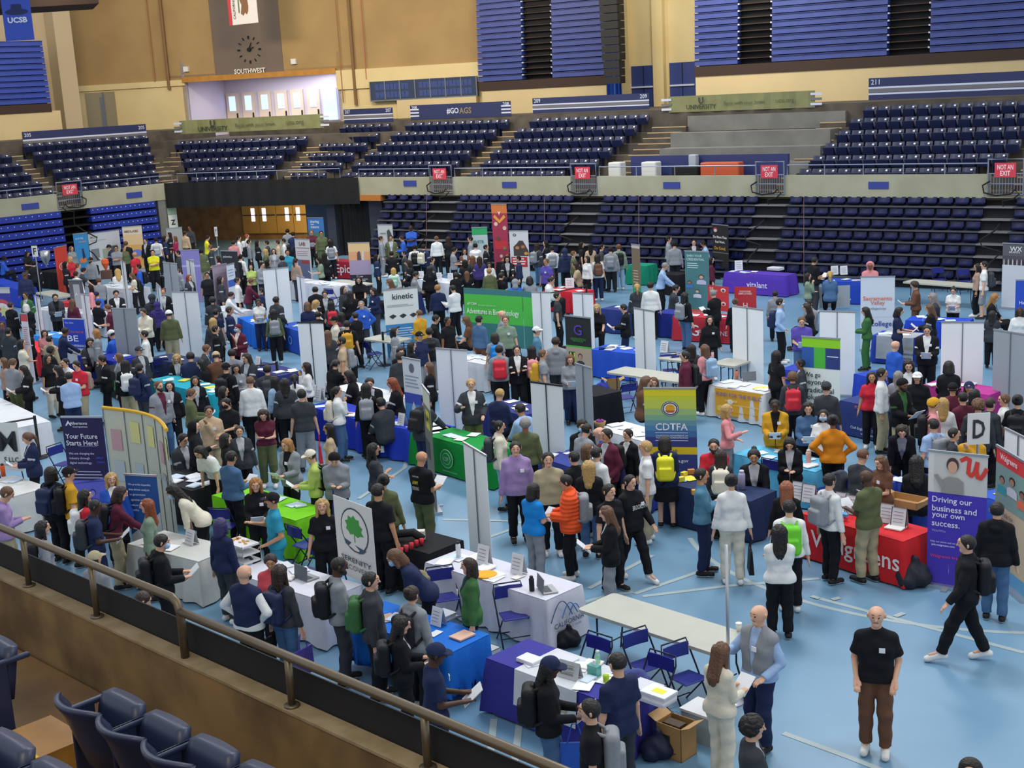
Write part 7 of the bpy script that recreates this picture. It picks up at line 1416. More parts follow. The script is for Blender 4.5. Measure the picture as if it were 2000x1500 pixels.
# ================================================================== PEOPLE  (head-top px, py, height, facing, pose, top, bottom, hair, skin, extras)
DATA = '''
53 491 1.65 FR H Tbk Pbn l.k 2
65 510 1.7 B S Jbk Pbk s.k 1
47 532 1.75 F S Lnv Pbk c.dg 3 n
49 571 1.7 FL O Jgn Pbk s.k 2
50 594 1.65 B H Lbk Pbk m.w 1
107 574 1.75 F H Jdg/bk Pbk s.k 1
139 481 1.68 FR S Hgy Pgy l.b 1
137 501 1.68 FR S Trd Pbk m.y 1
176 503 1.75 FL S Hgy Pbk c.bk 1 beard k:bk
212 478 1.75 L H Jnv Pbk c.bk 1
228 480 1.72 F C Tgy Pbk s.k 2
245 471 1.78 B S Lbk Pbk s.b 1
262 492 1.8 BL S Trd Pbk b 2
297 488 1.75 F C Tyl Pbk s.k 1 k:bk
304 464 1.75 B S Twh Pbk s.k 2 k:lg
321 461 1.7 R S Jnv Pbk l.k 1
330 454 1.65 L S Jbk Pbk l.d 1
341 461 1.65 L C Lmg Pbk l.b 1
361 451 1.7 BR S Ltn Pbk s.d 2
370 441 1.75 FL S Ldg Pbk s.k 3
347 489 1.78 L S Ldg Pbk s.k 1 k:dg
298 508 1.3 FR T Jbk Pbk l.d 1
270 516 1.72 L S Lbl Pbk s.k 2 k:bk
257 533 1.6 L H Ncr Pbk l.b 1 k:bk
229 525 1.35 B T Lwh Pbk l.y 1
152 514 1.75 R S Tgy Pbk s.b 1
148 530 1.7 BR S Lwh Pbk s.d 1
163 523 1.75 R R Tdg Pbk s.k 1
127 511 1.75 R S Jbk Pbk l.k 1
192 543 1.3 B T Lgy Pbk s.b 1
226 567 1.4 F T Jbk/wh Pbk s.k 1
184 571 1.3 BL T Lbl Pbk c.nv 1
194 586 1.3 BR T Tbk Pbk s.k 1
209 594 1.75 L H Tmr Pbk s.b 1 n k:gy
279 603 1.75 FL H Hcr Pbk s.d 1 k:bk
296 575 1.7 B S Hdg Pbk h.dg 1
306 590 1.6 B S Hpp Pbk h.pp 1
329 606 1.78 B S Lol Pkh c.wh 1
318 564 1.7 F S Jbk Pbk s.r 1
369 537 1.6 FR S Jdg Pbk l.r 1
392 486 1.75 B S Jol Pkh s.k 2
7 500 1.3 R T Lbl Pbk s.k 4
3 628 1.7 F S Tdg Pbk s.k 3
141 584 1.6 BR S Lmr Pbk l.b 1
405 460 1.75 R H Tyl Pdn s.k 1
455 470 1.6 B S Lpk Pbk s.d 2
466 461 1.7 R S Lwh Pbk s.k 1 k:gy
482 457 1.7 R S Lwh Pbk s.r 1 k:wh
488 468 1.7 R S Lgy Pbk s.k 1 k:bk
470 497 1.7 BR S Lwh Pbk s.k 1 k:bk
517 486 1.6 L S Tol Pbk l.y 1
541 469 1.75 L S Jtn Pbk s.d 1
553 466 1.7 L S Lwh Pbk s.k 1 k:bk
561 447 1.75 B S Lgy Pbk s.k 1
572 453 1.7 B S Jnv Pbk s.k 1
608 449 1.75 F H Tmr Pbk s.b 1
627 451 1.78 F S Lol Pol s.k 2
644 466 1.65 F S Jbk Pbk l.k 1
655 467 1.68 B S Twh Pbk l.k 1 k:gy
561 488 1.75 F S Ttl Pbk s.k 2
534 486 1.6 F S Jgy Pbk l.d 1
523 507 1.6 R S Jbk Pbk m.k 1
585 503 1.7 BR S Lrs Pdg p.d 1
620 503 1.62 L H Tsg Pbk l.k 1
633 494 1.7 B S Jbk Pbk l.k 1
493 516 1.62 F C Tlm Pbk l.k 1
508 512 1.7 FR H Lgy Pbk s.k 1
456 543 1.75 R S Lwh Pbk s.k 1
474 546 1.78 R R Lmr Pdg s.b 1
451 570 1.7 R R Lwh Pbk s.k 1
509 562 1.55 L S Tnv Pbk s.k 1
504 584 1.66 F H Nwh Pnv p.k 3
539 579 1.75 BR O Jdg Pbk s.k 3
533 604 1.65 B S Lol Pbk l.k 1 k:gy
443 599 1.75 R S Jnv Pbk s.d 2
426 603 1.7 BR S Tnv Pbk s.k 1 k:bk
464 634 1.65 FL A Jmr/wh Pbk n.mr 1 mask
415 621 1.7 B S Ldg Pdn l.y 1
592 591 1.5 B T Lnv Pbk m.b 1
617 586 1.4 R T Lwh Pbk l.y 1
643 588 1.6 B S Tdg Pbk l.k 1 k:rd
622 608 1.3 B T Jbk Pbk s.k 1
634 568 1.35 F T Jbk Pbk s.k 1
671 559 1.65 FR S Ldg Pbk l.d 1
683 568 1.7 B S Jbk Pbk l.k 1
705 588 1.72 F K Lbl Pdg s.g 1 n
728 562 1.7 FL H Lnv Pdg l.k 1 n
652 618 1.75 L S Jcr Pbk c.bk 2 k:gy
677 626 1.72 B S Tbk Pbk s.k 1 k:mu
692 610 1.65 BL S Jbk Pbk s.k 1
666 658 1.78 L S Ttn Pbk s.k 2 k:gy beard
639 645 1.68 B S Jdg Pbk l.b 1 t:dg
655 703 1.65 BR R Tbk Pbk p.k 1
658 755 1.66 R A Lwh Pdn p.k 1 k:cr
747 461 1.75 R S Lgy Pgy s.d 1
760 460 1.75 F S Jol Pbk s.k 2
784 461 1.7 L H Lbl Pbk s.d 1
764 491 1.6 B S Jbk Pbk s.k 1
768 523 1.5 B S Lwh Pbk m.y 1 k:mt
789 490 1.55 L S Jdg Pbk s.k 1
797 508 1.5 L T Jbk Pbk m.d 1
735 497 1.62 R S Jnv Pbk l.k 1
802 440 1.9 F C Tbl Pbk q.k 4
811 478 1.7 B S Lwh Pbk s.k 1 k:bk
826 477 1.72 BR S Jnv Pbk s.k 1 k:cr
852 461 1.72 B S Lwh Pbk s.b 1
875 462 1.65 B S Jbk Pbk l.d 1
887 483 1.75 R H Tgy Pbk s.k 1
907 486 1.65 F C Jbn Pbk l.k 2
918 462 1.75 L S Jgy Pbk s.k 1
928 475 1.7 B S Lwh Pbk s.k 1 k:wh
944 456 1.78 BL R Jbk Pbk c.dg 1
949 478 1.7 R S Jbk Pbk s.k 1
925 500 1.6 B S Jdg Pbk l.b 1
905 507 1.62 B S Jbk Pbk m.k 1
934 501 1.6 B S Jpp Pbk l.d 1
955 512 1.5 F R Lwh Pbk l.k 2
957 524 1.6 B S Lol Pbk s.o 1
909 530 1.5 B S Jbk Pbk l.b 1
893 532 1.5 B S Jbk Pbk a.k 1
977 533 1.45 BR T Jbk Pbk s.k 1
1006 546 1.3 B T Lbl Pbk h.gy 1
1034 540 1.35 B T Lgy Pbk m.k 1
1076 541 1.45 R T Hwh Pbk s.k 1
1049 475 1.68 BR S Jdg Pdn l.d 1 k:gy
1078 480 1.72 B S Lwh Pbk s.k 1 k:gy
1080 506 1.78 FL S Tpu Pbk s.b 2 n k:dg
1103 486 1.7 B S Hnv Pbk h.nv 1
1123 511 1.4 L T Ttn Pbk l.d 1
1136 473 1.65 R S Tbk Pbk l.k 1
1153 476 1.62 B S Ttn Pbk l.k 1
1175 477 1.78 R S Tdg Pbk s.k 1
1164 497 1.68 B S Twh Pnv l.k 1 k:bn
1192 482 1.7 B S Jgy Pbk s.k 1 k:gy
1208 477 1.72 B S Jsg Pld s.b 1 k:bk
854 556 1.7 B S Lnv Pbk s.o 1
884 557 1.72 BL H Lwh Pbk s.k 1
818 605 1.72 BL A Lmu Pkh q.b 1
851 615 1.4 R T Lbk Pbk s.k 1
874 619 1.7 FR S Tbk Pbk s.k 3
909 618 1.35 L T Tbn Pbk l.b 1
927 618 1.78 BR S Ldn Pbn s.k 1
979 606 1.75 L S Lgy Pbk b 1
987 617 1.78 F S Tsg Pbk s.b 1 n
1088 571 1.72 R S Tdg Pbk s.k 1
1165 594 1.4 F T Tbk Pbk l.y 1
819 648 1.75 FR S Tnv Pgy c.bk 1
804 668 1.65 R S Jbk Pbk l.k 1
838 640 1.75 B S Tdg Pgy s.k 1 k:bk
1048 638 1.75 R S Ldb Pbk c.wh 1 n
1085 658 1.78 B S Hgy Pdg s.d 1
977 674 1.75 B S Lgy Pbk s.k 1 k:rd
1006 675 1.72 F C Jbk/wh Pbk s.k 1
966 650 1.6 B S Tgy Pbk m.d 1 k:rb
1060 683 1.68 R S Tgy Pkh s.b 1 k:mu
1038 675 1.65 B S Jbk Pbk l.k 1 k:pk
1119 692 1.66 F H Lgy Pnv l.b 1
837 708 1.68 L S Jbk Pbk l.b 1
919 740 1.8 F G Jdg/wh Pol s.y 1 n
976 759 1.6 BR T Lnv Pbk q.y 1
1015 788 1.4 BL T Llb Pbk s.k 2
975 822 1.72 R S Hcr Pld u.k 1 k:dg
1025 816 1.78 B S Lol Pbk s.g 3
1108 826 1.5 F T Jbk Pbk p.k 2 mask
1146 828 1.7 BR R Lgy Pbk s.k 1
1162 836 1.35 L T Lbl Pbk b 1
1194 832 1.75 FL O Jmr Pbk s.k 2 n k:bk
832 770 1.75 BR R Jdg Pnv s.k 1 k:bk
441 709 1.75 BR S Jbk Pbk c.bk 1 k:bk
460 711 1.65 F H Lgy Pbk l.k 2 n
521 713 1.7 B S Jdg Pbk s.k 1 k:dg
488 735 1.8 B S Lwh Pbk q.b 1
534 735 1.65 BL S Lld Pbk l.k 1
555 739 1.68 B S Jdg Pbk l.k 1
574 731 1.6 B S Twh Pbk p.k 1
597 708 1.65 L A Lwh Pbk l.k 2
588 760 1.8 B S Tdg Pgy s.k 1 t:rd
513 800 1.68 F P Nmr Pol l.d 1
436 755 1.65 R S Jdg Pbk l.k 2
441 778 1.7 FL H Tbk Pbk s.k 1 mask
407 793 1.72 F A Htn Pkh s.k 2 n
466 832 1.6 F S Jdg Pbk p.d 1
641 827 1.65 L S Ltn Ptn l.k 2
559 857 1.68 FL H Jgy/bk Pbk m.o 1 n
721 738 1.6 F T Jbk Pbk s.k 1
727 748 1.7 B S Lbk Pbk l.k 1 k:gy t:wh
765 738 1.5 L T Jbk Pbk l.r 1
760 692 1.7 B S Ldg Pbk s.d 1
783 678 1.5 F T Tbk Pbk l.k 1
403 673 1.5 R T Jdg Pbk s.b 1
421 687 1.5 B T Lbn Pbk c.tn 1
452 682 1.5 B T Lgy Pbk s.k 1
41 663 1.72 R A Tcr Pkh m.k 1
80 645 1.5 F H Tpk Pbk l.d 1
96 656 1.6 BR S Lkh Pbk s.k 1
127 640 1.75 R R Lnv Pbk s.k 3
99 677 1.6 R S Jbk Pbk a.k 3
92 693 1.65 FR S Tbk Pcr l.k 2
111 714 1.65 L H Jbk Pbk l.k 1
126 700 1.7 FL S Jwh Pbk s.k 1
148 705 1.76 FL H Trd Pkh s.k 1 n k:rs
133 727 1.72 B H Llb Pnv s.k 1
198 694 1.75 L H Jbk/wh Pbk s.k 2
24 700 1.75 BR H Lgy Pol s.b 1
44 714 1.65 L H Jbk/wh Pbk l.k 1
5 699 1.65 L S Lrs Pbk l.b 1
186 643 1.68 L S Jgy Pdg m.o 1
211 646 1.5 BL T Lbl Pol c.wh 1
263 648 1.78 L S Lwh Pbk s.k 1
271 677 1.7 FR S Jdg Pbk c.dg 1
243 703 1.66 B S Jbk Pkh l.k 1 k:wh
272 710 1.68 BR S Jnv Pdg p.k 1 k:nv
344 692 1.3 F T Jbk Pbk l.y 1
387 703 1.3 L T Jbk Pbk l.k 1
309 744 1.8 FR S Jgy/mr Pdn s.b 1 n beard
330 745 1.62 F S Jbk Pbk l.k 1
373 759 1.72 R H Lol Pnv s.b 1
380 735 1.62 F S Jbk Pbk l.k 2
344 832 1.7 R G Hbk Pbk h.bk 1
386 868 1.35 FL L Twh Pbk m.k 1
52 845 1.66 L H Jnv Pbk p.b 1
100 912 1.75 BR S Jbk Pbk m.k 1 k:nv
131 912 1.78 R S Tmu Pbk c.bk 1 k:bk
12 951 1.8 R P Llv Pkh s.b 1
165 957 1.65 R S Lrd Pbk l.k 1 k:wh
184 976 1.75 R H Tnv Pnv q.k 4 k:dg
216 924 1.66 F S Jbl/wh Pbk l.y 1
236 950 1.75 R R Lmr Pkh m.d 1 k:bk
285 975 1.68 L S Lsg Pbn l.r 1
336 947 1.5 L L Lcr Pbk l.k 1 mask
314 1044 1.75 R H Hbk Pbk s.k 1 k:bk mask
82 1018 1.65 R S Lgy Pbk l.k 1 k:bk
184 1077 1.7 BR S Lgy Pgy c.kh 1
277 1156 1.72 R P Lwh Pbk s.d 1
456 880 1.75 BR H Ldn Pbk s.k 2
498 934 1.68 F H Lbk Pbk l.o 1 n
530 963 1.75 L G Ttl Ptl c.bk 2
628 975 1.66 F S Tbk Pbk l.y 1 n
598 882 1.7 L H Llm Pbk c.cr 1 k:bk
649 885 1.7 F P Hgy Pbk n.bk 1 t:pp k:bk
729 866 1.7 R C Tdg Pbk l.k 2
748 926 1.75 B S Lol Pol u.k 2
738 945 1.8 BR S Tbk Pbk s.k 2
430 1012 1.66 BR S Lnv Pdg m.x 1
476 1103 1.78 BR K Vnv/wh Pbk b 1 beard t:bk
527 1083 1.62 F H Tcl Pbk p.d 2
546 1103 1.7 BR S Ldg Pdn l.d 1 k:nv t:pu
661 1089 1.8 R H Lgy Pdg q.k 4 k:bk beard
723 1118 1.75 R S Hdg Pbk s.k 1 k:gn
770 1073 1.62 L L Tnv Pbk m.b 1 mask
804 1145 1.68 BR S Hgy Pbk u.d 1 k:bk
784 1205 1.6 R H Jbk Pbk l.k 1 k:bk
851 1258 1.78 R H Tnv Pnv c.nv 4 n u:q.k
906 1094 1.66 L S Jgr/nv Pbk m.d 1 n
1075 1284 1.74 R H Lbk Pdn c.nv 4 u:l.k k:bk t:bl
1150 1367 1.75 L S Tbk Pbk s.k 1 k:gy
1204 1275 1.8 BL S Tnv Pdg q.k 1
1409 1256 1.66 BR H Lcr Pcr l.b 1
1481 1182 1.8 FL G Vgy/lb Pnv b 1 n
1471 1400 1.72 R S Jdg Pbk a.k 1
1712 1184 1.8 F O Tbk Pbn b 1 n
1888 1046 1.75 L W Hbk Pbk s.k 1 k:bk s:wh
1948 981 1.75 B S Hbk Pdn s.k 1
1896 1483 1.75 F S Tbk Pbk s.k 1
823 881 1.8 BR H Tbk Pol b 2
1006 863 1.8 F S Hlv Pbk s.k 1 k:bk n
1070 884 1.78 F S Lkh Pbk s.k 1
1042 944 1.64 BR H Trb Pgy m.k 1
1104 928 1.74 L H Uor Pbk s.k 2 k:gy
1149 900 1.68 B S Jbk Pdn l.y 1
1155 872 1.7 BR S Lwh Pbk s.k 1
1183 989 1.66 L H Jbk Pgy l.b 1 s:wh
1190 946 1.72 FR S Tbk Pbk s.k 1
1229 836 1.6 FL S Jbk/wh Pbk s.k 1
1231 928 1.72 FR W Hbk Pbk s.k 1 n s:wh
1260 861 1.8 L S Twh Pkh s.y 1 s:wh
1298 852 1.66 B H Jnv Kbk m.k 1 k:yl
1394 857 1.45 F T Trd Pbk q.k 1 beard n
1411 877 1.6 B S Ldg Pbk l.d 1 k:cr
1468 880 1.4 F T Jbk Pbk u.k 2
1542 855 1.66 F P Jbk Pbk m.k 1
1370 915 1.75 R C Ldb Pnv s.k 2
1428 926 1.78 B S Lwh Pcr u.k 1 t:bk s:wh
1536 940 1.6 B S Lbk Pbk l.c 1
1541 977 1.7 B S Lwh Pbk s.k 1 k:ln
1522 1025 1.66 B C Lwh Pbk l.k 2 t:pu
1621 925 1.75 BR S Lwh Pbk s.k 1 k:gy
1692 918 1.8 BL H Tol Pkh b 4 beard
1720 891 1.6 FL H Tbn Pbk l.b 1 n
1688 876 1.4 BR T Ldg Pbk q.b 1
1762 830 1.66 F L Jbk/gy Pbk l.d 1
1790 890 1.45 B T Lbk Pbk l.k 1
1815 823 1.7 BL S Tlb Pbk s.k 1 k:gy
1620 809 1.75 B K Lbt Pbk u.k 3
1426 791 1.68 R G Lpk Pgy m.y 1
1496 786 1.68 F H Jmu/bk Pmu q.k 4 n
1581 787 1.7 F H Ldn Pbk l.k 1 n
1606 800 1.62 F S Lwh Pbk m.k 1 mask
1217 594 1.72 L H Jbk Pnv s.k 1
1245 554 1.7 B S Jdg Pbk p.y 1
1269 551 1.75 B S Lwh Pbk s.k 1
1299 513 1.8 R R Llb Pbk s.g 1
1306 462 1.75 R S Lgy Pgy s.k 1
1317 471 1.8 B S Lgy Sbk s.k 1
1355 468 1.7 F S Jbk Pbk s.k 1
1373 471 1.65 L R Tlb Pbk s.k 2
1389 502 1.65 R S Lmr Pbk l.k 1
1320 556 1.45 R T Jdg Pbk s.k 1
1338 571 1.7 BR S Lbk Pdn l.k 1 k:gy
1392 566 1.72 BL H Jbk Pbk s.g 1
1386 617 1.68 F S Lbk Pbk l.k 1 n
1436 583 1.55 B S Lbk Pbk u.b 1
1514 568 1.5 B S Lgy Pbk s.k 1
1524 583 1.78 R O Llb Pbk s.k 1 mask k:nv
1575 592 1.35 L T Jbk Pbk l.d 1
1566 619 1.74 F H Tpu Pdn s.b 1
1578 533 1.62 R A Lsg Pdn l.k 1
1591 502 1.82 BR H Tbk Pdg s.k 2
1337 686 1.75 L S Hmr Pbk s.k 1 k:bk
1377 673 1.68 BL S Lpk Pbk l.b 1 k:ld
1347 672 1.6 B S Jdg Pbk l.k 1
1512 684 1.7 BR S Dbk Pbk l.k 1
1548 727 1.7 B S Hdg Pbk a.b 1 k:rd
1276 737 1.3 F T Jbk Pbk m.b 1
1563 702 1.6 L G Jdg Pbk s.k 3
1690 600 1.68 L H Lgn Pgn l.k 1
1757 600 1.68 R H Tnv Pnv m.k 1 n
1815 594 1.66 L H Jbk Pbk l.b 1 n
1821 572 1.5 L T Jdg Pbk l.g 1
1786 550 1.68 L H Lbn Pbn a.d 1 n
1862 561 1.5 F H Twh Pbk u.k 1
1922 510 1.78 L S Twh Sgy s.k 1 k:dg
1909 515 1.65 L S Lrs Pbk l.k 2
1944 573 1.45 R T Jbk Pbk l.o 1
1938 607 1.5 B S Jdg Pbk l.k 1
1992 601 1.6 F S Lwh Pbk m.d 4
1698 512 1.4 F T Lpk Pbk h.pk 3
1621 530 1.5 B T Ldn Pbk p.y 1
1811 635 1.78 F H Jbk/wh Pbk s.k 1 n
1749 665 1.72 BR S Lbl Pnv b 1
1775 704 1.6 F T Nwh Pbk l.k 1
1789 727 1.62 F S Tbk Pbk c.wh 1 u:l.d
1722 719 1.78 R S Lwh Pkh s.k 2
1704 727 1.62 F S Trd Pbk l.k 2
1763 740 1.78 FR H Jbk/gn Pkh n.bk 3 beard
1825 778 1.74 R S Lpk Pbk n.mu 1 k:bk
1866 747 1.7 B S Tmr Pbk c.bk 2
1888 747 1.66 F S Jbk Pbk c.nv 1 u:l.d
1880 766 1.68 BL S Tmr Pbk s.k 1
1842 777 1.62 B S Lwh Pbk l.y 1
1911 780 1.78 B S Jdg Pbk a.b 1 k:dg
1937 777 1.7 BR S Jdg Pbk s.d 1
1988 771 1.78 B S Tbk Pbk u.k 1 k:bk
1757 725 1.6 B S Jgy Pbk l.g 1
1614 746 1.75 B S Ldg Pbk c.dg 1
1899 836 1.7 F A Lmu Pbk s.k 1
430 540 1.7 R S Jdg Pbk l.k 1
500 470 1.65 R S Jbk Pbk l.k 1
520 470 1.7 L S Jdg Pbk s.k 1
595 470 1.65 L S Jnv Pbk m.k 1
404 532 1.7 F S Tbk Pbk s.k 2
414 580 1.7 B S Jdg Pbk a.k 1
380 590 1.7 R S Lgy Pbk s.k 1
425 500 1.65 L S Lpk Pbk l.d 1
460 500 1.7 BL S Jbk Pbk s.k 1
770 640 1.6 R S Jgy Pbk m.k 1
665 610 1.7 BL S Jmr Pbk l.k 1
700 540 1.6 F T Tbk Pbk m.k 1
838 520 1.65 B S Jbk Pbk l.k 1
812 530 1.6 R T Lgy Pbk s.k 1
760 545 1.5 L T Lbn Pbk l.b 1
862 500 1.68 R S Jdg Pbk s.k 1
990 500 1.6 F T Jbk Pbk l.k 1
1012 500 1.65 L S Lnv Pbk s.k 1
1065 470 1.7 L S Jbk Pbk l.k 1
1120 490 1.68 R S Jol Pbk s.b 1
1148 500 1.66 FL S Lwh Pbk m.k 1
240 480 1.68 FR S Lol Pbk s.d 1
284 466 1.7 FL S Jbk Pbk s.k 1
158 560 1.6 L S Lpk Pbk m.k 1
345 520 1.7 BR S Jgy Pbk s.k 1 k:nv
410 478 1.72 L S Jdg Pbk s.b 1
550 500 1.6 BL S Jdg Pbk a.k 1
578 480 1.7 R S Jbk Pbk m.k 1
615 560 1.5 B T Jbk Pbk s.k 1
60 640 1.6 L S Jbk Pbk m.k 1
15 640 1.7 BR S Jdg Pbk s.k 1
176 660 1.6 F T Jdg Pbk m.k 1
20 590 1.7 BR S Jbk Pbk s.d 1
230 690 1.6 L S Jgy Pbk m.b 1
360 690 1.6 B T Jnv Pbk s.k 1
400 640 1.7 R S Jbk Pbk s.k 1
480 690 1.6 FL T Jdg Pbk l.d 1
700 720 1.5 L T Jbk Pbk m.k 1
755 770 1.5 BL T Jdg Pbk s.k 1
430 850 1.6 R S Lbk Pbk m.k 1
345 850 1.6 FR T Jdg Pbk s.k 1
1140 600 1.45 L T Jdg Pbk m.b 1
1262 735 1.4 R T Jbn Pbk l.b 1
1580 585 1.5 FL T Lgy Pbk s.k 1
1870 700 1.6 B T Jbk Pbk m.k 1
1845 840 1.6 R S Jdg Pbk s.k 1
1960 770 1.7 L S Lwh Pbk s.b 1
1905 760 1.65 BR S Jbk Pbk m.k 1
1150 870 1.65 R S Jol Pbk m.b 1
1128 880 1.68 BL S Jbk Pbk s.k 1
1205 870 1.6 F T Jnv Pbk m.k 1
'''
ROWS = [ln.split() for ln in DATA.strip().splitlines()]
ROWS.sort(key=lambda a: at(float(a[0]), float(a[1]), float(a[2])).length)
for a in ROWS: person(float(a[0]), float(a[1]), float(a[2]), a[3], a[4], a[5], a[6], a[7], a[8], ' '.join(a[9:]))
# nobody stands inside a table or inside somebody else
D_ = [Vector((0, 0, 0)) for r in PEOPLE]
for it in range(4):
    G_ = [r['g']+d for r, d in zip(PEOPLE, D_)]
    for i, p in enumerate(G_):
        mg = .13 if PEOPLE[i]['pose'] != 'L' else .05
        for a, ex, ey, L, dp in TABLES:
            q = p-Vector((a.x, a.y, 0)); u, v = q.dot(ex), q.dot(ey)
            if -mg < u < L+mg and -mg < v < dp+mg:
                c = sorted(((v+mg, -ey), (dp+mg-v, ey), (u+mg, -ex), (L+mg-u, ex)), key=lambda t: t[0]); D_[i] += c[0][1]*min(c[0][0]+.01, .5); break
    for i in range(len(G_)):
        for j in range(i+1, len(G_)):
            dv = G_[i]-G_[j]
            if abs(dv.x) < .42 and abs(dv.y) < .42 and dv.length < .42:
                n_ = dv.normalized() if dv.length > .01 else Vector((1, 0, 0)); s_ = (.42-dv.length)/2*.9; D_[i] += n_*s_; D_[j] -= n_*s_
for r, d in zip(PEOPLE, D_):
    if d.length > .001:
        r['o'].location += d
        for bp, c, k in r['bags']: bp.matrix_world = Matrix.Translation(d) @ bp.matrix_world
# the people farthest away become one crowd object
FAR = PEOPLE[300:]; PEOPLE = PEOPLE[:300]; V_, F_, M_, ml, mi_, nv_ = [], [], [], [], {}, 0
bpy.context.view_layer.update()
def cmat(m, colr):
    k = (m.name, tuple(round(c, 3) for c in colr)) if m.name in ('skin', 'garment', 'hair', 'bag_fabric') else (m.name,)
    if k not in mi_:
        if len(k) == 1: ml.append(m)
        else:
            q = bpy.data.materials.new('crowd_'+m.name); q.use_nodes = True; b_ = q.node_tree.nodes['Principled BSDF']; b_.inputs['Base Color'].default_value = tuple(colr); b_.inputs['Roughness'].default_value = .75; b_.inputs['Specular IOR Level'].default_value = .3; ml.append(q)
        mi_[k] = len(ml)-1
    return mi_[k]
for r in FAR:
    for ob in [r['o']]+list(r['o'].children):
        me = ob.data; n = len(me.vertices); co = np.empty(n*3, np.float32); me.vertices.foreach_get('co', co); mw = np.array(ob.matrix_world); co = co.reshape(-1, 3) @ mw[:3, :3].T+mw[:3, 3]
        mt = [cmat(m, ob.color) for m in me.materials]; q = len(me.polygons)
        if me.name.startswith('name_badge') or any(len(p.vertices) != 4 for p in me.polygons[:1]): continue
        lv = np.empty(len(me.loops), np.int32); me.loops.foreach_get('vertex_index', lv); pm = np.empty(q, np.int32); me.polygons.foreach_get('material_index', pm)
        V_.append(co); F_.append(lv.reshape(-1, 4)+nv_); M_.append(np.array(mt)[pm]); nv_ += n
for r in FAR:
    for ob in list(r['o'].children)+[r['o']]: bpy.data.objects.remove(ob)
V_ = np.concatenate(V_); F_ = np.concatenate(F_); M_ = np.concatenate(M_); me = bpy.data.meshes.new('person')
me.vertices.add(len(V_)); me.vertices.foreach_set('co', V_.ravel()); me.loops.add(len(F_)*4); me.polygons.add(len(F_)); me.loops.foreach_set('vertex_index', F_.ravel().astype(np.int32))
me.polygons.foreach_set('loop_start', np.arange(0, len(F_)*4, 4, dtype=np.int32)); me.polygons.foreach_set('loop_total', np.full(len(F_), 4, np.int32)); me.polygons.foreach_set('use_smooth', np.ones(len(F_), bool))
for m in ml: me.materials.append(m)
me.polygons.foreach_set('material_index', M_.astype(np.int32)); me.update(calc_edges=True)
tag(link('person', me), 'distant crowd of people along the far side of the hall', 'people', kind='stuff')
for r in FAR:
    for bp, c, kind in r['bags']:
        for k in range(5):
            q = '%s %s in the distant crowd %s' % (COLN[col(c)] if c else 'white', kind, '')
            L = sorted(LAND, key=lambda l: math.hypot(l[1]-r['px'], l[2]-r['py']))[k]; q = q.strip()+' near the '+L[0]
            if q not in USED: break
        if q in USED: q = q.replace('near', 'beyond')
        tag(bp, q, {'backpack': 'backpack', 'tote bag': 'bag', 'papers': 'paper'}[kind])
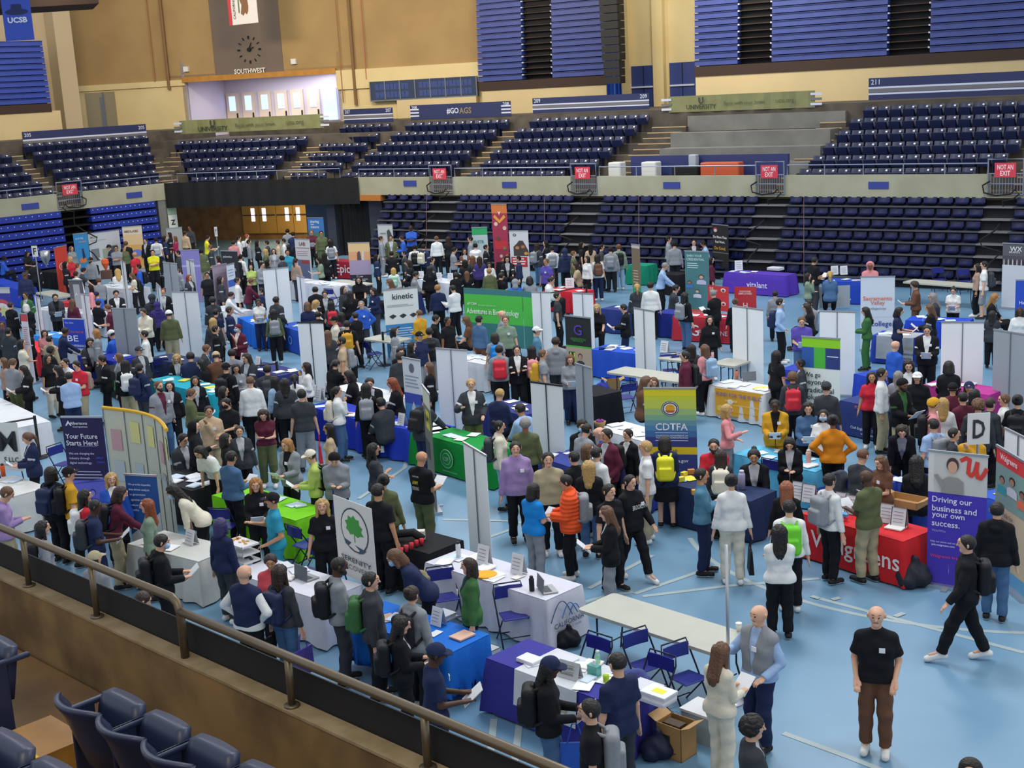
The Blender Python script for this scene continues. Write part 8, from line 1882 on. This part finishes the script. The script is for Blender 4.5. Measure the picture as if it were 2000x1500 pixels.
# ---------------- labels
def hair_phrase(r):
    h_ = r['hr']
    if h_[0] == 'b': return 'bald'
    st, c = h_.split('.')
    if st in 'cnh': return SN[st] % COLN[col(c) if c != 'or' else 'or_'] if (c in COLN) else SN[st] % 'dark'
    return (SN[st] % HN[c]).replace('dark hair', 'dark hair')
def where(r, skip=0):
    L = sorted(LAND, key=lambda l: math.hypot(l[1]-r['px'], (l[2]-r['py']-40)*1.3))[skip]
    dx, dy = r['px']-L[1], r['py']+40-L[2]
    rel = ('right of' if dx > 0 else 'left of') if abs(dx) > abs(dy)*.8 else ('in front of' if dy > 0 else 'behind')
    return rel+' the '+L[0]
seen = set(); PH = {'H': 'reading' if False else 'holding papers'}
for r in PEOPLE:
    topw = COLN[col(r['tc'])]+' '+('scrub top' if r['tc'] == 'tl' and r['lod'] else TN[r['tk']])
    hw = hair_phrase(r); pw = PN[r['pose']]; ok = False
    pack = [b for b in r['bags'] if b[2] == 'backpack']
    face = {'F': 'facing camera', 'B': 'seen from behind', 'L': 'turned left', 'R': 'turned right'}.get(r['d'][0] if r['d'] in 'FBLR' else {'FR': 'R', 'FL': 'L', 'BR': 'B', 'BL': 'B'}[r['d']])
    who = 'bald person' if hw == 'bald' else 'person with '+hw
    cands = []
    for sk in (0, 1, 2, 3, 4):
        w_ = where(r, sk)
        cands += ['%s, %s, %s, %s' % (who, topw, pw, w_), '%s, %s, %s' % (who, topw, w_), '%s, %s, %s, %s' % (who, topw, face, w_)]
        if pack: cands = ['%s, %s, %s backpack, %s' % (who, topw, COLN[col(pack[0][1])], w_)]+cands if sk == 0 else cands
        cands += ['person in %s, %s, %s' % (topw, pw, w_), 'person in %s, %s, %s' % (topw, face, w_)]
    for c in cands:
        if len(c.split()) <= 16 and c not in seen: lab = c; ok = True; break
    if not ok: lab = c; print('LABEL?', lab)
    seen.add(lab); tag(r['o'], lab, 'person'); r['lab'] = lab
    for bp, c, kind in r['bags']:
        cn = COLN[col(c)] if c else 'white'
        wear = {'backpack': 'worn by', 'tote bag': 'hanging beside', 'papers': 'held by'}[kind]
        short = 'bald person' if hw == 'bald' else hw+' person'
        opts = ['%s %s %s %s, %s %s' % (cn, kind, wear, 'person', topw, where(r, k)) for k in (0, 1, 2, 3)]+['%s %s %s %s %s' % (cn, kind, wear, short, where(r, k)) for k in (0, 1, 2, 3)]
        for q in opts:
            if len(q.split()) <= 16 and q not in seen: break
        seen.add(q); tag(bp, q, {'backpack': 'backpack', 'tote bag': 'bag', 'papers': 'paper'}[kind])
print('people', len(PEOPLE))
# ---------------- printed marks on clothing
def backprint(px, items):
    r = min(PEOPLE, key=lambda r: abs(r['px']-px[0])+abs(r['py']-px[1])); o = r['o']; T = r['J']['T']
    return r, T
def cloth_mark(key, txt, side, z, w_, colr, h=None, x=0.0, yoff=0):
    r = min(PEOPLE, key=lambda r: abs(r['px']-key[0])+abs(r['py']-key[1])); y = (-.165-yoff) if side == 'F' else (.14+yoff)
    sh = [c for c in r['o'].children if c.name.split('.')[0] in ('shirt', 'jacket', 'hoodie', 'vest')][-1]
    p = r['J']['T']((x, y, z)); me = lettering(txt, p, (1, 0, 0) if side == 'F' else (-1, 0, 0), (0, 0, 1), w_, colr, None, .01, h=h, off=.004)
    me.parent = sh; me.name = 'print'
cloth_mark((823, 881), 'OFFICER', 'B', 1.36, .14, 'D8D8D4'); cloth_mark((823, 881), 'ARMY', 'B', 1.26, .13, 'D8C02C', .06, 0, .012); cloth_mark((823, 881), 'STRONG', 'B', 1.16, .14, 'C8C8C0', .06, 0, .012)
cloth_mark((1231, 928), 'BROOKLYN', 'F', 1.28, .3, 'D0D0CC', .08, 0, .03); cloth_mark((1888, 1046), 'LA', 'F', 1.25, .08, 'B8BCC8', .1, -.08, .035)
